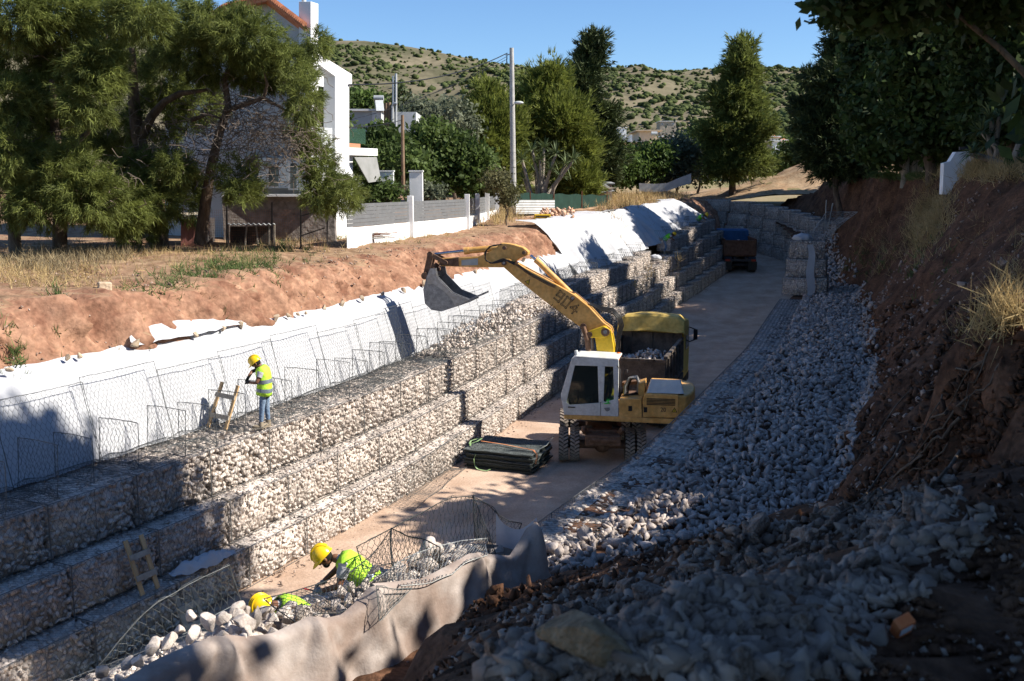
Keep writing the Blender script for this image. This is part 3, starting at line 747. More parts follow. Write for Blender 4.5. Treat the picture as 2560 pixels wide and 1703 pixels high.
# ---------------------------------------------------------------- near cage at the lower edge with its dusty cloth
NA = Vector((.26, 13.1, 0)); ND = Vector((-3.96, -4.5, 0)).normalized(); NN = Vector((-.75, .66, 0)).normalized()
def near(s, n, z): p = NA + ND * s + NN * n; return Vector((p.x, p.y, z))
cl_px = [(1345, 1290), (1330, 1297), (1310, 1340), (1283, 1384), (1235, 1380), (1190, 1372), (1130, 1405), (1060, 1440), (985, 1448), (930, 1452), (905, 1490), (860, 1530), (820, 1538), (784, 1528), (740, 1552), (689, 1576), (620, 1584), (556, 1576), (480, 1605), (400, 1640), (330, 1682), (240, 1740), (120, 1830)]
tops = [PLANE(a, b, NA, NN) for a, b in cl_px]
ss = [(p - NA).dot(ND) for p in tops]; zs = [p.z for p in tops]
sv = np.arange(-.12, ss[-1], .04); zt = np.interp(sv, ss, zs)
k = 30; vv = np.linspace(0, 1, k)
peaks = [(p - NA).dot(ND) for p in (tops[1], tops[5], tops[9], tops[13], tops[17])]
S2, V2 = np.meshgrid(sv, vv, indexing='ij')
base_z = 2.72
Zc = zt[:, None] + (base_z - zt[:, None]) * V2
n_off = -.04 - .16 * V2 + .05 * fbm(S2 * 2.2, V2 * 1.4, 3, 4) * (.3 + V2)
for pk in peaks:                                    # cones of folds hanging from the tied corners
    dlt = S2 - pk; spread = .05 + .55 * V2
    n_off = n_off - .10 * np.exp(-(dlt / spread) ** 2) * (1 - .4 * V2) + .05 * np.exp(-((np.abs(dlt) - spread * .8) / (spread * .35)) ** 2)
# top hem folded inwards
hem = np.where(V2 < .12, (.12 - V2) / .12, 0); n_off = n_off + .10 * hem; Zc = Zc - .05 * hem * hem
P3 = np.array([NA.x, NA.y])[None, None, :] + np.array([ND.x, ND.y])[None, None, :] * S2[..., None] + np.array([NN.x, NN.y])[None, None, :] * n_off[..., None]
o = place('backing_cloth', grid_mesh('backing_cloth', P3[..., 0], P3[..., 1], Zc, M_cloth_dirty)); setp(o, 'dusty grey beige cloth hung along the back of the stone filled cage', 'cloth')
# return flap at the far corner
fl = [[near(-.10 + .02 * math.sin(j), -.02 + .75 * u, 2.75 + (zt[2] - 2.75 + .05 * u - .30 * math.sin(u * 2.6)) * v) for v in np.linspace(0, 1, 9)] for j, u in enumerate(np.linspace(0, 1, 10))]
M_cloth_blue = mat('grey_geotextile', (0.42, 0.42, 0.45), (0.55, 0.55, 0.58), nscale=2, bump=.2, rough=.85, coord='World')
setp(MB().loft(fl, closed=False).build('cloth_flap', M_cloth_blue), 'pale grey cloth flap at the far corner of the near cage', 'cloth')

nc = thing('filled_cage', 'half closed wire cage of big stones with workers leaning over it', 'wire cage', tuple(near(3, .5, 2.8)))
nc0 = Vector(nc.location)
def wpart(name, me, parent=nc): me.transform(Matrix.Translation(-Vector(parent.location))); return place(name, me, None, parent)
# its stones, each one a part
r = np.random.default_rng(31); k = 0
for s in np.arange(1.9, 7.2, .21):
    for n in np.arange(.12, 1.12, .2):
        for lay in range(2):
            ztop = 3.42 + .16 * math.sin(s * 1.7) - .05 * n - (.25 if lay == 0 else 0) + (.1 if 3 < s < 4.6 and n > .5 else 0)
            p = near(s + r.normal() * .04 + .1 * lay, n + r.normal() * .03, ztop + r.normal() * .04)
            o = place('stone', CREAM[r.integers(5)], None, nc, p - nc0, tuple(r.uniform(0, 6.3, 3))); q = r.uniform(.075, .135); o.scale = (q, q, q * .9); k += 1
for s in np.arange(-.1, 1.9, .22):
    for n in np.arange(.15, 1.1, .22):
        p = near(s, n, 3.12 + .2 * math.exp(-((s - 1.0) / .6) ** 2) + r.normal() * .04)
        o = place('stone', CREAM[r.integers(5)], None, nc, p - nc0, tuple(r.uniform(0, 6.3, 3))); q = r.uniform(.10, .17); o.scale = (q, q, q * .9)
b = MB(); q = [near(-.1, .1, 2.8), near(7.4, .1, 2.8), near(7.4, 1.05, 2.8), near(-.1, 1.05, 2.8)]; b.prism(q, (0, 0, .42)); b.build('stone_core', M_core, nc, world=True)
# netting traced on the plane of the front panel (1.1 m in front of the cloth)
FP = near(0, 1.12, 0)
def trace(px, pn=FP): return [PLANE(a, b_, pn, NN) for a, b_ in px]
def net_between(name, up, lo, cell, rad, m, border=.008, sag=0.0, jitter=.02, seed=2):
    """net between two 3-D polylines"""
    def samp(pl, t):
        d_ = [0]
        for a, b_ in zip(pl[:-1], pl[1:]): d_.append(d_[-1] + (b_ - a).length)
        return np.stack([np.interp(t * d_[-1], d_, [p[i] for p in pl]) for i in range(3)], -1), d_[-1]
    _, Lu = samp(up, np.array([0.])); _, Ll = samp(lo, np.array([0.])); w = max(Lu, Ll); h = sum((a - b_).length for a, b_ in zip(up, lo)) / min(len(up), len(lo))
    h = max(h, .15)
    def f(u, v):
        a, _ = samp(up, u / w); c, _ = samp(lo, u / w); t = (v / h)[..., None]
        q_ = a * t + c * (1 - t); wv = sag * np.sin(math.pi * v / h)
        q_[..., 0] += wv * NN.x + .03 * vnoise(u * 2, v * 2, seed); q_[..., 1] += wv * NN.y + .03 * vnoise(u * 2 + 9, v * 2, seed); q_[..., 2] += .02 * vnoise(u * 2, v * 2 + 5, seed)
        return q_
    return net_mesh(name, w, h, cell, rad, f, m, border, jitter, seed)
up = trace([(150, 1725), (244, 1672), (290, 1612), (332, 1567), (382, 1513), (477, 1456), (573, 1414)]); lo = trace([(170, 1735), (260, 1690), (330, 1650), (400, 1615), (470, 1575), (515, 1544), (600, 1500)])
wpart('front_panel', net_between('front_panel', up, lo, .095, .0030, MATS['galvanised_wire'], .008))
up = trace([(892, 1370), (976, 1322), (1074, 1274), (1107, 1246), (1184, 1241), (1235, 1267), (1254, 1296), (1300, 1312)]); lo = trace([(905, 1425), (970, 1415), (1050, 1395), (1100, 1385), (1170, 1380), (1220, 1370), (1250, 1365), (1290, 1350)])
wpart('front_panel', net_between('front_panel', up, lo, .095, .0034, MATS['dark_wire'], .0085))
# partition nets running back to the cloth
for (a, b_, c, d_) in (((976, 1322), (1100, 1368), 1.35, 3.1), ((1184, 1241), (1240, 1385), .35, 3.1)):
    A_ = PLANE(*a, FP, NN); B_ = PLANE(*b_, NA + NN * .08, NN)
    wpart('partition', net_between('partition', [A_, A_.lerp(B_, .35) + Vector((0, 0, -.02)), A_.lerp(B_, .7) + Vector((0, 0, .03)), B_], [Vector((A_.x, A_.y, d_)), Vector((A_.lerp(B_, .35).x, A_.lerp(B_, .35).y, d_)), Vector((A_.lerp(B_, .7).x, A_.lerp(B_, .7).y, d_)), Vector((B_.x, B_.y, d_))], .085, .0040, MATS['dark_wire'], .009))
# wire and netting over the stones towards the kneeling worker
A_ = PLANE(976, 1322, FP, NN)
lw = [A_] + [PLANE(a, b_, near(0, n, 0), NN) for a, b_, n in ((930, 1385, 1.0), (880, 1425, .9), (800, 1462, .8), (710, 1484, .75), (660, 1500, .8))]
lo = [PLANE(a, b_, near(0, n, 0), NN) for a, b_, n in ((985, 1450, .3), (945, 1460, .2), (905, 1500, .15), (850, 1530, .1), (790, 1530, .1), (740, 1555, .1))]
wpart('lid_net', net_between('lid_net', lw, lo, .08, .0038, MATS['dark_wire'], .008))
up = [PLANE(a, b_, near(0, n, 0), NN) for a, b_, n in ((1215, 1345, .75), (1150, 1352, .75), (1080, 1365, .8), (1010, 1400, .8), (950, 1440, .75))]
lo = [PLANE(a, b_, near(0, -.10, 0), NN) for a, b_ in ((1215, 1390), (1170, 1408), (1130, 1440), (1080, 1455), (1000, 1462))]
wpart('lid_net', net_between('lid_net', up, lo, .08, .0040, MATS['pale_wire'], .008, -.0))
up = [PLANE(a, b_, near(0, -.15, 0), NN) for a, b_ in ((940, 1470), (985, 1475), (1030, 1472))]; lo = [PLANE(a, b_, near(0, -.24, 0), NN) for a, b_ in ((945, 1555), (965, 1540), (1000, 1510))]
wpart('lid_net', net_between('lid_net', up, lo, .08, .0035, MATS['galvanised_wire'], .006))
# ledge the workers stand on
for i in range(4):
    p = near(-.2 + 2 * (i + 1), 2.25, 1.2); d = -ND
    gabion((p.x, p.y, 1.2), math.atan2(d.y, d.x), 1.0, 1.99, 'gabion basket under the workers at the near cage', 'gabion baskets under the near cage', False, 1.15)
# flat net panel on the ground by the bottom row and an upright net against it
g0 = PZ(1115, 1160, .0); g1 = PZ(930, 1300, 0)
def flatf(u, v): p = g1 + (PZ(1160, 1195, 0) - g1).normalized() * 0; e = (g0 - g1).normalized(); nn = Vector((e.y, -e.x, 0)); return np.stack([g1.x + e.x * (u + .9) + nn.x * v, g1.y + e.y * (u + .9) + nn.y * v, .06 + .05 * vnoise(u * 2, v * 2, 3)], -1)
o = place('flat_net', net_mesh('flat_net', 4.0, .8, .1, .004, flatf, MATS['galvanised_wire'], .007, .02)); setp(o, 'wire net panel lying on the earth at the foot of the bottom row', 'wire net')
def upf(u, v): e = (g0 - g1).normalized(); return np.stack([g1.x + e.x * (u + 1.6) + .28 * e.y, g1.y + e.y * (u + 1.6) - .28 * e.x, .03 + v], -1)
o = place('upright_net', net_mesh('upright_net', 4.2, .85, .1, .0035, upf, MATS['galvanised_wire'], .006, .02)); setp(o, 'wire net panel standing in front of the bottom row near the folded mesh', 'wire net')

# ---------------------------------------------------------------- stone bench behind the right wall
M_bench = mat('bench_stone', (0.27, 0.215, 0.185), (0.50, 0.44, 0.40), nscale=4, detail=8, bump=.5, bscale=18, island=.33, rough=.92, spec=.12, lo=.25, hi=.62)
P = []; S = []; r = np.random.default_rng(77)
while len(P) < 9800:
    y = 12.6 + 40 * r.random() ** 1.35; a_ = RW(max(y, 14.8)) + (1.12 if y > 14.8 else .4); b_ = lerp_list(TPTS, max(y, TPTS[0][0])) + .55
    x = r.uniform(a_, b_); s = r.uniform(.055, .125) * (1.5 if r.random() < .06 else 1)
    z = RB(x, y)
    if z > 3.55: continue
    P.append((x, y, z + s * .35 + (.09 * r.random() if r.random() < .35 else 0) + .10 * math.exp(-((x - (a_ + b_) / 2) / 1.2) ** 2))); S.append(s)
for _ in range(900):
    y = r.uniform(51, 80); x = r.uniform(RW(y) + 1.2, max(RW(y) + 1.5, TOE(y) + .5)); s = r.uniform(.08, .2); P.append((x, y, RB(x, y) + s * .3)); S.append(s)
setp(place('bench_gravel', mesh_np('bench_gravel', *stones_np(P, S, 9), m=M_bench)), 'bed of broken grey limestone behind the right wall', 'gravel', None, 'stuff')

# rubble on the mound in the foreground
def hit(px, py, y0=2.2, y1=60):
    d = ray(px, py); t = y0 / d.y
    while t * d.y < y1:
        p = d * t; z = EYE + p.z
        if z <= RB(p.x, p.y): return Vector((p.x, p.y, RB(p.x, p.y)))
        t += .06
    return None
def inpoly(x, y, P):
    c = False; j = len(P) - 1
    for i in range(len(P)):
        if (P[i][1] > y) != (P[j][1] > y) and x < (P[j][0] - P[i][0]) * (y - P[i][1]) / (P[j][1] - P[i][1]) + P[i][0]: c = not c
        j = i
    return c
RUB = [(1180, 1720), (1230, 1640), (1400, 1545), (1560, 1480), (1700, 1410), (1890, 1330), (2063, 1285), (2200, 1245), (2390, 1200), (2350, 1310), (2230, 1420), (2120, 1510), (2040, 1610), (1960, 1720)]
r = np.random.default_rng(12); cnt = 0; tries = 0
while cnt < 285 and tries < 4000:
    tries += 1; px = r.uniform(1180, 2400); py = r.uniform(1200, 1720)
    if not inpoly(px, py, RUB): continue
    p = hit(px, py)
    if p is None or p.y > 13.5: continue
    w = r.uniform(26, 85) * (1.7 if r.random() < .12 else 1); s = w * p.y / F / 2.2; s = min(s, .30)
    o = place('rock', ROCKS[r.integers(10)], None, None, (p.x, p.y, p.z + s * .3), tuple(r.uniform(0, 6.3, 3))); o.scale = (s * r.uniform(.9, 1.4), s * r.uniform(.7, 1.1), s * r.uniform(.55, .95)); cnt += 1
    setp(o, 'broken limestone rock in the shaded rubble spilling down the near slope', 'rock', 'rocks of the near rubble')
for px, py, w, sx, me, rt, lab in ((1470, 1580, 300, (1.1, .7, .8), 0, (.2, .3, .5), 'big tan boulder at the edge of the near rubble'), (1238, 1640, 120, (.62, .6, 1.25), 1, (.2, -.5, .4), 'upright pale rock with a sunlit tip beside the soil'),
                           (1870, 1330, 75, (1, .8, .8), 2, (.2, .1, .9), 'blocky grey boulder on top of the rubble'), (1640, 1470, 130, (1.1, .8, .7), 3, (.1, .3, .2), 'wide brown boulder above the stone bench'), (1640, 1600, 120, (1, .9, .8), 4, (.4, .1, 1.2), 'rounded grey boulder amid the near rubble'), (1345, 1680, 130, (1, .9, .7), 5, (.4, .9, 1.8), 'cut faced brown boulder low in the rubble')):
    p = hit(px, py + w * .3) or PY(px, py, 6); s = w * p.y / F / 2.0
    if me == 0: BIGROCKS[0].materials.clear(); BIGROCKS[0].materials.append(mat('ochre_rock', (.20, .13, .07), (.36, .26, .16), nscale=2.2, detail=10, bump=.8, bscale=6, rough=.92, col3=(.42, .36, .3)))
    o = place('boulder', BIGROCKS[me], None, None, (p.x, p.y, p.z + s * .55 * sx[2]), rt); o.scale = tuple(s * q for q in sx); setp(o, lab, 'boulder')
P = []; S = []
tries = 0
while len(P) < 5600 and tries < 30000:
    tries += 1; px = r.uniform(1000, 2560); py = r.uniform(1180, 1720)
    dense = inpoly(px, py, RUB) or inpoly(px - 25, py - 30, RUB) or (r.random() < .35 and inpoly(px - 110, py - 70, RUB)) or (r.random() < .3 and inpoly(px + 60, py + 50, RUB))
    if not dense and r.random() > .07: continue
    d = ray(px, py); p = hit(px, py, 2.4, 15)
    if p is None: continue
    s = r.uniform(.010, .045) * (1.6 if dense and r.random() < .3 else (1 if dense else .55)); P.append((p.x, p.y, p.z + s * .3)); S.append(s)
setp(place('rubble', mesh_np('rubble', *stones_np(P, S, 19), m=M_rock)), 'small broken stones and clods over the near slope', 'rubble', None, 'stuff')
# stones lying in the dark slope
P = []; S = []
for _ in range(2600):
    y = r.uniform(10, 42); x = lerp_list(TPTS, max(y, 15.6)) + r.uniform(.2, 5.6) * r.random() ** .6; s = r.uniform(.02, .075) * (2.2 if r.random() < .05 else 1)
    P.append((x, y, RB(x, y) + s * .2)); S.append(s)
M_slopestone = mat('slope_stone', (0.20, 0.13, 0.095), (0.40, 0.31, 0.25), nscale=3, bump=.5, island=.4, rough=.93)
setp(place('slope_stones', mesh_np('slope_stones', *stones_np(P, S, 23), m=M_slopestone)), 'small stones stuck in the dark earth slope', 'stones', None, 'stuff')
# crumbs on the red bank, road edge and along the wall foot
P = []; S = []
for _ in range(2600):
    y = 12 + 50 * r.random() ** 1.3; o_ = r.uniform(2.2, 9) if r.random() < .5 else r.uniform(2.2, 3.8); x = L3(y) - o_ * 1.08; s = r.uniform(.015, .05) * (2 if r.random() < .05 else 1)
    P.append((x, y, LBANK_Z(x, y) + .03)); S.append(s)
for _ in range(1500):
    y = 14 + 60 * r.random(); x = L3(y) + (1.08 + abs(r.normal()) * .35) if r.random() < .7 else RW(y) - abs(r.normal()) * .6; s = r.uniform(.012, .05); P.append((x, y, rise(y) + .01)); S.append(s)
setp(place('earth_crumbs', mesh_np('earth_crumbs', *stones_np(P, S, 29), m=M_slopestone)), 'scattered clods and pebbles on the red bank and road edges', 'pebbles', None, 'stuff')

# clods of earth over the mound and the dark slope
P = []; S = []; r = np.random.default_rng(91); tries = 0
while len(P) < 3600 and tries < 20000:
    tries += 1; px = r.uniform(1000, 2560); py = r.uniform(760, 1720)
    p = hit(px, py, 2.4, 40)
    if p is None or p.z < 2.95 or (inpoly(px, py, RUB) and r.random() < .8): continue
    s = r.uniform(5, 17) * p.y / F * (1.7 if r.random() < .12 else 1); P.append((p.x, p.y, p.z + s * .15)); S.append(min(s, .16))
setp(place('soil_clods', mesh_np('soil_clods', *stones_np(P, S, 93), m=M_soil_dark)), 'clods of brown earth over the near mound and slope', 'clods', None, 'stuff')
# ================================================================ machines and things on site
M_yel = mat('loader_yellow', (0.62, 0.31, 0.07), (0.77, 0.44, 0.14), nscale=2.2, detail=12, rough=.5, spec=.35, n2=(9, .74, 1.06))
M_yel2 = mat('bright_yellow', (0.72, 0.46, 0.02), (0.78, 0.52, 0.03), nscale=4, rough=.4, spec=.4, n2=(11, .85, 1.03))
M_white = mat('cab_white', (0.58, 0.57, 0.53), (0.74, 0.74, 0.71), nscale=3, detail=12, rough=.45, spec=.35, n2=(15, .84, 1.03))
M_steel = mat('bucket_steel', (0.16, 0.16, 0.165), (0.30, 0.30, 0.30), nscale=6, detail=10, rough=.5, metal=.5, n2=(30, .8, 1.15))
M_rust = mat('brown_steel', (0.10, 0.055, 0.032), (0.22, 0.13, 0.085), nscale=8, detail=8, rough=.75, metal=.2)
M_rubber = mat('tyre_rubber', (0.035, 0.033, 0.03), (0.10, 0.085, 0.07), nscale=14, detail=6, rough=.9)
M_dustyrubber = mat('dusty_tread', (0.20, 0.165, 0.135), (0.33, 0.28, 0.235), nscale=12, detail=6, rough=.95)
M_black = mat('black_plastic', (0.015, 0.015, 0.015), rough=.5)
M_darksteel = mat('dark_steel', (0.03, 0.03, 0.032), (0.07, 0.06, 0.055), nscale=6, rough=.7)
M_hose = mat('black_hose', (0.02, 0.02, 0.02), rough=.4)
M_greyhood = mat('hood_grey', (0.50, 0.53, 0.52), (0.58, 0.60, 0.59), nscale=6, rough=.5)
M_glass = glass_mat('cab_glass', (0.015, 0.022, 0.02), .04, .62)
M_rod = mat('chrome_rod', (0.35, 0.38, 0.45), rough=.15, metal=1.0)
M_orange = mat('beacon_orange', (0.75, 0.16, 0.03), rough=.3)
M_letter = mat('black_print', (0.02, 0.02, 0.02), rough=.6)
M_wood = mat('pine_board', (0.46, 0.30, 0.15), (0.60, 0.42, 0.23), nscale=5, detail=8, rough=.8, stretch=(1, 1, .15))
M_woodgrey = mat('weathered_board', (0.30, 0.26, 0.21), (0.42, 0.37, 0.30), nscale=6, detail=8, rough=.85)

# ---- wheeled excavator
EXC = thing('wheeled_excavator', 'yellow wheeled excavator with white cab reaching its boom and bucket over the wall', 'excavator', (2.85, 30.5, 0))
XO = Vector(EXC.location)
uF = Vector((-.978, .21, 0)).normalized(); uW = Vector((-.21, -.978, 0)).normalized(); UP = Vector((0, 0, 1))
SP = PY(1409, 1047, 29.2)
def sp(px, py, back=0.0): return PLANE(px, py, SP - uW * back, uW)
def spl(L, back=0.0): return [sp(a, b, back) for a, b in L]
def eb(mb, name, m, parent=EXC, bevel=0.0, seg=2): return mb.build(name, m, parent, bevel, seg, world=True)
def pr(L, depth, back=0.0): return MB().prism(spl(L, back), -uW * depth)
# deck and skirts
W_UP = 2.45
deck = eb(pr([(1409.5, 1037.5), (1546, 1041.5), (1690, 1048), (1690, 1061), (1546, 1054.5), (1409.5, 1047.5)], W_UP), 'deck', M_yel, bevel=.02)
cab = bpy.data.objects.new('cab', None)
lowp = pr([(1410, 1037), (1403, 995), (1415, 1006), (1424, 1012.5), (1497, 1007.5), (1501, 1007), (1501.4, 1040)], .05)
cab = eb(lowp, 'cab', M_white, bevel=.012)
def cabp(mb, name, m, bevel=0.0): return mb.build(name, m, cab, bevel, 2, world=True)
cabp(pr([(1502.4, 1040), (1502, 1007), (1509, 1003), (1513, 1005.5), (1535, 999), (1546, 1000), (1546, 1041.6)], .05), 'rear_side_panel', M_white, .012)
for back, dp in ((0, .06), (.99, .06)):
    cabp(pr([(1403, 995), (1402, 987), (1422, 919.6), (1429, 897), (1441, 905), (1437, 914), (1416, 1006)], dp, back), 'front_post', M_white, .012)
    cabp(pr([(1429, 897), (1440, 892), (1546, 899), (1547, 917.5), (1437, 914)], dp, back), 'roof_rail', M_white, .012)
    cabp(pr([(1494, 915), (1512, 917), (1509, 1003), (1497, 1007.5)], dp, back), 'door_post', M_white, .008)
    cabp(pr([(1533, 917), (1547, 917), (1546, 1001), (1535, 999.5)], dp, back), 'rear_post', M_white, .012)
    w1 = cabp(pr([(1437.5, 914), (1494, 915.4), (1496, 1007), (1423, 1012), (1416, 1005.5)], .02, back + .02), 'window', M_glass)
    w2 = cabp(pr([(1512, 917), (1533, 917.4), (1535, 999), (1513, 1005), (1509, 1002)], .02, back + .02), 'window', M_glass)
cabp(pr([(1410, 1037), (1403, 995), (1416, 1006), (1424, 1012), (1497, 1008), (1546, 1000), (1546, 1041)], .05, 1.0), 'far_side_panel', M_white, .01)
rp = spl([(1428, 897), (1440, 889.5), (1546, 896.5), (1547, 901)]); cabp(MB().prism(rp, -uW * 1.05), 'roof', M_white, .03)
cabp(MB().prism(spl([(1445, 891), (1535, 897), (1535, 894.5), (1447, 888.5)], .12), -uW * .8), 'roof_hatch', mat('dusty_white', (.6, .55, .5), (.75, .73, .7), nscale=5, rough=.6), .01)
cabp(MB().prism(spl([(1403.5, 994), (1402.5, 987), (1422.5, 919.6), (1425, 921), (1406, 990)], .06), -uW * .93), 'windscreen', M_glass)
cabp(pr([(1410, 1037), (1403.5, 994), (1407, 994), (1413, 1037)], .95, .05), 'front_panel', M_white)
cabp(MB().prism(spl([(1412, 1035), (1546, 1040), (1546, 1037), (1412, 1033)], .06), -uW * .92), 'floor', M_darksteel)
st = MB(); st.prism(spl([(1478, 1030), (1482, 985), (1528, 985), (1528, 1030)], .3), -uW * .5); st.prism(spl([(1514, 985), (1522, 935), (1534, 935), (1530, 985)], .3), -uW * .5); cabp(st, 'seat', mat('seat_cloth', (.05, .05, .055), rough=.9), .03)
cabp(MB().prism(spl([(1462, 1012), (1462, 996), (1476, 996), (1476, 1012)], .3), -uW * .3), 'console', mat('console_grey', (.22, .3, .28), rough=.6), .01)
st = MB(); st.tube([sp(1440, 1020, .5), sp(1448, 985, .5), sp(1446, 972, .5)], .03, 8); st.tube([sp(1440, 970, .3), sp(1449, 967, .5), sp(1440, 970, .7)], .02, 6); cabp(st, 'steering_column', M_black)
st = MB(); st.tube([sp(1419, 1001, -.02), sp(1423, 1006, -.03), sp(1427, 1011, -.02)], .01, 6); st.bar(sp(1420, 1018, -.012), sp(1438, 1018.5, -.012), .03, .03); cabp(st, 'door_handle', M_black)
cabp(MB().prism(spl([(1510, 1020), (1524, 1019), (1525, 1025), (1519, 1029), (1514, 1027)], -.004), uW * .004), 'paint_chip', mat('bare_metal', (.2, .2, .2), rough=.6))
st = MB(); st.cyl(sp(1443, 889, .3), sp(1440, 876, .3), .07, .05, 12); cabp(st, 'work_lamp', M_greyhood)
st = MB(); c0_ = sp(1546.5, 887, .9); st.lathe([(.0, .13), (.05, .12), (.075, .07), (.08, 0)], c0_ - UP * .05, UP, 14); st.cyl(c0_ - UP * .16, c0_ - UP * .05, .03, .03, 8); cabp(st, 'beacon', M_orange)
st = MB(); st.tube([sp(1543, 915, -.02), sp(1551, 925, -.08), sp(1551, 985, -.08), sp(1546, 992, -.02)], .014, 6); st.tube([sp(1552, 960, .1), sp(1562, 925, .1), sp(1569, 925, .1), sp(1568, 932, .1)], .014, 6); cabp(st, 'grab_rail', M_darksteel)
# engine house
mid = eb(pr([(1548, 998), (1604, 998), (1605, 1044), (1547, 1042)], .85), 'battery_box', M_yel, bevel=.015)
MB().prism(spl([(1571, 1015), (1580, 1015), (1580, 1028), (1571, 1028)], -.004), uW * .006).build('latch', M_black, mid, world=True)
eng = eb(pr([(1606, 1000), (1613, 984), (1697, 988), (1697, 1046), (1606, 1044)], W_UP), 'engine_house', M_yel, bevel=.03)
def engp(mb, name, m, bev=0.0): return mb.build(name, m, eng, bev, 2, world=True)
for i in range(5): engp(MB().prism(spl([(1616.5, 996 + i * 3.6), (1688, 998 + i * 3.6), (1688, 999.8 + i * 3.6), (1616.5, 997.8 + i * 3.6)], -.004), uW * .012), 'louvre', M_black)
engp(MB().prism(spl([(1609, 1018), (1618, 1018), (1618, 1031), (1609, 1031)], -.004), uW * .006), 'latch', M_black)
engp(MB().bar(sp(1606, 1010, -.006), sp(1606, 1043, -.006), .012, .012), 'panel_seam', M_black)
hood_b = [sp(1617, 982, .1), sp(1710, 985, .1), sp(1710, 985, 2.1), sp(1617, 982, 2.1)]; hood_t = [p + UP * .42 + (Vector((hood_b[0] + hood_b[2]) / 2) - p).normalized() * .22 for p in hood_b]
st = MB(); st.loft([hood_b, hood_t], cap=True, smooth=False); hood = eb(st, 'engine_hood', M_greyhood, bevel=.04, seg=3)
for k in range(2):
    for j in range(9):
        a_ = hood_t[3].lerp(hood_t[2], .12 + .42 * k + j * .034); MB().bar(a_ + (hood_t[0] - hood_t[3]) * .03 + UP * .003, a_ + (hood_t[0] - hood_t[3]) * .13 + UP * .003, .02, .01).build('vent_slot', M_black, hood, world=True)
# counterweight with rounded tail
rg = []
for q in range(9):
    a_ = math.pi * q / 8 - math.pi / 2
    rg.append((a_))
tail = []
cR = sp(1697, 1000, W_UP / 2); back_ = -uF
for z0_, z1_ in ((0, 0),):
    pass
bz = sp(1697, 1046, 0).z; tz = sp(1697, 990, 0).z
poly = [cR + uW * (W_UP / 2) * math.sin(a_) + back_ * (.48 * math.cos(a_) ** .6 if math.cos(a_) > 1e-6 else 0) for a_ in rg]
poly = [Vector((p.x, p.y, bz)) for p in poly]
cw = eb(MB().prism(poly, UP * (tz - bz)), 'counterweight', M_yel, bevel=.07, seg=3)
# machinery between
st = MB(); st.prism(spl([(1548, 1000), (1612, 1000), (1612, 1040), (1548, 1040)], .9), -uW * 1.4)
eb(st, 'pump_bay', M_rust)
st = MB(); st.prism(spl([(1596, 1000), (1596, 960), (1612, 955), (1612, 1000)], .5), -uW * .7); eb(st, 'filter_box', M_yel, bevel=.02)
st = MB(); st.prism(spl([(1555, 965), (1600, 960), (1600, 952), (1555, 957)], 1.5), -uW * .3); st.prism(spl([(1555, 1000), (1560, 960), (1566, 960), (1562, 1000)], 1.2), -uW * .3); eb(st, 'slew_frame', M_rust)
for k in range(5):
    st = MB(); st.tube([sp(1560 + k * 2, 998, .7 + .05 * k), sp(1562 + k * 2, 965, .7 + .05 * k), sp(1573 + k * 2, 945 - k, .75 + .05 * k), sp(1588 + k, 944 - k, .8 + .05 * k), sp(1596 + k, 955, .85 + .05 * k), sp(1594, 985, .9)], .035, 7)
    eb(st, 'hose', mat('grey_hose', (.30, .29, .27), rough=.6) if k < 3 else M_hose)
st = MB(); [st.tube([sp(1556, 990 + k * 3, .5 + k * .1), sp(1575, 986 + k * 2, .5 + k * .1), sp(1590, 982 + 4 * k, .6), sp(1604, 995, .7)], .03, 6) for k in range(4)]; eb(st, 'hose_bundle', M_hose)
# boom, stick, bucket on the machine's centre plane
BB = 1.28
def bp(px, py, off=0.0): return PLANE(px, py, SP - uW * (BB - off), uW)
def bpr(L, half, off=0.0): return MB().prism([bp(a, b) + uW * (half + off) for a, b in L], -uW * (2 * half))
def pin(mb, px, py, r, half): c = bp(px, py); mb.cyl(c + uW * half, c - uW * half, r, r, 16)
foot = eb(bpr([(1482, 829), (1490, 820), (1516, 812), (1530, 824), (1537, 866), (1542, 960), (1502, 960), (1496, 887), (1490, 841)], .24), 'boom_foot', M_yel2, bevel=.02)
st = bpr([(1473, 826), (1482, 822), (1512, 812), (1522, 818), (1524, 834), (1514, 842), (1482, 842), (1474, 838)], .285); eb(st, 'boom_link', M_yel2, bevel=.02)
boom = eb(bpr([(1262, 667), (1257, 655), (1263, 646), (1276, 646), (1300, 660), (1360, 692), (1400, 713), (1438, 735), (1475, 765), (1512, 805), (1529, 817), (1534, 831), (1522, 842), (1494, 836), (1459, 820), (1370, 756), (1292, 694)], .20), 'boom', M_yel, bevel=.025)
def pins(L, nm, m_, par):
    for px, py, r_, hf in L: st = MB(); pin(st, px, py, r_, hf); st.build(nm, m_, par, world=True)
pins(((1516, 827, .13, .31), (1477, 833, .09, .31), (1461, 814, .10, .27), (1434, 744, .07, .23), (1264, 656, .085, .24)), 'pivot_pin', M_rust, boom)
pins(((1434, 744, .04, .25), (1516, 827, .06, .33), (1264, 656, .04, .26)), 'pin_cap', M_steel, boom)
st = MB()
for o_ in (.26, -.26): st.tube([bp(1461, 814) + uW * o_, bp(1472, 850) + uW * o_, bp(1476, 900) + uW * o_], [.075, .085, .09], 12)
eb(st, 'boom_cylinder', M_rust)
st = MB(); st.tube([bp(1478, 836) + uW * .1, bp(1482, 915) + uW * .1], .075, 12); eb(st, 'adjusting_cylinder', mat('grey_steel', (.3, .27, .25), rough=.4, metal=.6))
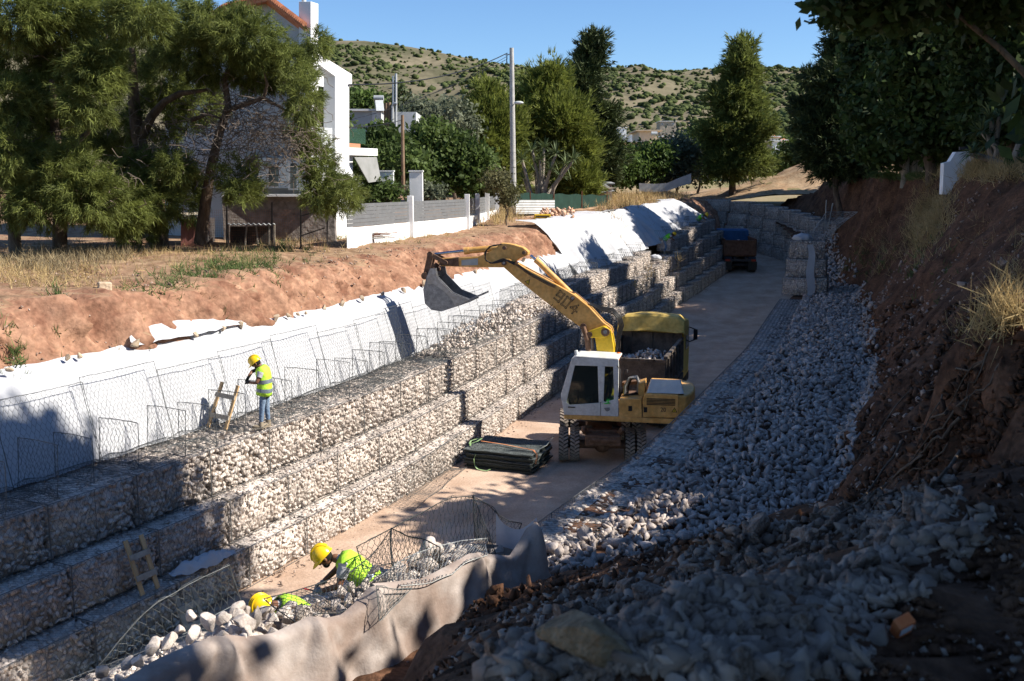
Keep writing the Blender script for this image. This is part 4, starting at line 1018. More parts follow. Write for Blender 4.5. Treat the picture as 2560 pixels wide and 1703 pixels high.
# stick cylinder over the boom
st = MB(); st.tube([bp(1326, 639), bp(1341, 651)], .045, 12); eb(st, 'cylinder_rod', M_rod)
st = MB(); st.tube([bp(1339, 649), bp(1346, 655), bp(1434, 741)], [.10, .095, .095], 16); eb(st, 'stick_cylinder', M_yel)
stick = eb(bpr([(1255, 607), (1270, 608), (1287, 611), (1310, 618), (1323, 629), (1322, 637), (1300, 646), (1287, 657), (1270, 668), (1224, 668), (1106, 665), (1095, 654), (1108, 645), (1198, 641), (1214, 634), (1241, 622)], .15), 'stick', M_yel, bevel=.02)
st = MB(); st.prism([bp(a, b) + uW * .154 for a, b in ((1100, 662), (1107, 647), (1150, 643), (1150, 665))], uW * .01); st.build('worn_plate', M_rust, stick, world=True)
st = MB(); st.prism([bp(a, b) + uW * .154 for a, b in ((1157, 650), (1198, 645), (1198, 662), (1157, 663))], uW * .008); st.build('bare_patch', mat('pale_patch', (.34, .35, .33), (.42, .41, .38), nscale=7, rough=.6), stick, world=True)
pins(((1313, 631, .06, .22), (1264, 619, .06, .22), (1119, 656, .065, .24), (1089, 674, .08, .3)), 'pivot_pin', M_rust, stick)
st = MB(); st.tube([bp(1262, 619), bp(1166, 627)], .10, 16); st.tube([bp(1172, 626.5), bp(1161, 627.5)], .115, 16); eb(st, 'bucket_cylinder', M_yel)
st = MB(); st.tube([bp(1162, 627), bp(1082, 636)], .045, 12); eb(st, 'cylinder_rod', M_rod)
st = MB()
for o_ in (.2, -.2): st.bar(bp(1080, 635) + uW * o_, bp(1119, 656) + uW * o_, .05, .14); st.bar(bp(1080, 635) + uW * o_ * .7, bp(1068, 690) + uW * o_ * .7, .05, .20); st.bar(bp(1092, 660) + uW * o_ * .6, bp(1066, 692) + uW * o_ * .6, .05, .16)
pin(st, 1080, 635, .09, .26); pin(st, 1068, 688, .11, .3); eb(st, 'bucket_linkage', M_rust, bevel=.015)
BW = .52
side = [(1078, 690), (1087, 668), (1102, 667), (1106, 688), (1144, 727), (1186, 744), (1187, 750), (1161, 759), (1115, 774), (1090, 770), (1074, 754), (1070, 720)]
bk_ = MB()
for o_ in (BW, -BW + .04): bk_.prism([bp(a, b) + uW * o_ for a, b in side], -uW * .04)
shell = [(1090, 690), (1078, 692), (1070, 720), (1074, 754), (1090, 770), (1115, 774), (1161, 759), (1190, 748)]
sv_ = [bp(a, b) for a, b in shell]; bk_.loft([[p + uW * BW for p in sv_], [p - uW * BW for p in sv_]], closed=False, smooth=False)
sv2 = [p + (bp(1120, 715) - p).normalized() * .03 for p in sv_]; bk_.loft([[p + uW * BW for p in sv2], [p - uW * BW for p in sv2]], closed=False, smooth=False)
bucket = eb(bk_, 'bucket', M_steel)
st = MB(); st.prism([bp(a, b) + uW * (BW + .002) for a, b in ((1080, 690), (1088, 669), (1101, 668), (1105, 690), (1143, 729), (1185, 745), (1150, 762), (1140, 742), (1120, 722), (1096, 706), (1082, 706))], uW * .025); st.build('cheek_plate', mat('worn_steel', (.26, .24, .22), (.38, .37, .36), nscale=8, rough=.45, metal=.5), bucket, world=True)
for k in range(5):
    o_ = BW - .06 - k * (2 * BW - .12) / 4; a_ = bp(1182, 748) + uW * o_; b_ = bp(1213, 735) + uW * o_
    MB().prism([a_ + uW * .05, a_ - uW * .05, b_ - uW * .025, b_ + uW * .025], UP * .06).build('tooth', M_steel, bucket, world=True)
# hoses on stick and boom
for k in range(4):
    st = MB(); st.tube([bp(1258 - k * 4, 610 + k) + uW * .2, bp(1238 - k * 3, 612 + k) + uW * (.22 + .03 * k), bp(1222 - k * 2, 622 + 3 * k) + uW * .26, bp(1217 + k, 645 + 2 * k) + uW * .26, bp(1230 + 3 * k, 657) + uW * .26, bp(1262 + 3 * k, 645 + 2 * k) + uW * .24, bp(1290, 655 + k * 2) + uW * .215], .016, 6); eb(st, 'hose', M_hose)
for k in range(3):
    st = MB(); st.tube([bp(1290, 653 + k * 3) + uW * .21, bp(1330, 682 + k * 3) + uW * .21, bp(1375, 706 + k * 3) + uW * .21, bp(1425, 728 + k * 2) + uW * .15, bp(1440, 730 + k) + uW * .05, bp(1475, 760) + uW * (.05 * k)], .014, 6); eb(st, 'pipe', M_rust if k else M_hose)
for k in range(4):
    st = MB(); st.tube([bp(1470 + k, 757 + k) + uW * (.06 * k - .1), bp(1500, 768 + 2 * k) + uW * (.06 * k - .1), bp(1532, 773 + 3 * k) + uW * (.06 * k - .1), bp(1552 - 2 * k, 793 + k) + uW * (.06 * k - .1), bp(1558 - 3 * k, 815) + uW * (.06 * k - .1), bp(1548 - 2 * k, 845) + uW * (.06 * k - .1), bp(1540, 880) + uW * (.06 * k - .1)], .022, 7); eb(st, 'hose', M_hose)
st = MB(); st.tube([bp(1348, 642), bp(1362, 655), bp(1395, 695), bp(1432, 733)], .014, 6); eb(st, 'pipe', M_hose)
# lettering on the boom and panels
bd = (bp(1443, 780) - bp(1395, 741)).normalized(); bu = (UP - bd * UP.dot(bd)).normalized()
o = place('lettering', text_mesh('Litronic', .20, M_letter, .002, 0.0), None, boom); basis(o, bd, UP, bp(1399, 778) + uW * .206 - XO)
DIG = {'9': [[(.6, .46), (0, .46), (0, 1), (.6, 1), (.6, 0), (.05, 0)]], '0': [[(0, 0), (.6, 0), (.6, 1), (0, 1), (0, 0)]], '4': [[(.45, 1), (0, .38), (.72, .38)], [(.5, .7), (.5, 0)]]}
for wdt, m_, lift, nm in ((.075, M_letter, .2065, 'digit'), (.022, M_yel, .2105, 'digit_fill')):
    for i_, ch_ in enumerate('904'):
        st = MB(); og = bp(1421, 755) + bd * (-.40 + i_ * .29) - bu * .15 + uW * lift
        for path in DIG[ch_]:
            for p_, q_ in zip(path[:-1], path[1:]):
                a_ = og + bd * p_[0] * .28 + bu * p_[1] * .29; b_ = og + bd * q_[0] * .28 + bu * q_[1] * .29; e_ = (b_ - a_).normalized() * wdt * .5; st.bar(a_ - e_, b_ + e_, wdt * .62, .003, uW)
        st.build(nm, m_, boom, world=True)
o = place('number', text_mesh('20', .17, M_letter, .002), None, eng); basis(o, -uF, UP, sp(1658, 1025, -.008) - XO)
for (px, py, pl, par) in ((1686, 1026, 's', eng), (1323, 703, 'b', boom)):
    c_ = (sp(px, py, -.006) if pl == 's' else bp(px, py) + uW * .208); xd = -uF if pl == 's' else bd; zd = (UP - xd * UP.dot(xd)).normalized()
    st = MB(); st.prism([c_ - xd * .085 - zd * .06, c_ + xd * .085 - zd * .06, c_ + zd * .09], uW * .003); tr = st.build('warning_triangle', M_letter, par, world=True)
    st = MB(); st.prism([c_ - xd * .055 - zd * .043 + uW * .004, c_ + xd * .055 - zd * .043 + uW * .004, c_ + zd * .06 + uW * .004], uW * .002); st.build('triangle_fill', M_yel2, par, world=True)
    st = MB(); st.bar(c_ + uW * .0075 + zd * .03, c_ + uW * .0075 - zd * .012, .012, .003, uW); st.bar(c_ + uW * .0075 - zd * .022, c_ + uW * .0075 - zd * .032, .012, .003, uW); st.build('exclamation_mark', M_letter, par, world=True)
# undercarriage
ax = Vector((.995, -.06, 0)).normalized(); fw = Vector((.06, .995, 0)).normalized(); UC = Vector((2.82, 30.75, 0))
st = MB(); st.box(UC + UP * .80, (.95, 3.1, .42), Euler((0, 0, -.06)).to_matrix()); eb(st, 'chassis', M_rust, bevel=.04)
st = MB(); st.cyl(UC + UP * .98, UC + UP * 1.42, .62, .62, 28); eb(st, 'slew_ring', M_darksteel)
st = MB(); st.box(UC - fw * 1.75 + UP * .78, (1.05, .5, .30), Euler((0, 0, -.06)).to_matrix()); st.box(UC - fw * 2.0 + UP * .80, (.8, .1, .12)); [st.bar(UC - fw * 1.7 + ax * q + UP * .95, UC - fw * 1.9 + ax * q * 1.2 + UP * 1.15, .12, .16) for q in (-.5, .5)]; eb(st, 'blade_mount', M_rust, bevel=.03)
def tyre_mesh(rad, w, lugs=26):
    st = MB(); hw = w / 2
    st.lathe([(rad * .55, -hw * .8), (rad * .80, -hw), (rad * .93, -hw * .95), (rad * .965, -hw * .8), (rad * .965, hw * .8), (rad * .93, hw * .95), (rad * .80, hw), (rad * .55, hw * .8)], (0, 0, 0), (1, 0, 0), 40)
    lg = MB()
    for i in range(lugs):
        for sd in (-1, 1):
            a_ = 2 * math.pi * (i + (.5 if sd > 0 else 0)) / lugs
            c1 = Vector((sd * hw * .92, math.cos(a_) * rad * .96, math.sin(a_) * rad * .96)); a2 = a_ + .16; c2 = Vector((0, math.cos(a2) * rad * .985, math.sin(a2) * rad * .985))
            lg.bar(c1, c2, rad * .125, rad * .09, Vector((0, math.cos(a_), math.sin(a_))))
    rim = MB(); rim.lathe([(0, -hw * .35), (rad * .2, -hw * .35), (rad * .24, -hw * .1), (rad * .5, -hw * .1), (rad * .56, -hw * .8), (rad * .56, hw * .8), (rad * .5, hw * .2), (rad * .24, hw * .2), (rad * .2, hw * .5), (0, hw * .5)], (0, 0, 0), (1, 0, 0), 28)
    return st, lg, rim
def wheel(parent, c, axdir, rad, w, treadm, rimm, proto=[None, {}]):
    key = (rad, w, treadm.name, rimm.name)
    if key not in proto[1]:
        a_, b_, c_ = tyre_mesh(rad, w); ms = []
        for mb, m_ in ((a_, M_rubber), (b_, treadm), (c_, rimm)):
            o = mb.build('wheel', m_, None); ms.append(o.data); bpy.data.objects.remove(o)
        proto[1][key] = ms
    ms = proto[1][key]; rz = math.atan2(axdir[1], axdir[0])
    o = place('wheel', ms[0], None, parent, c, (random.random() * 6, 0, 0)); o.rotation_euler = Euler((random.random() * 6, 0, rz), 'XYZ')
    place('tread', ms[1], None, o); place('rim', ms[2], None, o)
for f_ in (-1.28, 1.28):
    st = MB(); st.tube([UC + fw * f_ + ax * q + UP * .50 for q in (-1.1, 1.1)], .13, 12); st.ball(UC + fw * f_ + UP * .5, .26); eb(st, 'axle', M_rust)
    for q in (-1.17, -.83, .83, 1.17): wheel(EXC, UC + fw * f_ + ax * q + UP * .50 - XO, ax, .50, .29, M_dustyrubber, M_yel)
st = MB()
for q in (-1, 1): st.bar(UC - fw * 1.15 + ax * q * .3 + UP * 1.02, UC - fw * 1.15 + ax * q * .9 + UP * .9, .3, .06)
eb(st, 'step_plate', M_darksteel)

# ---- tipper trucks
def tipper(name, label, loc, ang, paint, bedm, tarp=None, load=420, headm=None, seed=1, scale=1.0):
    t = thing(name, label, 'truck', loc, ang); P = lambda mb, nm, m_, bev=0.0, par=None: mb.build(nm, m_, par or t, bev)
    Lb, Wb, z0, z1 = 4.5, 2.36, 1.22, 2.42
    st = MB(); st.box((Lb / 2, 0, z0), (Lb, Wb, .1)); P(st, 'bed_floor', bedm)
    for s_ in (-1, 1):
        st = MB(); st.box((Lb / 2, s_ * (Wb / 2 - .03), (z0 + z1) / 2), (Lb, .06, z1 - z0)); st.box((Lb / 2, s_ * (Wb / 2 - .02), z1 + .03), (Lb + .04, .13, .1)); st.box((Lb / 2, s_ * (Wb / 2 + .03), z0 + .08), (Lb, .08, .16)); sd = P(st, 'bed_side', bedm, .01)
        for i in range(6): MB().box((.25 + i * .8, s_ * (Wb / 2 + .045), (z0 + z1) / 2 + .05), (.12, .09, z1 - z0 - .16)).build('rib', bedm, sd)
    st = MB(); st.box((-.05, 0, 1.78), (.07, Wb - .02, 1.06)); st.box((-.07, 0, z1 - .10), (.1, Wb + .04, .14)); st.box((-.08, 0, 1.30), (.1, Wb, .1)); tg = P(st, 'tailgate', bedm, .012)
    for q in (-.78, -.26, .26, .78): MB().box((-.095, q, z1 - .1), (.05, .06, .15)).build('rib', bedm, tg)
    st = MB(); st.box((Lb - .04, 0, 2.05), (.08, Wb, 1.7)); P(st, 'headboard', headm or bedm, .012)
    for q in (-.8, 0, .8): MB().box((Lb - .10, q, 2.0), (.05, .08, 1.5)).build('headboard_rib', headm or bedm, t)
    if tarp:
        k = 15; rows = []
        for (x_, zb_, zt_) in ((Lb - .42, 2.74, 2.76), (Lb - .36, 2.66, 2.86), (Lb - .22, 2.60, 3.28), (Lb - .12, 2.60, 3.36), (Lb + .5, 2.5, 3.36), (Lb + 1.05, 2.45, 3.28)):
            hw = Wb / 2 + .10; sh = .55 if zt_ > 3.2 else .9; prof_ = [(-hw, zb_), (-hw - .02, (zb_ + zt_) / 2 - .05), (-hw + .02, zt_ - .30 * (zt_ - zb_)), (-hw * .80, zt_ - .05), (-hw * .4, zt_ + .0), (0, zt_ + .025), (hw * .4, zt_), (hw * .80, zt_ - .05), (hw - .02, zt_ - .30 * (zt_ - zb_)), (hw + .02, (zb_ + zt_) / 2 - .05), (hw, zb_)]
            rows.append([(x_ + .015 * math.sin(q_[0] * 9), q_[0], q_[1] + .012 * math.sin(q_[0] * 17 + x_ * 5)) for q_ in prof_])
        st = MB(); st.loft(rows, closed=False, smooth=False); st.loft([rows[0], [(Lb - .36, q_[1], 2.70) for q_ in rows[0]]], closed=False)
        o = P(st, 'tarpaulin', tarp); so_ = o.modifiers.new('thick', 'SOLIDIFY'); so_.thickness = .02
    st = MB(); [st.box((3.1, s_ * .42, .98), (7.6, .16, .28)) for s_ in (-1, 1)]; st.box((-.62, 0, .92), (.12, 2.3, .16)); P(st, 'chassis', M_darksteel, .01)
    [P(MB().box((-.64, s_ * .95, .93), (.12, .34, .14)), 'tail_light', mat('tail_red', (.4, .03, .02), rough=.3)) for s_ in (-1, 1)]
    [P(MB().box((-.55, s_ * .93, .52), (.03, .6, .62)), 'mudflap', M_black) for s_ in (-1, 1)]
    [P(MB().prism([(x_, s_ * 1.16 - .0, 1.02) for x_ in (-.5, 2.4)] + [(2.2, s_ * 1.16, 1.16), (-.3, s_ * 1.16, 1.16)], (0, -s_ * .55, 0)), 'mudguard', M_black) for s_ in (-1, 1)]
    # cab
    cb = MB(); cb.prism([(Lb + .35, -1.2, .75), (Lb + 2.25, -1.2, .75), (Lb + 2.3, -1.2, 1.7), (Lb + 2.05, -1.2, 2.85), (Lb + 1.8, -1.2, 3.0), (Lb + .45, -1.2, 3.0), (Lb + .35, -1.2, 2.8)], (0, 2.4, 0)); cbo = P(cb, 'cab', paint, .06)
    for s_ in (-1, 1):
        MB().prism([(Lb + .95, s_ * 1.205, 1.85), (Lb + 2.1, s_ * 1.205, 1.85), (Lb + 1.95, s_ * 1.205, 2.7), (Lb + .95, s_ * 1.205, 2.7)], (0, s_ * .01, 0)).build('side_window', M_glass, cbo)
        st = MB(); st.bar((Lb + 2.15, s_ * 1.2, 2.6), (Lb + 2.25, s_ * 1.45, 2.5), .04); st.bar((Lb + 2.15, s_ * 1.2, 2.0), (Lb + 2.25, s_ * 1.45, 2.1), .04); st.box((Lb + 2.22, s_ * 1.45, 2.3), (.08, .16, .42)); st.build('mirror', M_black, cbo)
    MB().prism([(Lb + 2.3, -1.05, 1.75), (Lb + 2.09, -1.05, 2.72), (Lb + 2.11, -1.05, 2.72), (Lb + 2.32, -1.05, 1.75)], (0, 2.1, 0)).build('windscreen', M_glass, cbo)
    MB().box((Lb + 2.28, 0, .6), (.3, 2.4, .36)).build('bumper', M_darksteel, cbo, .03)
    [P(MB().box((Lb - .3, s_ * 1.0, .85), (1.3, .45, .5)), 'fuel_tank', M_darksteel, .05) for s_ in (-1, 1)]
    for x_ in (.35, 1.65):
        for q in (-1.08, -.76, .76, 1.08): wheel(t, Vector((x_, q, .5)), (0, 1, 0), .5, .29, M_rubber, M_darksteel)
    for q in (-1.05, 1.05): wheel(t, Vector((Lb + 1.35, q, .5)), (0, 1, 0), .5, .3, M_rubber, M_darksteel)
    [P(MB().tube([(x_, -.8, .5), (x_, .8, .5)], .11, 10), 'axle', M_darksteel) for x_ in (.35, 1.65, Lb + 1.35)]
    # load: stones, one by one where they show
    r_ = np.random.default_rng(seed); ld = thing('stone_load', 'pale stones heaped in the bed of the ' + label, 'stones', loc, ang) if False else None
    if load:
        Pp = []; Ss = []
        for _ in range(load):
            x_ = r_.uniform(.15, Lb - .3); y_ = r_.uniform(-1.0, 1.0); h_ = .45 + .5 * math.exp(-((x_ - 2.9) / 1.2) ** 2 - ((y_ + .25) / .75) ** 2) + .25 * math.exp(-((x_ - .9) / .7) ** 2)
            Pp.append((x_, y_, z0 + .1 + h_ * r_.uniform(.55, 1))); Ss.append(r_.uniform(.07, .15))
        o = place('stone_load', mesh_np('stone_load', *stones_np(Pp, Ss, seed), m=M_stone), None, None, loc, (0, 0, ang)); setp(o, 'pale stones heaped in the bed of the ' + ('blue truck' if headm else 'truck with the yellow tarpaulin'), 'stones', None, 'stuff')
    t.scale = (scale,) * 3
    return t
M_tarp = mat('yellow_tarpaulin', (0.52, 0.34, 0.07), (0.72, 0.52, 0.15), nscale=1.8, detail=8, rough=.6, bump=.3, bscale=4, n2=(9, .75, 1.05))
M_bed = mat('worn_bed_steel', (0.075, 0.062, 0.052), (0.19, 0.155, 0.125), nscale=3, detail=10, rough=.7, metal=.2, n2=(18, .8, 1.15))
M_bedrust = mat('rusty_bed', (0.10, 0.045, 0.025), (0.20, 0.10, 0.06), nscale=4, detail=8, rough=.8)
M_blue = mat('truck_blue', (0.02, 0.075, 0.17), (0.035, 0.11, 0.24), nscale=3, rough=.5)
tr = Vector((4.15, 33.9, 0)); tf = Vector((1.30, 4.4, 0)); tipper('tipper_truck', 'dump truck with a yellow tarpaulin over its headboard, bed open beside the excavator', tuple(tr), math.atan2(tf.y, tf.x), M_yel2, M_bed, M_tarp, 560, None, 3)
t2 = tipper('tipper_truck', 'blue dump truck with a rusty brown tailgate in front of the curved end wall', (17.2, 75.3, rise(75.3) + .02), R(84), M_blue, M_bedrust, None, 420, M_blue, 8, 1.0)

# ---- bundle of folded mesh panels
s0 = PZ(1163, 1168, 0); s1 = PZ(1330, 1186, 0); s2_ = PZ(1374, 1150, 0); ex = (s1 - s0); Lx = ex.length; ex.normalize(); ey = Vector((-ex.y, ex.x, 0)); Ly = 1.75
stk = thing('mesh_bundle', 'strapped stack of folded dark wire mesh panels beside the excavator wheels', 'mesh stack', tuple(s0), math.atan2(ex.y, ex.x))
rr2 = np.random.default_rng(4); M_meshdark = mat('coated_mesh', (0.018, 0.024, 0.022), (0.05, 0.062, 0.058), nscale=30, detail=6, rough=.6, metal=.2, bump=.8, bscale=60)
def flat(u, v): return np.stack([u, v, .022 + .02 * vnoise(u * 4, v * 4, 2)], -1)
NETF = net_mesh('folded_panel', Lx, Ly, .07, .0055, flat, mat('mesh_grey', (.17, .19, .185), rough=.5, metal=.3), .008, .03)
def flat2(u, v): return np.stack([u + .03, v + .02, .055 + .025 * vnoise(u * 5, v * 5, 7)], -1)
NETF2 = net_mesh('folded_panel', Lx, Ly, .075, .005, flat2, MATS['mesh_grey'], .008, .04, 9)
for k in range(9):
    dx, dy = rr2.normal() * .03, rr2.normal() * .04; z_ = .01 + k * .055 + (.0 if k < 5 else .03)
    lay = MB(); n_ = 20; ring = lambda z__, q: [(q * (-.0) + dx + Lx * a_ + .012 * math.sin(a_ * 40 + k), dy + Ly * b_ + .012 * math.sin(b_ * 37 + k * 2), z__) for a_, b_ in [(i / n_, 0) for i in range(n_)] + [(1, i / n_) for i in range(n_)] + [(1 - i / n_, 1) for i in range(n_)] + [(0, 1 - i / n_) for i in range(n_)]]
    lay.loft([ring(z_, 0), ring(z_ + .045, 0)], cap=True, smooth=False); lay.build('folded_panel', M_meshdark, stk)
    if k in (2, 4, 6, 8): place('wire_edge', NETF, None, stk, loc=(dx, dy, z_ + .03)); place('wire_edge', NETF2, None, stk, loc=(dx, dy, z_ + .0))
def strap(pts, m, nm, w=.05):
    st = MB(); P_ = [Vector(p) for p in pts]
    for a_, b_ in zip(P_[:-1], P_[1:]): st.bar(a_, b_, w, .006)
    st.build(nm, m, stk)
M_strapo = mat('orange_strap', (0.55, 0.17, 0.06), (.6, .3, .15), nscale=4, rough=.7); M_strapg = mat('green_strap', (0.20, 0.34, 0.13), (.3, .42, .22), nscale=6, rough=.7)
strap([(.15, Ly * .5, .60), (Lx * .45, Ly * .42, .605), (Lx * .95, Ly * .25, .60), (Lx + .03, Ly * .2, .5), (Lx + .03, Ly * .12, .25)], M_strapo, 'orange_strap')
strap([(.35, -.02, .42), (.30, -.04, .3), (.33, -.04, .1), (.45, -.12, .02), (.75, -.2, .015), (.85, -.1, .05)], M_strapg, 'green_strap')
strap([(-.08, Ly * .3, .58), (-.12, Ly * .42, .62), (.05, Ly * .55, .66), (.18, Ly * .5, .68), (.1, Ly * .38, .63), (-.06, Ly * .32, .58), (.02, Ly * .2, .57)], M_strapg, 'green_strap')
st = MB(); st.tube([(Lx - .2, Ly * .9, .6), (Lx + .12, Ly * .95, .75), (Lx + .22, Ly * .7, .82), (Lx + .2, Ly * .4, .7), (Lx, Ly * .3, .6)], .008, 5); st.build('stray_wire', MATS['mesh_grey'], stk)

# ---- short wooden ladders
def ladder(label, l0, l1, r0, r1, rungs, m1=M_wood, m2=M_woodgrey):
    t = thing('wooden_ladder', label, 'ladder', tuple(l0))
    for a_, b_ in ((l0, l1), (r0, r1)): MB().bar(a_, b_, .085, .04, (r0 - l0).cross(l1 - l0)).build('rail', m1, t, .004, world=True)
    nrm = (r0 - l0).cross(l1 - l0).normalized(); nrm = nrm if nrm.y < 0 else -nrm
    for k in rungs: MB().bar(l0.lerp(l1, k) + nrm * .042 - (r0 - l0).normalized() * .05, r0.lerp(r1, k) + nrm * .042 + (r0 - l0).normalized() * .05, .03, .105, (l1 - l0)).build('rung', m2, t, .003, world=True)
l0 = PZ(520, 1068, 2.88); r0 = PZ(563, 1076, 2.88)
ladder('short pine ladder standing beside the worker on the top row', l0, PY(556, 955, l0.y + .22), r0, PY(595, 964, r0.y + .22), (.27, .72))
l0 = PZ(357, 1488, Z1 + .02); r0 = PZ(395, 1471, Z1 + .02)
ladder('short wooden ladder leaning in shade against the middle row', l0, PY(313, 1352, l0.y + .14), r0, PY(352, 1337, r0.y + .14), (.3, .68))
l0 = PZ(478, 1615, .02); r0 = PZ(520, 1596, .02)
ladder('dark wooden ladder leaning on the bottom row behind loose netting', l0, PY(440, 1490, l0.y + .2), r0, PY(482, 1470, r0.y + .2), (.35, .72), M_woodgrey)
# crumpled white cloth on the ledge
a_ = PZ(425, 1440, Z1 + .05); b_ = PZ(585, 1380, Z1 + .05); d_ = (b_ - a_); nn_ = Vector((d_.y, -d_.x, 0)).normalized()
U, W = np.meshgrid(np.linspace(0, 1, 40), np.linspace(-1, 1, 18)); wid = .20 * np.sin(np.clip(U * .92 + .06, 0, 1) * math.pi) ** .5
X = a_.x + d_.x * U + nn_.x * W * wid; Y = a_.y + d_.y * U + nn_.y * W * wid; Z = Z1 + .04 + (.20 * np.sin(np.clip(U, .02, .98) * math.pi) ** .6) * (1 - W ** 2) * (1 + .35 * fbm(U * 9, W * 2, 3, 3)) + .03 * fbm(U * 20, W * 5, 2, 2)
setp(place('crumpled_cloth', grid_mesh('crumpled_cloth', X, Y, Z, M_cloth)), 'crumpled white cloth lying on the bottom row ledge', 'cloth')
# steel plate on the road, far
st = MB(); st.box(PZ(1890, 747, .06), (1.6, .5, .1)); setp(st.build('steel_plate', M_darksteel), 'dark flat plate lying on the shaded road', 'plate')
# ================================================================ people
M_skin = mat('skin', (0.16, 0.075, 0.045), (0.20, 0.095, 0.055), nscale=8, rough=.55, spec=.3)
M_hair = mat('hair', (0.008, 0.007, 0.006), rough=.8)
M_jeans = mat('denim', (0.10, 0.16, 0.26), (0.22, 0.30, 0.40), nscale=5, detail=8, rough=.9, bump=.5, bscale=14)
M_tshirt = mat('grey_shirt', (0.33, 0.33, 0.35), (0.40, 0.40, 0.42), nscale=6, rough=.9, bump=.4, bscale=12)
M_darkshirt = mat('black_sleeve', (0.012, 0.012, 0.013), rough=.9)
M_vest = mat('hi_vis_lime', (0.40, 0.72, 0.04), (0.52, 0.85, 0.07), nscale=4, rough=.7, bump=.6, bscale=9)
M_vestg = mat('hi_vis_green', (0.10, 0.50, 0.03), (0.16, 0.60, 0.05), nscale=4, rough=.7, bump=.5, bscale=9)
M_band = mat('reflective_band', (0.16, 0.20, 0.25), (0.24, 0.28, 0.33), nscale=9, rough=.35, metal=.3)
M_hat = mat('hard_hat_yellow', (0.80, 0.52, 0.01), rough=.28, spec=.5)
M_hatg = mat('hard_hat_green', (0.05, 0.55, 0.04), rough=.3, spec=.5)
M_glove = mat('black_glove', (0.018, 0.018, 0.02), rough=.8)
M_glovegrey = mat('grey_glove', (0.20, 0.21, 0.21), (.28, .28, .28), nscale=14, rough=.85)
M_boot = mat('dusty_boot', (0.22, 0.18, 0.13), (0.32, 0.27, 0.20), nscale=8, rough=.9)

def skin_body(J, bones, mats, extra=None):
    names = list(J); idx = {n: i for i, n in enumerate(names)}
    me = bpy.data.meshes.new('body'); me.from_pydata([J[n][:3] for n in names], [(idx[a], idx[b]) for a, b, _ in bones], [])
    o = bpy.data.objects.new('body', me); COL.objects.link(o)
    o.modifiers.new('skin', 'SKIN'); sv = me.skin_vertices[0].data
    for n, i in idx.items():
        r = J[n][3]; sv[i].radius = (r if not isinstance(r, tuple) else r[0], r if not isinstance(r, tuple) else r[1])
    sv[idx['pelvis']].use_root = True
    ss_ = o.modifiers.new('sub', 'SUBSURF'); ss_.levels = 2; ss_.render_levels = 2
    dg = bpy.context.evaluated_depsgraph_get(); dg.update(); em = bpy.data.meshes.new_from_object(o.evaluated_get(dg)); bpy.data.objects.remove(o)
    em.materials.clear()
    for m_ in mats: em.materials.append(m_)
    A = np.array([J[a][:3] for a, b, _ in bones]); B = np.array([J[b][:3] for a, b, _ in bones]); mi = np.array([k for _, _, k in bones])
    for p in em.polygons:
        c = np.array(p.center); d = B - A; t = np.clip(((c - A) * d).sum(1) / np.maximum((d * d).sum(1), 1e-9), 0, 1); q = A + d * t[:, None]
        p.material_index = int(mi[np.argmin(np.linalg.norm(c - q, axis=1))]); p.use_smooth = True
    return em
def head_parts(body_me, c, fwd, up):
    """face details joined onto the body: skull, nose, ears, chin, eyes"""
    fwd = Vector(fwd).normalized(); up = Vector(up); up = (up - fwd * up.dot(fwd)).normalized(); side = up.cross(fwd); c = Vector(c)
    M = Matrix((side, fwd, up)).transposed()
    b = MB(); b.ball(c, (.076, .098, .112), 16, 12, M); b.ball(c + fwd * .05 - up * .075, (.045, .045, .045), 10, 8, M); b.ball(c + fwd * .102 - up * .015, (.014, .022, .026), 8, 6, M)
    for s in (-1, 1): b.ball(c + side * .078 * s - up * .01 - fwd * .005, (.012, .022, .034), 8, 6, M)
    e = MB()
    for s in (-1, 1): e.ball(c + fwd * .088 + side * .033 * s + up * .01, (.014, .01, .008), 8, 6, M)
    h = MB(); rows = []
    h.ball(c - fwd * .012 + up * .012, (.082, .098, .112), 16, 12, M)
    beard = MB(); beard.ball(c + fwd * .045 - up * .08, (.056, .05, .048), 12, 8, M)
    return b, e, h, beard, M
def hard_hat(parent, c, fwd, up, m, sc=1.0):
    fwd = Vector(fwd).normalized(); up = Vector(up); up = (up - fwd * up.dot(fwd)).normalized(); side = up.cross(fwd); c = Vector(c); b = MB()
    def pt(x, y, z): return c + side * x * sc + fwd * y * sc + up * z * sc
    rows = []; n = 28
    for i in range(9):
        a = math.pi / 2 * i / 8; rr_ = math.cos(a) ** .8 if i < 8 else .02; zz_ = .155 * math.sin(a) ** 1.05
        rows.append([pt(.118 * rr_ * math.cos(2 * math.pi * j / n), .142 * rr_ * math.sin(2 * math.pi * j / n), zz_) for j in range(n)])
    b.loft(rows)
    br = []
    for j in range(n):
        a = 2 * math.pi * j / n; f = max(0, math.sin(a)); ex = .012 + .055 * f ** 1.5
        br.append((pt(.118 * math.cos(a), .142 * math.sin(a), .004), pt((.118 + ex * .7) * math.cos(a), (.142 + ex) * math.sin(a), -.012 - .02 * f), pt((.118 + ex * .7) * math.cos(a), (.142 + ex) * math.sin(a), -.018 - .02 * f), pt(.114 * math.cos(a), .138 * math.sin(a), -.008)))
    b.loft([[q[k] for q in br] for k in range(4)])
    for xo in (-.035, 0, .035):
        b.tube([pt(xo, .142 * math.cos(t) * .97, .158 * math.sin(t) + .003) for t in np.linspace(.35, math.pi - .35, 10)], .011 * sc, 6)
    return b.build('hard_hat', m, parent)
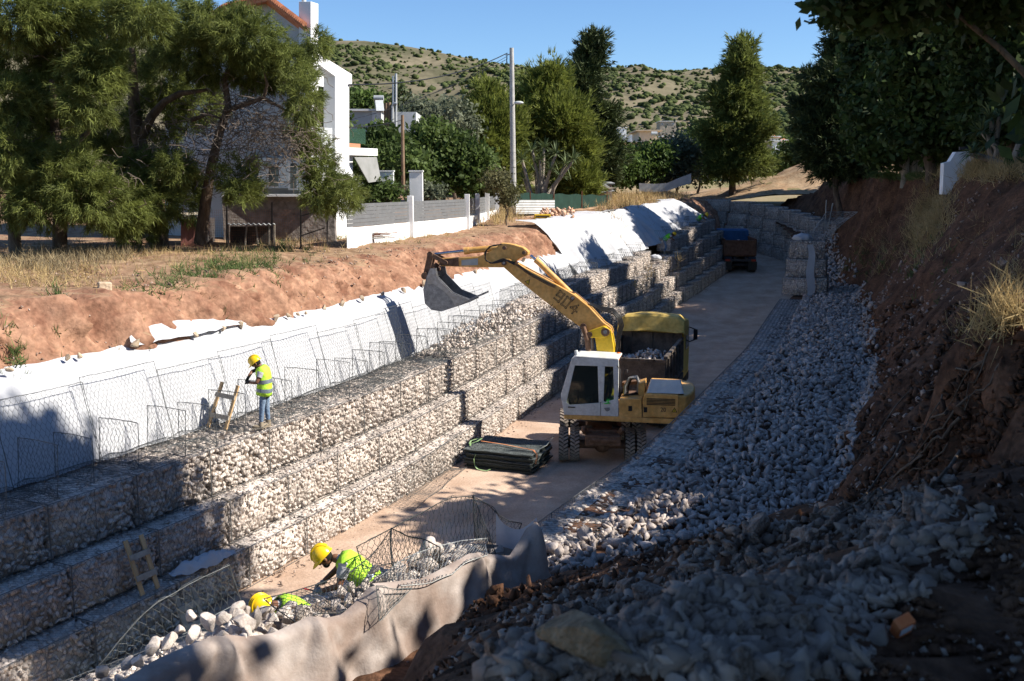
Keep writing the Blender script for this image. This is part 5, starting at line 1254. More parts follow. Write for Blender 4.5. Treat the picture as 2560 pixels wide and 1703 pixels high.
def glove(parent, wrist, tip, palm_n, m, curl=.9, name='glove'):
    w = Vector(wrist); d = (Vector(tip) - w).normalized(); n = Vector(palm_n); n = (n - d * n.dot(d)).normalized(); s = d.cross(n); b = MB()
    M = Matrix((s, d, n)).transposed()
    b.ball(w + d * .05, (.042, .055, .020), 12, 8, M); b.tube([w - d * .05, w, w + d * .02], [.036, .034, .034], 10)
    for k, (off, L) in enumerate(((-.030, .066), (-.010, .076), (.011, .070), (.031, .056))):
        p = w + d * .09 + s * off; pts = [p - d * .03]; a = .15
        for seg in (.42, .33, .25):
            pts.append(pts[-1] + (d * math.cos(a) + n * math.sin(a)) * L * seg * 1.25); a += curl * .75
        b.tube(pts, [.0105, .010, .009, .0075], 7)
    p = w + d * .025 - s * .036; b.tube([p, p + (d * .6 - s * .7 + n * .3) * .035, p + (d * .8 - s * .5 + n * .6) * .062, p + (d * .95 - s * .1 + n * .6) * .085], [.013, .012, .011, .009], 7)
    return b.build(name, m, parent)
def vest_rings(spine, rads):
    """spine: points; rads: (half width y, half depth) per point"""
    rows = []; n = 26; k = len(spine)
    for i, (p, (ry, rx)) in enumerate(zip(spine, rads)):
        p = Vector(p); d = (Vector(spine[min(i + 1, k - 1)]) - Vector(spine[max(i - 1, 0)])).normalized(); y = Vector((0, 1, 0)); f = y.cross(d).normalized()
        rows.append([p + y * ry * math.copysign(abs(math.cos(a)) ** .85, math.cos(a)) + f * rx * math.copysign(abs(math.sin(a)) ** .9, math.sin(a)) * (1 + .04 * math.sin(3 * a + i)) for a in (2 * math.pi * j / n for j in range(n))])
    return rows
def sub_rows(rows, t0, t1, grow):
    """ring band between spine parameters"""
    k = len(rows) - 1; out = []
    for t in np.linspace(t0, t1, 4):
        i = min(int(t * k), k - 1); f = t * k - i; rg_ = [a.lerp(b, f) for a, b in zip(rows[i], rows[i + 1])]; c = sum(rg_, Vector()) / len(rg_)
        out.append([q + (q - c).normalized() * grow for q in rg_])
    return out
def boots(parent, A, m):
    for (x, y, z, dx, dy) in A:
        d = Vector((dx, dy, 0)).normalized(); M = Matrix((Vector((-d.y, d.x, 0)), d, Vector((0, 0, 1)))).transposed(); b = MB(); p = Vector((x, y, z))
        b.ball(p + d * .075 + Vector((0, 0, .035)), (.048, .125, .045), 12, 8, M); b.tube([p + Vector((0, 0, .02)), p + Vector((0, 0, .14))], [.055, .055], 12); b.box(p + d * .07 + Vector((0, 0, -.005)), (.09, .26, .03), M)
        b.build('boot', m, parent)

# ---- worker standing on the top row
wp = PZ(656, 1067, Z3 + .03)
W1 = thing('person', 'worker in lime vest, jeans and yellow hard hat standing on the top row tying wire', 'person', tuple(wp), 0, None)
J = {'pelvis': (.07, 0, .86, (.125, .15)), 'waist': (.085, 0, 1.0, (.115, .14)), 'chest': (.07, 0, 1.20, (.12, .16)), 'neck': (.015, 0, 1.385, .055), 'head': (-.05, 0, 1.47, .07),
     'hipn': (.075, -.09, .80, .095), 'kneen': (.03, -.10, .45, .068), 'ankn': (.0, -.10, .10, .05), 'hipf': (.09, .09, .80, .095), 'kneef': (.09, .11, .45, .068), 'ankf': (.11, .12, .10, .05),
     'shn': (.06, -.18, 1.31, .062), 'eln': (-.02, -.27, 1.07, .044), 'wrn': (-.24, -.13, 1.06, .032), 'shf': (.03, .18, 1.32, .062), 'elf': (-.25, .25, 1.24, .044), 'wrf': (-.31, .06, 1.10, .032)}
Bn = [('pelvis', 'waist', 2), ('waist', 'chest', 2), ('chest', 'neck', 2), ('neck', 'head', 0), ('pelvis', 'hipn', 1), ('hipn', 'kneen', 1), ('kneen', 'ankn', 1), ('pelvis', 'hipf', 1), ('hipf', 'kneef', 1), ('kneef', 'ankf', 1),
      ('chest', 'shn', 2), ('shn', 'eln', 0), ('eln', 'wrn', 0), ('chest', 'shf', 3), ('shf', 'elf', 3), ('elf', 'wrf', 0)]
place('body', skin_body(J, Bn, [M_skin, M_jeans, M_tshirt, M_darkshirt]), None, W1)
def dress(T, hc, hf, hu, hatm, spine, rads, vestm, bands, hatoff=.035):
    b, e, h, brd, M = head_parts(None, hc, hf, hu); b.build('head', M_skin, T); h.build('hair', M_hair, T); brd.build('beard', M_hair, T); e.build('eyes', M_hair, T)
    f = Vector(hf).normalized(); u = Vector(hu); u = (u - f * u.dot(f)).normalized()
    hard_hat(T, Vector(hc) + u * hatoff, f, u, hatm)
    rows = vest_rings(spine, rads); v = MB(); v.loft(rows); vo = v.build('vest', vestm, T); so_ = vo.modifiers.new('thick', 'SOLIDIFY'); so_.thickness = .012; so_.offset = 1
    for t0, t1 in bands: q = MB(); q.loft(sub_rows(rows, t0, t1, .018)); q.build('reflective_band', M_band, vo)
    return rows
dress(W1, (-.085, 0, 1.475), (-.82, 0, -.58), (-.5, 0, .86), M_hat, [(.07, 0, .75), (.085, 0, .86), (.09, 0, .98), (.08, 0, 1.10), (.065, 0, 1.22), (.05, 0, 1.32), (.03, 0, 1.385), (.02, 0, 1.40)],
      [(.20, .165), (.195, .16), (.185, .15), (.19, .15), (.20, .155), (.205, .14), (.15, .10), (.08, .07)], M_vest, ((.10, .20), (.34, .44)))
q = MB(); q.tube([(.06, -.19, 1.30), (.03, -.235, 1.19)], [.072, .064], 12); q.build('sleeve', M_tshirt, W1)
glove(W1, (-.24, -.13, 1.06), (-.34, -.06, 1.05), (0, .6, -.6), M_glove); glove(W1, (-.31, .06, 1.10), (-.35, -.03, 1.02), (.3, -.5, -.4), M_glove)
boots(W1, ((.0, -.10, .0, -1, -.25), (.11, .12, .0, -.6, -.9)), M_boot)

# ---- worker bending over the near cage
k2 = 1.04
hp = PLANE(932, 1462, near(0, 1.42, 0), NN)
W2 = thing('person', 'worker in lime vest, grey shirt and yellow hard hat bending over the stone filled cage', 'person', (hp.x, hp.y, hp.z - .88 * k2))
z_ = .88
J2 = {'pelvis': (0, 0, z_, (.13, .15)), 'waist': (-.12, 0, z_ + .12, (.12, .145)), 'chest': (-.27, 0, z_ + .26, (.13, .165)), 'neck': (-.44, 0, z_ + .36, .058), 'head': (-.54, 0, z_ + .375, .07),
      'hipn': (.0, -.09, z_ - .06, .10), 'kneen': (-.07, -.12, .46, .07), 'ankn': (.03, -.12, .10, .05), 'hipf': (.0, .09, z_ - .06, .10), 'kneef': (-.10, .12, .46, .07), 'ankf': (.0, .12, .10, .05),
      'shn': (-.34, -.18, z_ + .31, .068), 'eln': (-.39, -.27, z_ + .09, .047), 'wrn': (-.64, -.20, z_ - .0, .034), 'shf': (-.37, .18, z_ + .33, .066), 'elf': (-.50, .26, z_ + .12, .047), 'wrf': (-.68, .13, z_ - .02, .034)}
place('body', skin_body(J2, [(a, b, 0 if b in ('eln', 'elf') else (2 if k == 3 else k)) for a, b, k in Bn], [M_skin, M_jeans, M_tshirt, M_darkshirt]), None, W2)
dress(W2, (-.615, -.01, z_ + .375), (-.72, -.12, -.68), (-.70, -.05, .72), M_hat, [(.03, 0, z_ - .02), (-.03, 0, z_ + .05), (-.10, 0, z_ + .11), (-.18, 0, z_ + .18), (-.27, 0, z_ + .26), (-.36, 0, z_ + .33), (-.43, 0, z_ + .365)],
      [(.20, .16), (.20, .16), (.19, .155), (.19, .155), (.195, .15), (.19, .13), (.10, .08)], M_vest, ((.02, .13), (.24, .36)))
q = MB(); q.tube([(-.33, -.185, z_ + .315), (-.355, -.22, z_ + .24), (-.365, -.235, z_ + .19)], [.085, .078, .07], 14); q.build('sleeve', M_tshirt, W2)
q = MB(); q.tube([(-.37, .185, z_ + .33), (-.43, .23, z_ + .22)], [.08, .068], 14); q.build('sleeve', M_tshirt, W2)
glove(W2, (-.64, -.20, z_), (-.78, -.17, z_ - .01), (.1, .5, -.8), M_glovegrey); glove(W2, (-.68, .13, z_ - .02), (-.80, .05, z_ - .05), (.1, -.4, -.8), M_glovegrey)
boots(W2, ((.03, -.12, 0, -1, -.1), (.0, .12, 0, -1, .1)), M_boot); W2.scale = (k2,) * 3
q = MB(); a_ = Vector((-.76, -.16, z_ - .01)); q.tube([a_, a_ + Vector((-.12, .01, .02))], .013, 8); pl = thing('pliers', 'red handled pliers held by the bending worker', 'pliers', tuple(Vector(W2.location) + a_ * k2)); 
q = MB(); q.tube([(0, 0, 0), (-.13, .01, .025)], .012, 8); q.build('handle', mat('tool_red', (.5, .03, .03), rough=.4), pl); q = MB(); q.tube([(0, 0, 0), (.06, 0, -.01)], .011, 8); q.build('jaw', M_darksteel, pl)
# ---- third worker, mostly hidden behind the stones
h3 = PLANE(648, 1470, near(0, 1.48, 0), NN)
W3 = copy_tree(W2); W3['label'] = 'worker crouched behind the stones, little more than a yellow hard hat showing'
W3.rotation_euler = (0, 0, R(35)); off3 = Euler((0, 0, R(35))).to_matrix() @ Vector((-.66, 0, z_ + .43)); W3.scale = (1, 1, 1); W3.location = h3 - off3 - Vector((0, 0, .20))
W3['group'] = 'workers at the near cage'; W2['group'] = 'workers at the near cage'
# ---- two workers far along the left wall
for (px, py, yy, lab) in ((1660, 588, 61.5, 'green vested worker bent over stones in the dark gap of the far wall'), (1742, 556, 72.0, 'green vested worker with yellow helmet behind netting at the far end of the wall')):
    w = copy_tree(W2); yy = min(np.arange(45, 79, .1), key=lambda q: abs(CX + F * (L3(q) - .75) / (q * math.cos(PITCH) + 5.2 * math.sin(PITCH)) - px)); w.location = (L3(yy) - .75, yy, Z3 + rise(yy) + (.0 if px < 1700 else .3)); w.rotation_euler = (0, 0, R(180 if px < 1700 else 150)); w.scale = (1, 1, 1); w['label'] = lab; w['group'] = 'far workers'
    for c in w.children:
        if c.name.startswith('vest'):
            c.data = c.data.copy(); c.data.materials.clear(); c.data.materials.append(M_vestg)
# ---- operator in the cab
oc = sp(1520, 1008, .55)
OP = thing('person', 'operator in a yellow vest seated in the excavator cab', 'person', tuple(oc - Vector((0, 0, .45))))
JO = {'pelvis': (0, 0, .50, (.13, .15)), 'waist': (.02, 0, .64, (.12, .14)), 'chest': (.02, 0, .86, (.12, .16)), 'neck': (-.01, 0, 1.03, .055), 'head': (-.03, 0, 1.12, .07), 'hipn': (-.02, -.09, .48, .09), 'kneen': (-.42, -.12, .52, .065), 'ankn': (-.48, -.12, .12, .05), 'hipf': (-.02, .09, .48, .09), 'kneef': (-.42, .12, .52, .065), 'ankf': (-.48, .12, .12, .05),
      'shn': (.01, -.18, .95, .06), 'eln': (-.05, -.24, .72, .044), 'wrn': (-.28, -.22, .68, .032), 'shf': (.01, .18, .95, .06), 'elf': (-.05, .24, .72, .044), 'wrf': (-.28, .22, .68, .032)}
place('body', skin_body(JO, Bn, [M_skin, M_jeans, M_darkshirt, M_darkshirt]), None, OP)
dress(OP, (-.04, 0, 1.14), (-1, 0, -.1), (0, 0, 1), M_hat, [(0, 0, .52), (.02, 0, .64), (.02, 0, .78), (.02, 0, .90), (.0, 0, 1.0), (-.01, 0, 1.03)], [(.2, .16), (.19, .15), (.2, .15), (.2, .14), (.13, .09), (.08, .06)], mat('vest_yellow', (.75, .62, .05), rough=.7), ((.2, .32),))
gh = thing('green_helmet', 'bright green hard hat by the rear window of the excavator cab', 'hard hat', tuple(sp(1524, 1000, .12) - Vector((0, 0, .06)))); hard_hat(gh, (0, 0, 0), (-1, -.3, 0), (0, 0, 1), M_hatg, 1.0)
# ================================================================ plants (generators)
def leaves_np(P, S, seed, elong=1.8, axis=None, spread=1.0):
    """flat leaf quads (diamonds): P (n,3), S (n,)"""
    r = np.random.default_rng(seed); n = len(P); d = r.normal(size=(n, 3))
    if axis is not None: d = d * spread + axis
    d /= np.linalg.norm(d, axis=1, keepdims=True); q = r.normal(size=(n, 3)); x = np.cross(d, q); x /= np.maximum(np.linalg.norm(x, axis=1, keepdims=True), 1e-6)
    S = S[:, None]; V = np.stack([P - d * S * .5 * elong, P + x * S * .5, P + d * S * .5 * elong, P - x * S * .5], 1).reshape(-1, 3)
    return V, np.arange(n * 4).reshape(-1, 4)
def crown_pts(c, rad, ncl, per, clr, seed, shell=.55, lump=.35, flat=.75):
    r = np.random.default_rng(seed); u = r.normal(size=(ncl, 3)); u /= np.linalg.norm(u, axis=1, keepdims=True)
    k = shell + (1 - shell) * r.random((ncl, 1)) ** .7; bump = 1 + lump * fbm(u[:, 0] * 2 + seed, u[:, 1] * 2, u[:, 2] * 2, 3)[:, None]
    C = np.array(c) + u * k * bump * np.array(rad); C = np.repeat(C, per, 0)
    return C + r.normal(size=C.shape) * clr * np.array([1, 1, flat])
def blades_np(P, D, L, w, seed, per=14, cone=.5, droop=.35):
    """needle tufts: at P pointing along D, per blades each (single triangles)"""
    r = np.random.default_rng(seed); n = len(P); P = np.repeat(P, per, 0); D = np.repeat(D, per, 0)
    d = D + r.normal(size=D.shape) * cone; d[:, 2] -= droop * r.random(len(d)); d /= np.linalg.norm(d, axis=1, keepdims=True)
    q = r.normal(size=d.shape); x = np.cross(d, q); x /= np.maximum(np.linalg.norm(x, axis=1, keepdims=True), 1e-6)
    ll = (L * r.uniform(.6, 1.15, len(d)))[:, None]; b = P + r.normal(size=P.shape) * L * .18
    V = np.stack([b - x * w, b + x * w, b + d * ll], 1).reshape(-1, 3)
    return V, np.arange(len(d) * 3).reshape(-1, 3)
def leafmat(name, a, b, ns=.8, tr=.38): return mat(name, a, b, nscale=ns, detail=3, coord='World', island=.35, rough=.65, spec=.25, trans=tr)
ML_pine = leafmat('aleppo_needles', (0.08, 0.10, 0.024), (0.225, 0.26, 0.065), 1.2)
ML_pine2 = leafmat('young_pine_needles', (0.1, 0.125, 0.022), (0.23, 0.26, 0.055), .8)
ML_cyp = leafmat('cypress_leaf', (0.03, 0.045, 0.016), (0.085, 0.11, 0.035), .9, .1)
ML_dark = leafmat('dark_leaf', (0.025, 0.042, 0.012), (0.075, 0.115, 0.028), .7, .3)
ML_bush = leafmat('bush_leaf', (0.045, 0.075, 0.018), (0.12, 0.17, 0.045), .6)
ML_olive = leafmat('olive_leaf', (0.1, 0.12, 0.07), (0.21, 0.23, 0.15), .9)
ML_fig = leafmat('fig_leaf', (0.05, 0.085, 0.02), (0.13, 0.195, 0.045), .7)
ML_yucca = leafmat('yucca_leaf', (0.07, 0.1, 0.04), (0.16, 0.2, 0.085), .8, .15)
M_bark = mat('bark', (0.07, 0.05, 0.035), (0.17, 0.125, 0.09), nscale=6, detail=10, rough=.95, bump=1, bscale=18, stretch=(1, 1, .3))
M_barkpale = mat('pale_bark', (0.20, 0.17, 0.135), (0.34, 0.30, 0.25), nscale=6, detail=10, rough=.95, bump=1, bscale=18, stretch=(1, 1, .3))
M_twig = mat('dry_twig', (0.11, 0.085, 0.065), (0.22, 0.18, 0.145), nscale=3, rough=.95)
M_dgrass = mat('dry_grass', (0.34, 0.24, 0.10), (0.55, 0.42, 0.21), nscale=.8, detail=4, coord='World', island=.3, rough=.8, trans=.3)
M_ggrass = mat('green_weed', (0.06, 0.10, 0.03), (0.14, 0.19, 0.06), nscale=.8, detail=4, coord='World', island=.3, rough=.8, trans=.3)

def trunk(b, base, top, r0, r1, bend=.3, seed=1, k=7):
    r = random.Random(seed); base = Vector(base); top = Vector(top); pts = [base.lerp(top, i / k) + Vector((r.uniform(-bend, bend), r.uniform(-bend, bend), 0)) * (math.sin(math.pi * i / k)) for i in range(k + 1)]
    b.tube(pts, [r0 + (r1 - r0) * (i / k) ** .8 for i in range(k + 1)], 9); return pts
def tree(name, label, base, crowns, leaf, m, seed=1, tr=(.18, .06), group=None, cat='tree', bark=None, limbs=5, blade=None, density=1.0):
    """crowns: list of (centre, radii, clusters, per cluster, cluster radius); crown one part, trunk one part"""
    base = Vector(base); t = thing(name, label, cat, tuple(base), 0, group); r = random.Random(seed)
    cs = [Vector(c[0]) for c in crowns]; mid = sum(cs, Vector()) / len(cs); b = MB()
    pts = trunk(b, base - Vector((0, 0, .2)), mid, tr[0], tr[1], .25, seed)
    for c in crowns:
        for _ in range(limbs):
            a = pts[r.randint(2, len(pts) - 1)]; e = Vector(c[0]) + Vector((r.uniform(-1, 1) * c[1][0] * .7, r.uniform(-1, 1) * c[1][1] * .7, r.uniform(-.5, .6) * c[1][2])); m_ = a.lerp(e, .5) + Vector((0, 0, .15 * (e - a).length * r.uniform(-.5, 1)))
            b.tube([a, m_, e], [tr[1] * .8, tr[1] * .5, .015], 6)
    b.build('trunk', bark or M_bark, t, world=True)
    Vs = []; Qs = []; o = 0
    for i, c in enumerate(crowns):
        P = crown_pts(c[0], c[1], int(c[2] * density), c[3], c[4], seed * 13 + i)
        if blade:
            D = P - np.array(c[0]); D /= np.maximum(np.linalg.norm(D, axis=1, keepdims=True), 1e-6); D[:, 2] += blade[3] if len(blade) > 3 else .2
            V, Q = blades_np(P, D, blade[0], blade[1], seed + i, blade[2], .45, .1)
        else:
            rr_ = np.random.default_rng(seed + i); V, Q = leaves_np(P, leaf * rr_.uniform(.6, 1.3, len(P)), seed + i)
        Vs.append(V); Qs.append(Q + o); o += len(V)
    me = mesh_np('crown', np.concatenate(Vs), np.concatenate(Qs), m=m); me.transform(Matrix.Translation(-base)); place('crown', me, None, t)
    return t
def E(px, py, rx, ry, y, ry_d=None):
    """ellipsoid seen at a photo place, at depth y: centre, radii"""
    c = PY(px, py, y); k = y / F; return c, (rx * k, (ry_d or rx) * k, ry * k)
def gz(x, y):
    if y > 88.5: return fgz(x, y)
    return LBANK_Z(x, y) if x < L3(y) else RB(x, y)

# ---- old pines over the waste ground at the left
PINE_L = [(40, 40, 110, 60), (150, 45, 95, 55), (255, 40, 80, 50), (345, 35, 75, 50), (60, 150, 100, 60), (165, 150, 95, 60), (245, 160, 60, 45), (30, 260, 80, 55), (130, 265, 95, 55), (215, 250, 55, 45), (245, 195, 45, 40),
          (20, 380, 55, 60), (70, 420, 85, 60), (160, 430, 95, 55), (30, 500, 60, 50), (110, 510, 85, 45), (215, 490, 75, 55), (290, 520, 80, 55)]
PINE_M = [(440, 40, 70, 45), (520, 60, 85, 55), (600, 90, 85, 55), (640, 125, 60, 45), (480, 130, 85, 50), (570, 165, 85, 45), (650, 180, 70, 50), (710, 170, 55, 50), (735, 165, 38, 40), (790, 105, 22, 22), (755, 240, 35, 50), (770, 320, 32, 60), (790, 395, 34, 50), (815, 450, 40, 45), (845, 495, 40, 28), (800, 490, 35, 30), (870, 480, 26, 26),
          (410, 430, 65, 50), (340, 420, 60, 40), (455, 480, 45, 60), (390, 510, 60, 50), (330, 560, 45, 45), (440, 410, 40, 35), (595, 440, 42, 42), (605, 475, 34, 25), (300, 500, 50, 50)]
PINE_D = [(330, 130, 90, 80), (420, 200, 80, 70), (380, 300, 70, 60), (290, 330, 70, 60), (480, 260, 70, 60), (250, 400, 80, 60), (60, 330, 110, 60), (200, 340, 90, 50)]
def pine_crown(L, y0, seed, yj=2.0, dens=1.0, L_=.27):
    r = np.random.default_rng(seed); Ps = []; Ds = []
    for i, (a, b, rx, ry) in enumerate(L):
        y = y0 + r.uniform(-1, 1) * yj; c, rd = E(a, b, rx, ry, y, 75); n = int(dens * (38 + rx * ry * .040))
        u = r.normal(size=(n, 3)); u /= np.linalg.norm(u, axis=1, keepdims=True); p = np.array(c) + u * np.array(rd) * (.35 + .65 * r.random((n, 1)) ** .5) * (1 + .3 * fbm(u[:, 0] * 2 + i, u[:, 1] * 2, u[:, 2] * 2, 2)[:, None])
        Ps.append(p); D = u * .7 + np.array([.15, -.25, .05]); D[:, 2] -= .25; Ds.append(D)
    P = np.concatenate(Ps); D = np.concatenate(Ds)
    # each bough tip carries several tufts strung along it
    P4 = np.concatenate([P + D / np.linalg.norm(D, axis=1, keepdims=True) * t for t in (0, .14, .28)]); D4 = np.concatenate([D] * 3)
    return blades_np(P4, D4, L_, .012, seed, 16, .5, .25)
def old_pine(label, base, L, y0, seed, trunks, twigs, dens=.8, Ld=()):
    base = Vector(base); t = thing('pine_tree', label, 'pine tree', tuple(base), 0, None)
    b = MB()
    for pts, rs in trunks: b.tube([PY(*p) for p in pts], rs, 9)
    b.build('trunk', M_bark, t, world=True)
    V, T = pine_crown(L, y0, seed, 1.6, dens); me = mesh_np('crown', V, T, m=ML_pine); me.transform(Matrix.Translation(-base)); place('crown', me, None, t)
    if Ld:
        V, T = pine_crown(Ld, y0 + 3.0, seed + 5, 1.2, .8); me = mesh_np('inner_crown', V, T, m=ML_pine); me.transform(Matrix.Translation(-base)); place('inner_crown', me, None, t)
    r = random.Random(seed); A = []; B = []
    for (a, c, sx, sy, n) in twigs:
        for _ in range(n):
            p = PY(a + r.gauss(0, sx), c + r.gauss(0, sy), y0 + r.uniform(-1.5, 1.2)); d = Vector((r.gauss(0, 1), r.gauss(0, 1), r.gauss(-.25, .7))).normalized()
            for s in range(3):
                q = p + d * r.uniform(.1, .28); A.append(p[:]); B.append(q[:]); p = q; d = (d + Vector((r.gauss(0, .5), r.gauss(0, .5), r.gauss(0, .4)))).normalized()
    V, Q = wires_np(A, B, .011); me = mesh_np('twigs', V, Q, m=M_twig); me.transform(Matrix.Translation(-base)); o = place('twigs', me, None, t); o['kind'] = 'stuff'
    return t
old_pine('broad old pine with drooping green boughs at the edge of the waste ground', PZ(70, 640, 6.05), PINE_L, 31.0, 3, [([(150, 640, 32), (150, 520, 32), (140, 350, 31.6), (130, 200, 31)], [.24, .21, .16, .08]), ([(40, 640, 31), (30, 500, 31), (20, 300, 31)], [.2, .16, .08]), ([(145, 400, 31.6), (220, 330, 31.2), (260, 250, 30.8)], [.1, .07, .03])], ((80, 390, 60, 40, 90), (230, 470, 60, 40, 90), (60, 90, 90, 30, 60)), .85)
old_pine('leaning old pine with bare cone covered twigs in front of the white house', PZ(420, 640, 6.08), PINE_M, 34.0, 9, [([(400, 650, 35.5), (395, 560, 35.4), (370, 430, 35.2), (345, 340, 35), (335, 260, 34.8), (330, 120, 34.5)], [.36, .33, .27, .24, .2, .1]), ([(352, 345, 35), (380, 290, 34.6), (410, 255, 34.4), (450, 234, 34.2), (520, 225, 34)], [.17, .15, .12, .1, .05]),
    ([(500, 610, 35), (515, 500, 34.8), (530, 408, 34.5), (548, 335, 34.3), (571, 265, 34), (562, 200, 33.8), (600, 110, 33.6)], [.22, .19, .16, .14, .12, .09, .04]), ([(571, 275, 34), (620, 258, 33.6), (660, 245, 33.4), (720, 280, 33.2)], [.1, .08, .07, .03]), ([(660, 245, 33.4), (668, 210, 33.2), (650, 150, 33)], [.06, .05, .02]), ([(480, 300, 34.4), (520, 285, 34.2), (560, 300, 34)], [.08, .06, .03])],
    ((600, 300, 70, 45, 520), (680, 360, 55, 45, 380), (520, 380, 50, 50, 160), (400, 380, 60, 60, 120), (760, 330, 25, 60, 80)), .75, PINE_D)
# ---- background trees beyond the fence
def b_at(px, py, y): p = PY(px, py, y); return (p.x, p.y, gz(p.x, p.y) - .1)
def etree(name, label, base_px, y, ells, leaf, m, seed, tr=(.16, .05), group=None, bark=None, blade=None, cat='tree', dens=1.0, per=26, clr=.35, ncl=.045):
    b = b_at(base_px, 470, y); cr = []
    for (a, c, rx, ry) in ells: ce, rd = E(a, c, rx, ry, y + random.Random(seed + a).uniform(-1, 1)); cr.append((ce, rd, int(max(30, rx * ry * ncl)), per, clr))
    return tree(name, label, b, cr, leaf, m, seed, tr, group, cat, bark, 4, blade, dens)
etree('pine_tree', 'bushy light green pine just left of the utility pole', 1225, 72, [(1215, 300, 38, 60), (1200, 370, 60, 50), (1250, 330, 45, 60), (1190, 430, 62, 45), (1255, 420, 50, 55), (1222, 240, 16, 30)], .2, ML_pine2, 21, blade=(.5, .045, 9, .5), per=5, clr=.5, ncl=.13)
etree('pine_tree', 'tall bushy light green pine just right of the utility pole', 1360, 75, [(1365, 235, 42, 45), (1380, 195, 18, 28), (1340, 290, 60, 50), (1400, 300, 55, 55), (1350, 370, 65, 50), (1420, 380, 55, 60), (1440, 450, 45, 40)], .2, ML_pine2, 22, blade=(.5, .045, 9, .5), per=5, clr=.5, ncl=.13)
etree('cypress_tree', 'tall slim dark conifer leaning above the other trees beside the pole', 1475, 84, [(1489, 100, 10, 20), (1480, 132, 16, 24), (1466, 170, 20, 26), (1456, 212, 27, 28), (1455, 262, 34, 32), (1470, 320, 48, 38), (1490, 380, 52, 45), (1480, 440, 50, 45), (1515, 290, 22, 14)], .2, ML_cyp, 23, blade=(.55, .055, 8, .3), per=5, clr=.45, ncl=.2)
etree('pine_tree', 'full green conifer standing alone behind the end wall', 1832, 95, [(1858, 122, 9, 26), (1853, 162, 19, 26), (1850, 200, 30, 28), (1830, 246, 44, 24), (1868, 262, 34, 20), (1850, 295, 50, 26), (1800, 330, 40, 18), (1850, 340, 56, 26), (1890, 320, 30, 14), (1835, 378, 60, 26), (1815, 412, 42, 20), (1872, 408, 38, 18)], .2, ML_pine, 24, (.38, .12), blade=(.6, .06, 9, .25), per=5, clr=.55, ncl=.17)
etree('olive_tree', 'grey green olive tree behind the white neighbour wall', 1060, 66, [(1050, 290, 45, 40), (1100, 290, 40, 35), (1080, 330, 50, 35), (1030, 320, 35, 30)], .16, ML_olive, 25)
etree('olive_tree', 'second grey green olive tree next to the light pines', 1140, 68, [(1140, 280, 35, 30), (1155, 320, 40, 35), (1120, 300, 30, 30)], .16, ML_olive, 26)
etree('garden_tree', 'round dense dark green garden tree behind the grey slat fence', 1110, 55, [(1080, 350, 60, 40), (1130, 380, 65, 45), (1060, 410, 60, 45), (1130, 440, 70, 40), (1180, 410, 45, 45)], .17, ML_bush, 27, clr=.32)
etree('garden_tree', 'dark green garden tree beside the wooden pole', 960, 52, [(950, 360, 45, 35), (985, 390, 45, 40), (930, 410, 45, 40), (1010, 420, 45, 40)], .17, ML_bush, 28)
etree('garden_tree', 'tall leafy tree behind the flat roofed white building', 890, 74, [(900, 260, 40, 30), (860, 275, 45, 35), (925, 255, 30, 24)], .2, ML_fig, 29)
etree('garden_tree', 'shady tree seen through the open balcony frame of the house', 815, 58, [(815, 250, 40, 45), (815, 310, 40, 30)], .18, ML_bush, 30)
etree('citrus_shrub', 'small glossy shrub against the inside of the grey slat fence', 940, 45, [(920, 478, 38, 26), (965, 482, 32, 24)], .11, ML_bush, 31, (.05, .02), cat='shrub', clr=.2)
etree('citrus_shrub', 'small pale shrub inside the fence next to the white post', 1060, 50, [(1045, 478, 34, 26), (1080, 484, 26, 20)], .11, ML_olive, 32, (.05, .02), cat='shrub', clr=.2)
etree('bush', 'dry olive coloured bush at the end of the white wall by the pole', 1265, 52, [(1255, 460, 28, 28), (1270, 490, 26, 22), (1235, 450, 24, 24)], .1, leafmat('dry_bush_leaf', (.07, .075, .03), (.16, .15, .07)), 33, (.05, .02), cat='bush', clr=.2)
for i, (px, y, el) in enumerate(((1530, 92, [(1520, 400, 45, 40), (1560, 420, 40, 34), (1500, 440, 40, 26)]), (1610, 94, [(1600, 410, 50, 42), (1640, 395, 35, 40), (1570, 435, 40, 25)]), (1690, 98, [(1690, 380, 45, 42), (1720, 410, 42, 40), (1660, 430, 40, 28)]), (1745, 104, [(1745, 370, 38, 40), (1770, 420, 35, 35)]))):
    etree('fig_tree', ('leafy fig tree behind the green shade net', 'wide fig tree below the beige house', 'grey green tree left of the blue sign', 'dark tree behind the blue sign pole')[i], px, y, el, .24, (ML_fig, ML_fig, ML_olive, ML_bush)[i], 40 + i, clr=.5)
for i, (px, y, el) in enumerate(((1930, 112, [(1925, 415, 40, 25), (1965, 400, 35, 25)]), (1990, 108, [(1990, 385, 40, 35), (2010, 420, 30, 30)]), (1450, 112, [(1440, 330, 40, 28), (1480, 345, 40, 25)]), (1000, 95, [(1000, 265, 14, 40), (1000, 300, 18, 30)]))):
    etree('tree', ('low green tree in front of the stone house', 'green tree at the foot of the earth mound', 'rounded tree behind the yuccas', 'slim dark cypress behind the roof pipes')[i], px, y, el, .26, (ML_fig, ML_bush, ML_bush, ML_cyp)[i], 50 + i, clr=.5)
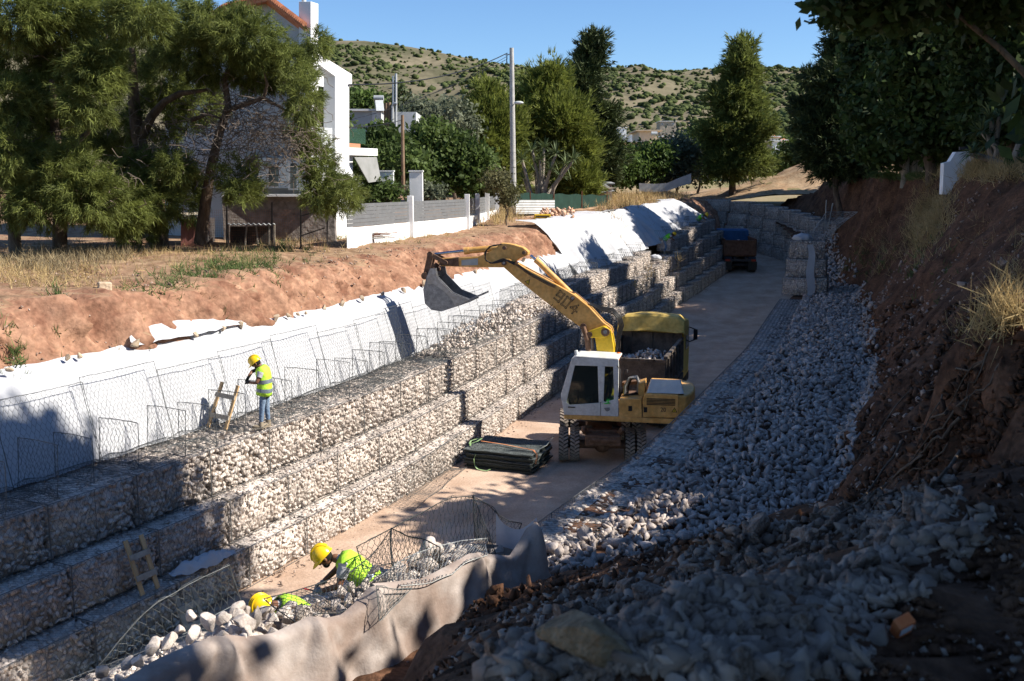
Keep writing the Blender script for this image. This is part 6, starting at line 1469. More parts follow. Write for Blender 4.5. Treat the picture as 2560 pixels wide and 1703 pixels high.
# village trees under the hill
r = random.Random(4)
tp = MATS
for i in range(46):
    px = r.uniform(900, 2050); y = r.uniform(150, 310); p = PY(px, 400, y); z = fgz(p.x, y); h = r.uniform(3.5, 8)
    if i == 0:
        base = tree('village_tree', 'dark green tree among the far houses under the hill', (p.x, y, z), [((p.x, y, z + h * .6), (h * .45, h * .45, h * .42), 60, 22, .6)], .5, ML_bush, 77, (.2, .08), 'village trees'); b0 = Vector(base.location)
    else:
        c = copy_tree(base); c.location = (p.x, y, z); c.rotation_euler = (0, 0, r.uniform(0, 6)); s = r.uniform(.6, 1.3); c.scale = (s * r.uniform(.8, 1.3), s, s)
# yuccas
def yucca(label, base, heads, seed, group=None, leafL=.7, m=ML_yucca):
    t = thing('yucca', label, 'yucca', tuple(base), 0, group); b = MB(); Vs = []; Ts = []; o = 0; r = np.random.default_rng(seed); base = Vector(base)
    for i, h in enumerate(heads):
        h = Vector(h); b.tube([base + Vector((.1 * i - .2, 0, -.1)), base.lerp(h, .5) + Vector((r.normal() * .15, r.normal() * .15, 0)), h], [.14, .11, .09], 8)
        n = 60; u = r.normal(size=(n, 3)); u[:, 2] = np.abs(u[:, 2]) * .9 - .35; u /= np.linalg.norm(u, axis=1, keepdims=True)
        L = leafL * r.uniform(.7, 1.1, n)[:, None]; x = np.cross(u, [0, 0, 1.]); x /= np.maximum(np.linalg.norm(x, axis=1, keepdims=True), 1e-6); p0 = np.array(h) + u * .05; p1 = p0 + u * L * .55; p2 = p0 + u * L + np.array([0, 0, -.12])
        V = np.stack([p0 - x * .022, p0 + x * .022, p1 - x * .035, p1 + x * .035, p2], 1).reshape(-1, 3); k = (np.arange(n) * 5)[:, None]
        Vs.append(V); Ts.append(np.concatenate([k + np.array([[0, 1, 3]]), k + np.array([[0, 3, 2]]), k + np.array([[2, 3, 4]])]) + o); o += len(V)
    b.build('stem', M_barkpale, t, world=True); me = mesh_np('leaves', np.concatenate(Vs), np.concatenate(Ts), m=m); me.transform(Matrix.Translation(-base)); place('leaves', me, None, t); return t
yucca('clump of spiky yuccas right of the utility pole', b_at(1350, 470, 66), [PY(a, c, 66 + (i % 3 - 1)) for i, (a, c) in enumerate(((1305, 400), (1330, 375), (1360, 370), (1390, 385), (1415, 410), (1340, 430), (1375, 425), (1310, 445), (1400, 440), (1435, 400), (1350, 400)))], 5, None, 1.0)

# ================================================================ house, fences, sheds, pole
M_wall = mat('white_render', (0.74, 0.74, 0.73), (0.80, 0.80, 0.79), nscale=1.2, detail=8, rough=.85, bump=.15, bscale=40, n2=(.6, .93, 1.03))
M_wallgrey = mat('grey_and_shaded_render', (0.46, 0.48, 0.48), (0.52, 0.54, 0.54), nscale=1.5, rough=.85)  # grey paint on most walls, painted shade on the house gable
M_tile = mat('roof_tile', (0.36, 0.12, 0.06), (0.55, 0.24, 0.13), nscale=5, detail=6, rough=.85, island=.25)
M_slat = mat('grey_slat', (0.13, 0.135, 0.14), (0.16, 0.165, 0.17), nscale=4, rough=.5)
M_concrete = mat('pole_concrete', (0.34, 0.33, 0.31), (0.46, 0.45, 0.42), nscale=4, detail=8, rough=.9, bump=.4, bscale=25)
M_rubblewall = mat('rubble_masonry', (0.12, 0.105, 0.095), (0.25, 0.22, 0.20), nscale=3.2, detail=9, rough=.95, bump=1.0, bscale=6)
M_beige = mat('beige_render', (0.56, 0.45, 0.33), (0.62, 0.51, 0.38), nscale=.6, rough=.9)
M_stonew = mat('stone_masonry', (0.30, 0.25, 0.19), (0.45, 0.39, 0.31), nscale=1.5, detail=8, rough=.9, bump=.8, bscale=2.5)
M_galv = mat('corrugated_zinc', (0.38, 0.40, 0.40), (0.50, 0.51, 0.50), nscale=2, rough=.5, metal=.3)
M_rustsheet = mat('rusty_sheet', (0.20, 0.075, 0.04), (0.32, 0.14, 0.08), nscale=3, rough=.85)
M_redsheet = mat('faded_red_board', (0.42, 0.17, 0.14), (0.52, 0.24, 0.20), nscale=2, detail=8, rough=.85)
M_winglass = mat('window_dark', (0.05, 0.07, 0.08), rough=.1, spec=.6)
HC = PY(777, 560, 40.0); n1 = Vector((-.35, -.94, 0)).normalized(); n2v = Vector((.94, -.35, 0)).normalized()
HO = Vector((HC.x - 4, HC.y + 3, 6.1)); HOUSE = thing('white_house', 'white two storey house with red tiled gable, tall chimney and open balcony frame', 'house', tuple(HO))
def h1(L, back=0.0): return [PLANE(a, b, HC - n1 * back, n1) for a, b in L]
def h2(L, back=0.0): return [PLANE(a, b, HC - n2v * back, n2v) for a, b in L]
def hb(mb, nm, m_, bev=0.0, par=None): return mb.build(nm, m_, par or HOUSE, bev, 2, world=True)
hb(MB().prism(h1([(764, 80), (669, 9), (560, 34), (420, 130), (420, 640), (764, 640)], .3), Vector((-.34, .94, 0)) * 7), 'wall', M_wallgrey)  # gable of the white house, its shade put into the grey colour
ch = hb(MB().prism(h1([(747, 4), (777, 4), (777, 640), (747, 640)]), -n1 * .55), 'chimney', M_wall, .01)
MB().cyl(h1([(760, 6)], .25)[0], h1([(760, -10)], .25)[0], .09, .09, 12).build('flue', M_galv, ch, world=True)
roof = MB()
for a, b in (((764, 74), (669, 2)), ((669, 2), (560, 27)), ((560, 27), (420, 122))):
    q = h1([a, b], -.25); roof.prism([q[0], q[1], q[1] + Vector((0, 0, .14)), q[0] + Vector((0, 0, .14))], Vector((-.34, .94, 0)) * 7.6)
ro = hb(roof, 'roof', M_tile)
tl = None
for a, b, n_ in (((764, 72), (669, 0), 22), ((669, 0), (560, 25), 18), ((560, 25), (420, 120), 24)):
    q = h1([a, b], -.25); d = (q[1] - q[0]) / n_
    for i in range(n_):
        c = q[0] + d * (i + .5)
        if tl is None: tl = MB().tube([Vector((0, 0, 0)), Vector((-.15, .42, 0)), Vector((-.3, .85, 0))], [.10, .095, .10], 8).build('roof_tile', M_tile, ro); o = tl
        else: o = place('roof_tile', tl.data, None, ro)
        o.location = c + Vector((0, 0, .15)) - HO
hb(MB().prism(h1([(600, 396), (790, 394), (790, 470), (600, 472)], -.0), n1 * .02), 'lower_wall', mat('pale_blue_render', (.62, .68, .70), (.68, .73, .75), nscale=1, rough=.85))
for a in ((612, 410, 650, 470), (668, 410, 700, 470), (722, 405, 745, 475)):
    w = hb(MB().prism(h1([(a[0], a[1]), (a[2], a[1]), (a[2], a[3]), (a[0], a[3])], -.03), n1 * .04), 'window', M_wall); MB().prism(h1([(a[0] + 4, a[1] + 4), (a[2] - 4, a[1] + 4), (a[2] - 4, a[3] - 4), (a[0] + 4, a[3] - 4)], -.075), n1 * .01).build('pane', M_winglass, w, world=True)
fr = hb(MB().prism(h2([(779, 117), (794, 133), (880, 186), (880, 217), (838, 191), (795, 160), (779, 152)]), -n2v * .55), 'balcony_beam', M_wall, .01)
hb(MB().prism(h2([(838, 190), (873, 214), (873, 640), (838, 640)]), -n2v * .55), 'balcony_pillar', M_wall, .01)
hb(MB().prism(h2([(779, 150), (790, 158), (790, 640), (779, 640)]), -n2v * .55), 'corner_post', M_wall, .01)
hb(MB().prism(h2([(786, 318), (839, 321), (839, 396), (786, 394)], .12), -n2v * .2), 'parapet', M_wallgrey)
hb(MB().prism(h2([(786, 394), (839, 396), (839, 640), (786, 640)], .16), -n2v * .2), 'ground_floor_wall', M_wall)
hb(MB().prism(h2([(790, 184), (824, 186), (824, 217), (790, 216)], 2.6), -n2v * .3), 'back_beam', M_wall)
hb(MB().prism(h2([(786, 84), (792, 80), (795, 90), (786, 98)], .6), -n2v * 3), 'eave', M_tile)
ter = hb(MB().prism(h2([(872, 369), (944, 372), (944, 390), (872, 388)]), -n2v * 3.2), 'terrace_slab', M_wall, .01)
hb(MB().prism(h2([(872, 388), (882, 388), (882, 640), (872, 640)], .3), -n2v * .4), 'terrace_post', M_wall)
aw = MB(); q = h2([(886, 393), (942, 393), (953, 452), (922, 457)], .0); e = -n2v * .02; aw.prism([q[0], q[1], q[2], q[3]], e * 2); hb(aw, 'awning', mat('awning_grey', (.24, .245, .23), (.3, .3, .29), nscale=2, rough=.8))
hb(MB().prism(h2([(873, 358), (901, 360), (901, 370), (873, 369)], .3), -n2v * .3), 'planter', mat('terracotta', (.42, .18, .10), rough=.8))
hb(MB().prism(h2([(873, 322), (914, 322), (914, 360), (873, 359)], .35), -n2v * .02), 'balustrade_glass', glass_mat('green_glass', (.05, .10, .07), .1, .5))
for a in ((946, 430, 983, 500), (1023, 430, 1056, 470)):
    q = [PY(a[0], a[1], 46), PY(a[2], a[1], 46), PY(a[2], a[3], 46), PY(a[0], a[3], 46)]
    t = thing('garden_pier', 'white garden wall pier %s' % ('below the grey awning' if a[0] < 1000 else 'half hidden by the round garden tree'), 'wall pier', (q[0].x, 46, 6.1)); MB().prism([q[0], q[1], Vector((q[1].x, 46, 6.0)), Vector((q[0].x, 46, 6.0))], (0, .3, 0)).build('pier', M_wall, t, .01, world=True); MB().box((q[0] + q[1]) / 2 + Vector((0, .15, .04)), ((q[1] - q[0]).length + .06, .4, .06)).build('coping', M_wall, t, world=True)
# rubble retaining wall under the house
a0, a1 = PZ(560, 607, 6.05), PZ(838, 605, 6.05)
rw = thing('rubble_wall', 'dark rough stone garden wall with white coping below the house', 'wall', tuple(a0)); ztop = PY(700, 492, a0.y).z
MB().prism([a0 - UP * .3, a1 - UP * .3, Vector((a1.x, a1.y, ztop)), Vector((a0.x, a0.y, ztop))], (0, .4, 0)).build('masonry', M_rubblewall, rw, world=True)
MB().box(((a0.x + a1.x) / 2, a0.y + .2, ztop + .05), (a1.x - a0.x, .5, .09)).build('coping', M_wall, rw, world=True)
# neighbouring flat roofed building with flues
nb = PY(912, 340, 60); t = thing('flat_building', 'low white flat roofed building with metal flues behind the house', 'building', (nb.x, 60, 6.2))
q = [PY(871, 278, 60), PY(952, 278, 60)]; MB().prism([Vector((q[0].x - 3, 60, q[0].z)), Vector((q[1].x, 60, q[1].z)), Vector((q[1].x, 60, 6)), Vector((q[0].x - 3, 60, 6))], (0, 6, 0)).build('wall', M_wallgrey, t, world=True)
q2 = [PY(930, 278, 59.9), PY(953, 279, 59.9)]; MB().prism([q2[0], q2[1], Vector((q2[1].x, 59.9, 6)), Vector((q2[0].x, 59.9, 6))], (0, .09, 0)).build('painted_sun_panel', M_wall, t, world=True)  # paler slab paints sunlight onto part of this wall
MB().box(((q[0].x + q[1].x) / 2 - 1.5, 63, q[0].z + .06), (q[1].x - q[0].x + 3.3, 6.3, .12)).build('roof_slab', M_wall, t, world=True)
MB().prism([PY(985, 280, 60.5), PY(1040, 280, 60.5), PY(1040, 345, 60.5), PY(985, 345, 60.5)], (0, 4, 0)).build('side_block', M_wallgrey, t, world=True)
for a in ((983, 190, 340, .06), (990, 184, 335, .07), (965, 258, 340, .13), (973, 256, 340, .12)): MB().tube([PY(a[0], a[2], 59.7), PY(a[0], a[1], 59.7)], a[3], 10).build('flue_pipe', M_galv if a[0] > 980 else mat('brown_pipe', (.22, .15, .09), rough=.8), t, world=True)
MB().tube([PY(981, 340, 59.6), PY(981, 268, 59.6), PY(984, 259, 59.6), PY(992, 259, 59.6)], .09, 8).build('flue_pipe', M_galv, t, world=True)
ht = thing('solar_heater', 'silver rooftop solar water tank with panel', 'water heater', tuple(PY(946, 277, 59.5))); MB().tube([PY(935, 246, 59.5), PY(959, 246, 59.5)], .17, 14).build('tank', M_galv, ht, world=True); MB().prism([PY(938, 252, 59.2), PY(957, 252, 59.2), PY(960, 277, 58.6), PY(941, 277, 58.6)], (0, .06, .04)).build('panel', M_greyhood, ht, world=True)
MB().bar(PY(940, 277, 59.6), PY(936, 250, 59.6), .05).build('stand', M_galv, ht, world=True)
# slat fence on its white wall
fy = 39.5; ft = thing('slat_fence', 'white garden wall topped with grey horizontal slats between white posts', 'fence', tuple(PY(1000, 600, fy)))
def fx(px, py, y): return PY(px, py, y)
segA = [(868, 36.8), (1027, 42.5), (1168, 49.5)]; segB = [(1168, 49.5), (1194, 53), (1218, 57.5), (1243, 63)]
def fpt(px, y, z): return Vector(((px - CX) / F * (y * math.cos(PITCH) + (EYE - z) * math.sin(PITCH)), y, z))
ZT, ZB = 7.62, 6.72
for S_ in (segA, segB):
    for (p0, y0), (p1, y1) in zip(S_[:-1], S_[1:]):
        A_ = fpt(p0, y0, 6.0); B_ = fpt(p1, y1, 6.0); d = (B_ - A_); n_ = Vector((-d.y, d.x, 0)).normalized(); n_ = n_ if n_.y < 0 or abs(n_.x) > .5 else -n_
        MB().prism([A_ - UP * .3, B_ - UP * .3, Vector((B_.x, B_.y, ZB)), Vector((A_.x, A_.y, ZB))], Vector((0, .22, 0)) if S_ is segA else Vector((-.22, 0, 0))).build('base_wall', M_wall, ft, world=True)
        for i in range(6):
            z = ZB + .02 + (i + .5) * (ZT - ZB - .04) / 6; off = Vector((0, .11, 0)) if S_ is segA else Vector((-.11, 0, 0)); MB().bar(Vector((A_.x, A_.y, z)) + off, Vector((B_.x, B_.y, z)) + off, .025, (ZT - ZB) / 6 - .018).build('slat', M_slat, ft, world=True)
    for (p0, y0) in S_[(1 if S_ is segA else 1):]:
        A_ = fpt(p0, y0, 6); MB().box(A_ + UP * .9 + Vector((-.0, .06, 0)), (.24, .34, 1.86)).build('post', M_wall, ft, .01, world=True)
# utility pole and cables
PO = PY(1284, 505, 64); PO.z = gz(PO.x, 64); pt_ = PY(1279, 120, 64)
pole = thing('utility_pole', 'round concrete utility pole rising above the garden trees', 'utility pole', tuple(PO)); MB().tube([PO - UP * .3, PO.lerp(pt_, .5), pt_], [.21, .17, .13], 16).build('shaft', M_concrete, pole, world=True)
for k in range(9): z = PO.lerp(pt_, .1 + .09 * k); MB().tube([z - UP * .02, z + UP * .02], .205 - .008 * k, 14).build('band', mat('band_steel', (.2, .2, .2), rough=.5, metal=.5), pole, world=True)
MB().bar(PY(1279, 135, 64), PY(1264, 138, 64), .06).build('bracket', M_galv, pole, world=True)
for k in range(3): MB().tube([PY(1268, 132 + 6 * k, 64), PY(1266, 150 + 6 * k, 64), PY(1272, 165, 64), PY(1278, 150 + 5 * k, 64)], .02, 5).build('cable_loop', M_black, pole, world=True)
lm = MB(); lm.bar(PY(1282, 262, 63.9), PY(1292, 258, 63.7), .05); lm.ball(PY(1297, 257, 63.6), (.3, .14, .1), 12, 8); lm.build('street_light', M_greyhood, pole, world=True)
wp_ = thing('wooden_pole', 'short weathered wooden pole among the garden trees', 'pole', tuple(PY(1007, 433, 50))); MB().tube([PY(1008, 480, 50), PY(1006, 288, 50)], [.10, .075], 10).build('shaft', mat('pole_wood', (.16, .10, .06), (.26, .18, .12), nscale=4, rough=.9), wp_, world=True)
def cable(label, a, b, sag, r_=.016):
    P_ = [Vector(a).lerp(Vector(b), t) - UP * sag * 4 * t * (1 - t) for t in np.linspace(0, 1, 14)]; o = MB().tube(P_, r_, 5).build('cable', M_black); setp(o, label, 'cable')
cable('thick black cable from the pole top to the house frame', PY(1266, 134, 64), PY(872, 212, 43), .5, .03)
cable('thin cable running from the pole down to the low white building', PY(1266, 142, 64), PY(875, 300, 58), .4)
cable('slack cable crossing below the thick one', PY(1264, 150, 64), PY(1010, 255, 90), .3)
cable('low cable between the wooden pole and the house', PY(1005, 300, 50), PY(872, 318, 44), .1)
# shade net fence and sheds beyond the pole
gn = thing('shade_net_fence', 'dark green shade net stretched between rusty posts', 'fence', tuple(PY(1400, 540, 62))); q = [PY(a, b, 62) for a, b in ((1380, 484), (1450, 486), (1520, 488))]
rows = [[Vector((p.x, p.y + .08 * math.sin(i * 2 + j * .7), (gz(p.x, p.y) - .1) + (p.z - gz(p.x, p.y) + .1) * (j / 8) - .04 * math.sin(i * 1.3))) for i, p in enumerate([PY(1292 + k * 8.2, 482 + k * .24, 60 + 14 * k / 28) for k in range(29)])] for j in range(9)]
MB().loft(rows, closed=False).build('net', mat('shade_net', (.006, .026, .018), (.010, .038, .027), nscale=2, rough=.85), gn, world=True)
for a in (1326, 1385, 1455, 1518): MB().bar(PY(a, 545, 59.9 + 14 * (a - 1292) / 230), PY(a, 478, 59.9 + 14 * (a - 1292) / 230), .06).build('post', M_rustsheet, gn, world=True)
zs_ = thing('zinc_sheet', 'corrugated zinc sheet leaning on the green shade net', 'metal sheet', tuple(PY(1335, 535, 62)))
rows = []
for j in range(25): u = j / 24; rows.append([PY(1290 + 97 * u, 500 + 35 * v, 59.6 + 5.5 * u - .25 * v) + Vector((0, .05 * math.sin(v * 34), 0)) for v in np.linspace(0, 1, 36)])
MB().loft(rows, closed=False).build('sheet', M_galv, zs_, world=True)
for i, (a, b, c, d_, m_, lab) in enumerate(((1300, 470, 1365, 486, M_stonew, 'low grey hut with a sagging sheet front behind the shade net'), (1385, 460, 1425, 485, M_beige, 'small open wooden hut behind the shade net'), (1430, 462, 1530, 484, M_stonew, 'collapsing pale junk shed behind the shade net'))):
    t = thing('shed', lab, 'shed', tuple(PY((a + c) / 2, d_, 77))); q = [PY(a, b, 77), PY(c, b, 77), PY(c, d_ + 20, 77), PY(a, d_ + 20, 77)]; MB().prism(q, (0, 2.5, 0)).build('wall', m_, t, world=True)
    MB().prism([q[0] + Vector((-.2, -.2, 0)), q[1] + Vector((.2, -.2, .05)), q[1] + Vector((.2, -.2, .13)), q[0] + Vector((-.2, -.2, .08))], (0, 3, .1)).build('roof', M_galv if i else mat('hut_sheet', (.5, .47, .42), rough=.9), t, world=True)
    MB().prism([PY(a + 12, b + 6, 76.95), PY(c - 14, b + 6, 76.95), PY(c - 14, d_, 76.95), PY(a + 12, d_, 76.95)], (0, .03, 0)).build('opening', M_darksteel, t, world=True)
    rj = random.Random(i)
    for k in range(7): s_ = MB().prism([PY(a + rj.uniform(0, c - a), b + rj.uniform(-2, 12), 76.6) + Vector(v) for v in ((0, 0, 0), (.5, .1, .1), (.55, .1, -.2), (.05, 0, -.25))], (0, .03, 0)).build('scrap_board', (M_stonew, M_galv, M_woodgrey)[k % 3], t, world=True)
yb = thing('yellow_block', 'yellow concrete barrier block on the bank edge', 'barrier', tuple(PY(1356, 552, 57))); MB().prism([PY(1336, 536, 57), PY(1376, 536, 57), PY(1378, 553, 57), PY(1334, 553, 57)], (0, .5, 0)).build('block', M_yel2, yb, .03, world=True); MB().prism([PY(1340, 540, 56.98), PY(1372, 540, 56.98), PY(1373, 543, 56.98), PY(1339, 543, 56.98)], (0, .01, 0)).build('groove', M_darksteel, yb, world=True)
P = []; S = []
for _ in range(140): p = PY(random.uniform(1352, 1432), random.uniform(520, 540), random.uniform(58, 61)); P.append((p.x, p.y, gz(p.x, p.y) + random.uniform(0, .55))); S.append(random.uniform(.08, .22))
setp(place('debris_heap', mesh_np('debris_heap', *stones_np(P, S, 41), m=mat('orange_debris', (.45, .22, .12), (.62, .45, .33), nscale=2, rough=.9))), 'heap of orange and pale debris in front of the shade net', 'debris', None, 'stuff')
# wire fence and posts with dry stakes on the far left bank, blue sign
for i, (a, b, c) in enumerate(((1610, 555, 490), (1655, 548, 488), (1690, 545, 492), (1540, 560, 495))):
    t = thing('fence_stake', 'thin leaning stake in the dry grass above the far sheet', 'stake', tuple(PY(a, b, 80)), 0, 'stakes in the dry grass'); MB().bar(PY(a - 8 + 3 * i, b, 80), PY(a + 8, c, 80), .05).build('stake', M_rustsheet, t, world=True)
sg = thing('street_sign', 'blue street sign on a white pole beside the conifer', 'sign', tuple(PY(1770, 448, 96))); MB().tube([PY(1770, 450, 96), PY(1771, 300, 96)], .06, 8).build('pole', M_wall, sg, world=True)
for (b, c) in ((409, 419), (421, 435)):
    pn = MB().prism([PY(1774, b, 95.9), PY(1788, b, 95.9), PY(1788, c, 95.9), PY(1774, c, 95.9)], (0, .05, 0)).build('panel', mat('sign_blue', (.02, .13, .55), rough=.4), sg, world=True)
    MB().prism([PY(1777, b + 4, 95.87), PY(1785, b + 4, 95.87), PY(1785, c - 4, 95.87), PY(1777, c - 4, 95.87)], (0, .02, 0)).build('white_mark', M_wall, pn, world=True)
hd = thing('hoarding', 'grey sheet hoarding in front of the fig trees', 'fence', tuple(PY(1660, 470, 88)))
for k, (p0, p1) in enumerate((((1598, 458, 473), (1635, 460, 474)), ((1635, 460, 474), (1668, 458, 472)), ((1668, 458, 472), (1700, 444, 460)), ((1700, 444, 460), (1728, 434, 452)))): MB().prism([PY(p0[0], p0[1], 89), PY(p1[0], p1[1], 89), PY(p1[0], p1[2] + 6, 89), PY(p0[0], p0[2] + 6, 89)], (0, .05, 0)).build('sheet', M_galv, hd, world=True)
# far houses
def block(name, label, faces, y, depth=7, roofm=None, wins=(), m_=None, cat='house', eave=.25):
    t = thing(name, label, cat, tuple(PY((faces[0][0] + faces[0][2]) / 2, faces[0][3], y)))
    for j, (a, b, c, d_) in enumerate(faces):
        q = [PY(a, b, y + j * .6), PY(c, b, y + j * .6), PY(c, d_ + 25, y + j * .6), PY(a, d_ + 25, y + j * .6)]; MB().prism(q, (0, depth, 0)).build('wall', m_[j % len(m_)], t, world=True)
        MB().box((q[0] + q[1]) / 2 + Vector((0, depth / 2, .09)), ((q[1] - q[0]).length + 2 * eave, depth + 2 * eave, .18)).build('roof', roofm or M_wall, t, world=True)
    for (a, b, c, d_) in wins:
        w = MB().prism([PY(a, b, y - .05), PY(c, b, y - .05), PY(c, d_, y - .05), PY(a, d_, y - .05)], (0, .08, 0)).build('window', M_wall, t, world=True); MB().prism([PY(a + .6, b + .6, y - .08), PY(c - .6, b + .6, y - .08), PY(c - .6, d_ - .6, y - .08), PY(a + .6, d_ - .6, y - .08)], (0, .03, 0)).build('pane', M_winglass, w, world=True)
    return t
bh = block('beige_house', 'beige flat roofed house with a stair tower behind the fig trees', [(1556, 358, 1645, 392), (1599, 328, 1645, 356)], 150, 9, mat('tan_tile', (.52, .40, .27), (.6, .48, .34), nscale=1, rough=.9), [(1600, 368, 1608, 378)], [M_beige, M_beige], eave=.6)
MB().tube([PY(1628, 335, 149), PY(1643, 335, 149)], .35, 10).build('solar_tank', M_galv, bh, world=True)
block('stone_house', 'stone walled house with white side behind the mound', [(1878, 356, 1931, 395)], 140, 8, M_stonew, [(1894, 378, 1902, 394), (1910, 372, 1917, 384)], [M_stonew])
block('small_house', 'bright white gable ended house next to the stone house', [(1931, 354, 1946, 390)], 139.6, 8, M_wall, (), [M_wall])
for i, (a, b, c, d_, lab) in enumerate(((1918, 337, 1952, 356, 'white house with a red hipped roof behind the stone house'), (1945, 346, 1975, 362, 'low house with a bright red roof by the dark trees'))):
    t = block('red_roof_house', lab, [(a + 3, b + 6, c - 3, d_)], 165 + 6 * i, 7, M_wall, [(a + 12, b + 10, a + 16, b + 15)], [M_wall]); q = [PY(a, b + 7, 164.6 + 6 * i), PY(c, b + 7, 164.6 + 6 * i)]; ap = PY((a + c) / 2, b, 168 + 6 * i); b_ = MB(); bk4 = [q[0], q[1], q[1] + Vector((0, 8, 0)), q[0] + Vector((0, 8, 0))]; b_.add(bk4 + [ap], [(0, 1, 4), (1, 2, 4), (2, 3, 4), (3, 0, 4)]); b_.build('tiled_roof', M_tile, t, world=True)
for i, (a, b, c, d_, y, m_, lab) in enumerate(((1526, 320, 1566, 335, 260, M_wall, 'white far house with a blue railing under the hill'), (1476, 324, 1500, 340, 250, M_wall, 'small white house left of the blue railed one'), (1540, 338, 1562, 350, 230, M_wallgrey, 'grey low house just below the white far house'), (1576, 336, 1596, 350, 240, M_wall, 'tiny white block beside the beige stair tower'), (1655, 342, 1700, 372, 175, M_beige, 'pale house half hidden right of the beige one'), (1650, 304, 1690, 312, 330, M_stonew, 'pale villa alone on the lower hillside'))):
    block('far_house', lab, [(a, b, c, d_)], y, 8, None, [(a + 4, b + 4, a + 8, b + 9), (c - 9, b + 4, c - 5, b + 9)], [m_])
# ================================================================ right bank: trees, plants, roots; shade trees beside the camera
M_barkdark = M_bark
etree('cypress_tree', 'dark cypress with a pointed top and hanging side branches on the right bank', 2105, 66, [(2108, 72, 9, 18), (2106, 110, 16, 24), (2102, 155, 24, 28), (2094, 205, 36, 30), (2088, 260, 50, 34), (2082, 315, 60, 36), (2084, 370, 66, 36), (2095, 410, 60, 24), (2030, 195, 14, 8), (2012, 265, 20, 12), (2020, 320, 22, 12)], .2, ML_cyp, 61, (.25, .08), blade=(.45, .05, 8, .2), per=5, clr=.4, ncl=.2)
etree('cypress_tree', 'second dark cypress tucked behind the pointed one', 2145, 67, [(2141, 80, 9, 20), (2144, 120, 16, 28), (2150, 175, 24, 36), (2152, 240, 32, 44), (2150, 320, 40, 50), (2150, 390, 40, 40)], .2, ML_cyp, 62, (.22, .08), blade=(.45, .05, 8, .2), per=5, clr=.4, ncl=.2)
etree('broadleaf_tree', 'tall shady broadleaf tree beside the cypresses on the right bank', 2265, 54, [(2205, 90, 55, 45), (2190, 160, 62, 50), (2240, 190, 75, 60), (2200, 250, 65, 55), (2240, 310, 70, 50), (2215, 360, 60, 40)], .22, ML_dark, 63, (.3, .1), bark=M_barkpale, clr=.45, ncl=.06, per=30)
etree('broadleaf_tree', 'dark spreading tree above the white wall stub', 2330, 46, [(2330, 80, 100, 70), (2300, 170, 90, 60), (2390, 170, 90, 70), (2330, 250, 100, 60), (2400, 290, 80, 60), (2330, 330, 90, 40), (2300, 20, 90, 50)], .2, ML_dark, 64, (.3, .1), clr=.45, ncl=.05, per=22)
etree('broadleaf_tree', 'dark tree filling the corner behind the yuccas', 2540, 40, [(2480, 60, 100, 80), (2560, 120, 100, 90), (2480, 190, 90, 70), (2560, 260, 90, 70), (2480, 290, 80, 50), (2430, 20, 80, 60), (2560, 10, 100, 60)], .18, ML_dark, 65, (.3, .1), clr=.4, ncl=.05, per=22)
for a in ((2262, 440, 2268, 360), (2285, 440, 2278, 350), (2296, 440, 2294, 355)):
    p0, p1 = PY(a[0], a[1], 53), PY(a[2], a[3], 53); t = thing('bare_trunk', 'pale bare tree trunk standing on the grassy edge', 'tree trunk', tuple(p0), 0, 'pale trunks on the grassy edge'); MB().tube([Vector((p0.x, p0.y, gz(p0.x, 53) - .1)), p0.lerp(p1, .5) + Vector((.05, 0, 0)), p1, p1 + UP * 1.2], [.22, .17, .15, .1], 10).build('trunk', M_barkpale, t, world=True)
    MB().tube([p1, p1 + Vector((.3, 0, 1.1))], [.09, .04], 7).build('limb', M_barkpale, t, world=True)
# white wall stub and yuccas on the bank
wy = 37.8; q = [PY(a, b, wy) for a, b in ((2360, 432), (2360, 408), (2375, 404), (2390, 380), (2434, 378), (2434, 436))]
ws = thing('wall_stub', 'broken end of a white rendered wall on the right bank', 'wall', tuple(q[0])); MB().prism([q[0] - UP * .8] + q[1:5] + [q[5] - UP * .8], (0, .3, 0)).build('masonry', M_wall, ws, world=True); MB().prism([PY(2400, 375, wy + .1), PY(2430, 373, wy + .1), PY(2430, 366, wy + .1), PY(2400, 367, wy + .1)], (0, .1, 0)).build('rail', M_darksteel, ws, world=True)
yb_ = PY(2490, 440, 35); yucca('old yucca with thick cut stems by the wall stub', (yb_.x, 35, RB(yb_.x, 35)), [PY(a, b, 35) for a, b in ((2480, 300), (2455, 330), (2500, 290), (2470, 360))], 12, None, .75)
yb_ = PY(2540, 440, 34); yucca('yucca stem with a small leaf tuft at the bank edge', (yb_.x, 34, RB(yb_.x, 34)), [PY(a, b, 34) for a, b in ((2535, 285), (2430, 385))], 14, None, .6)
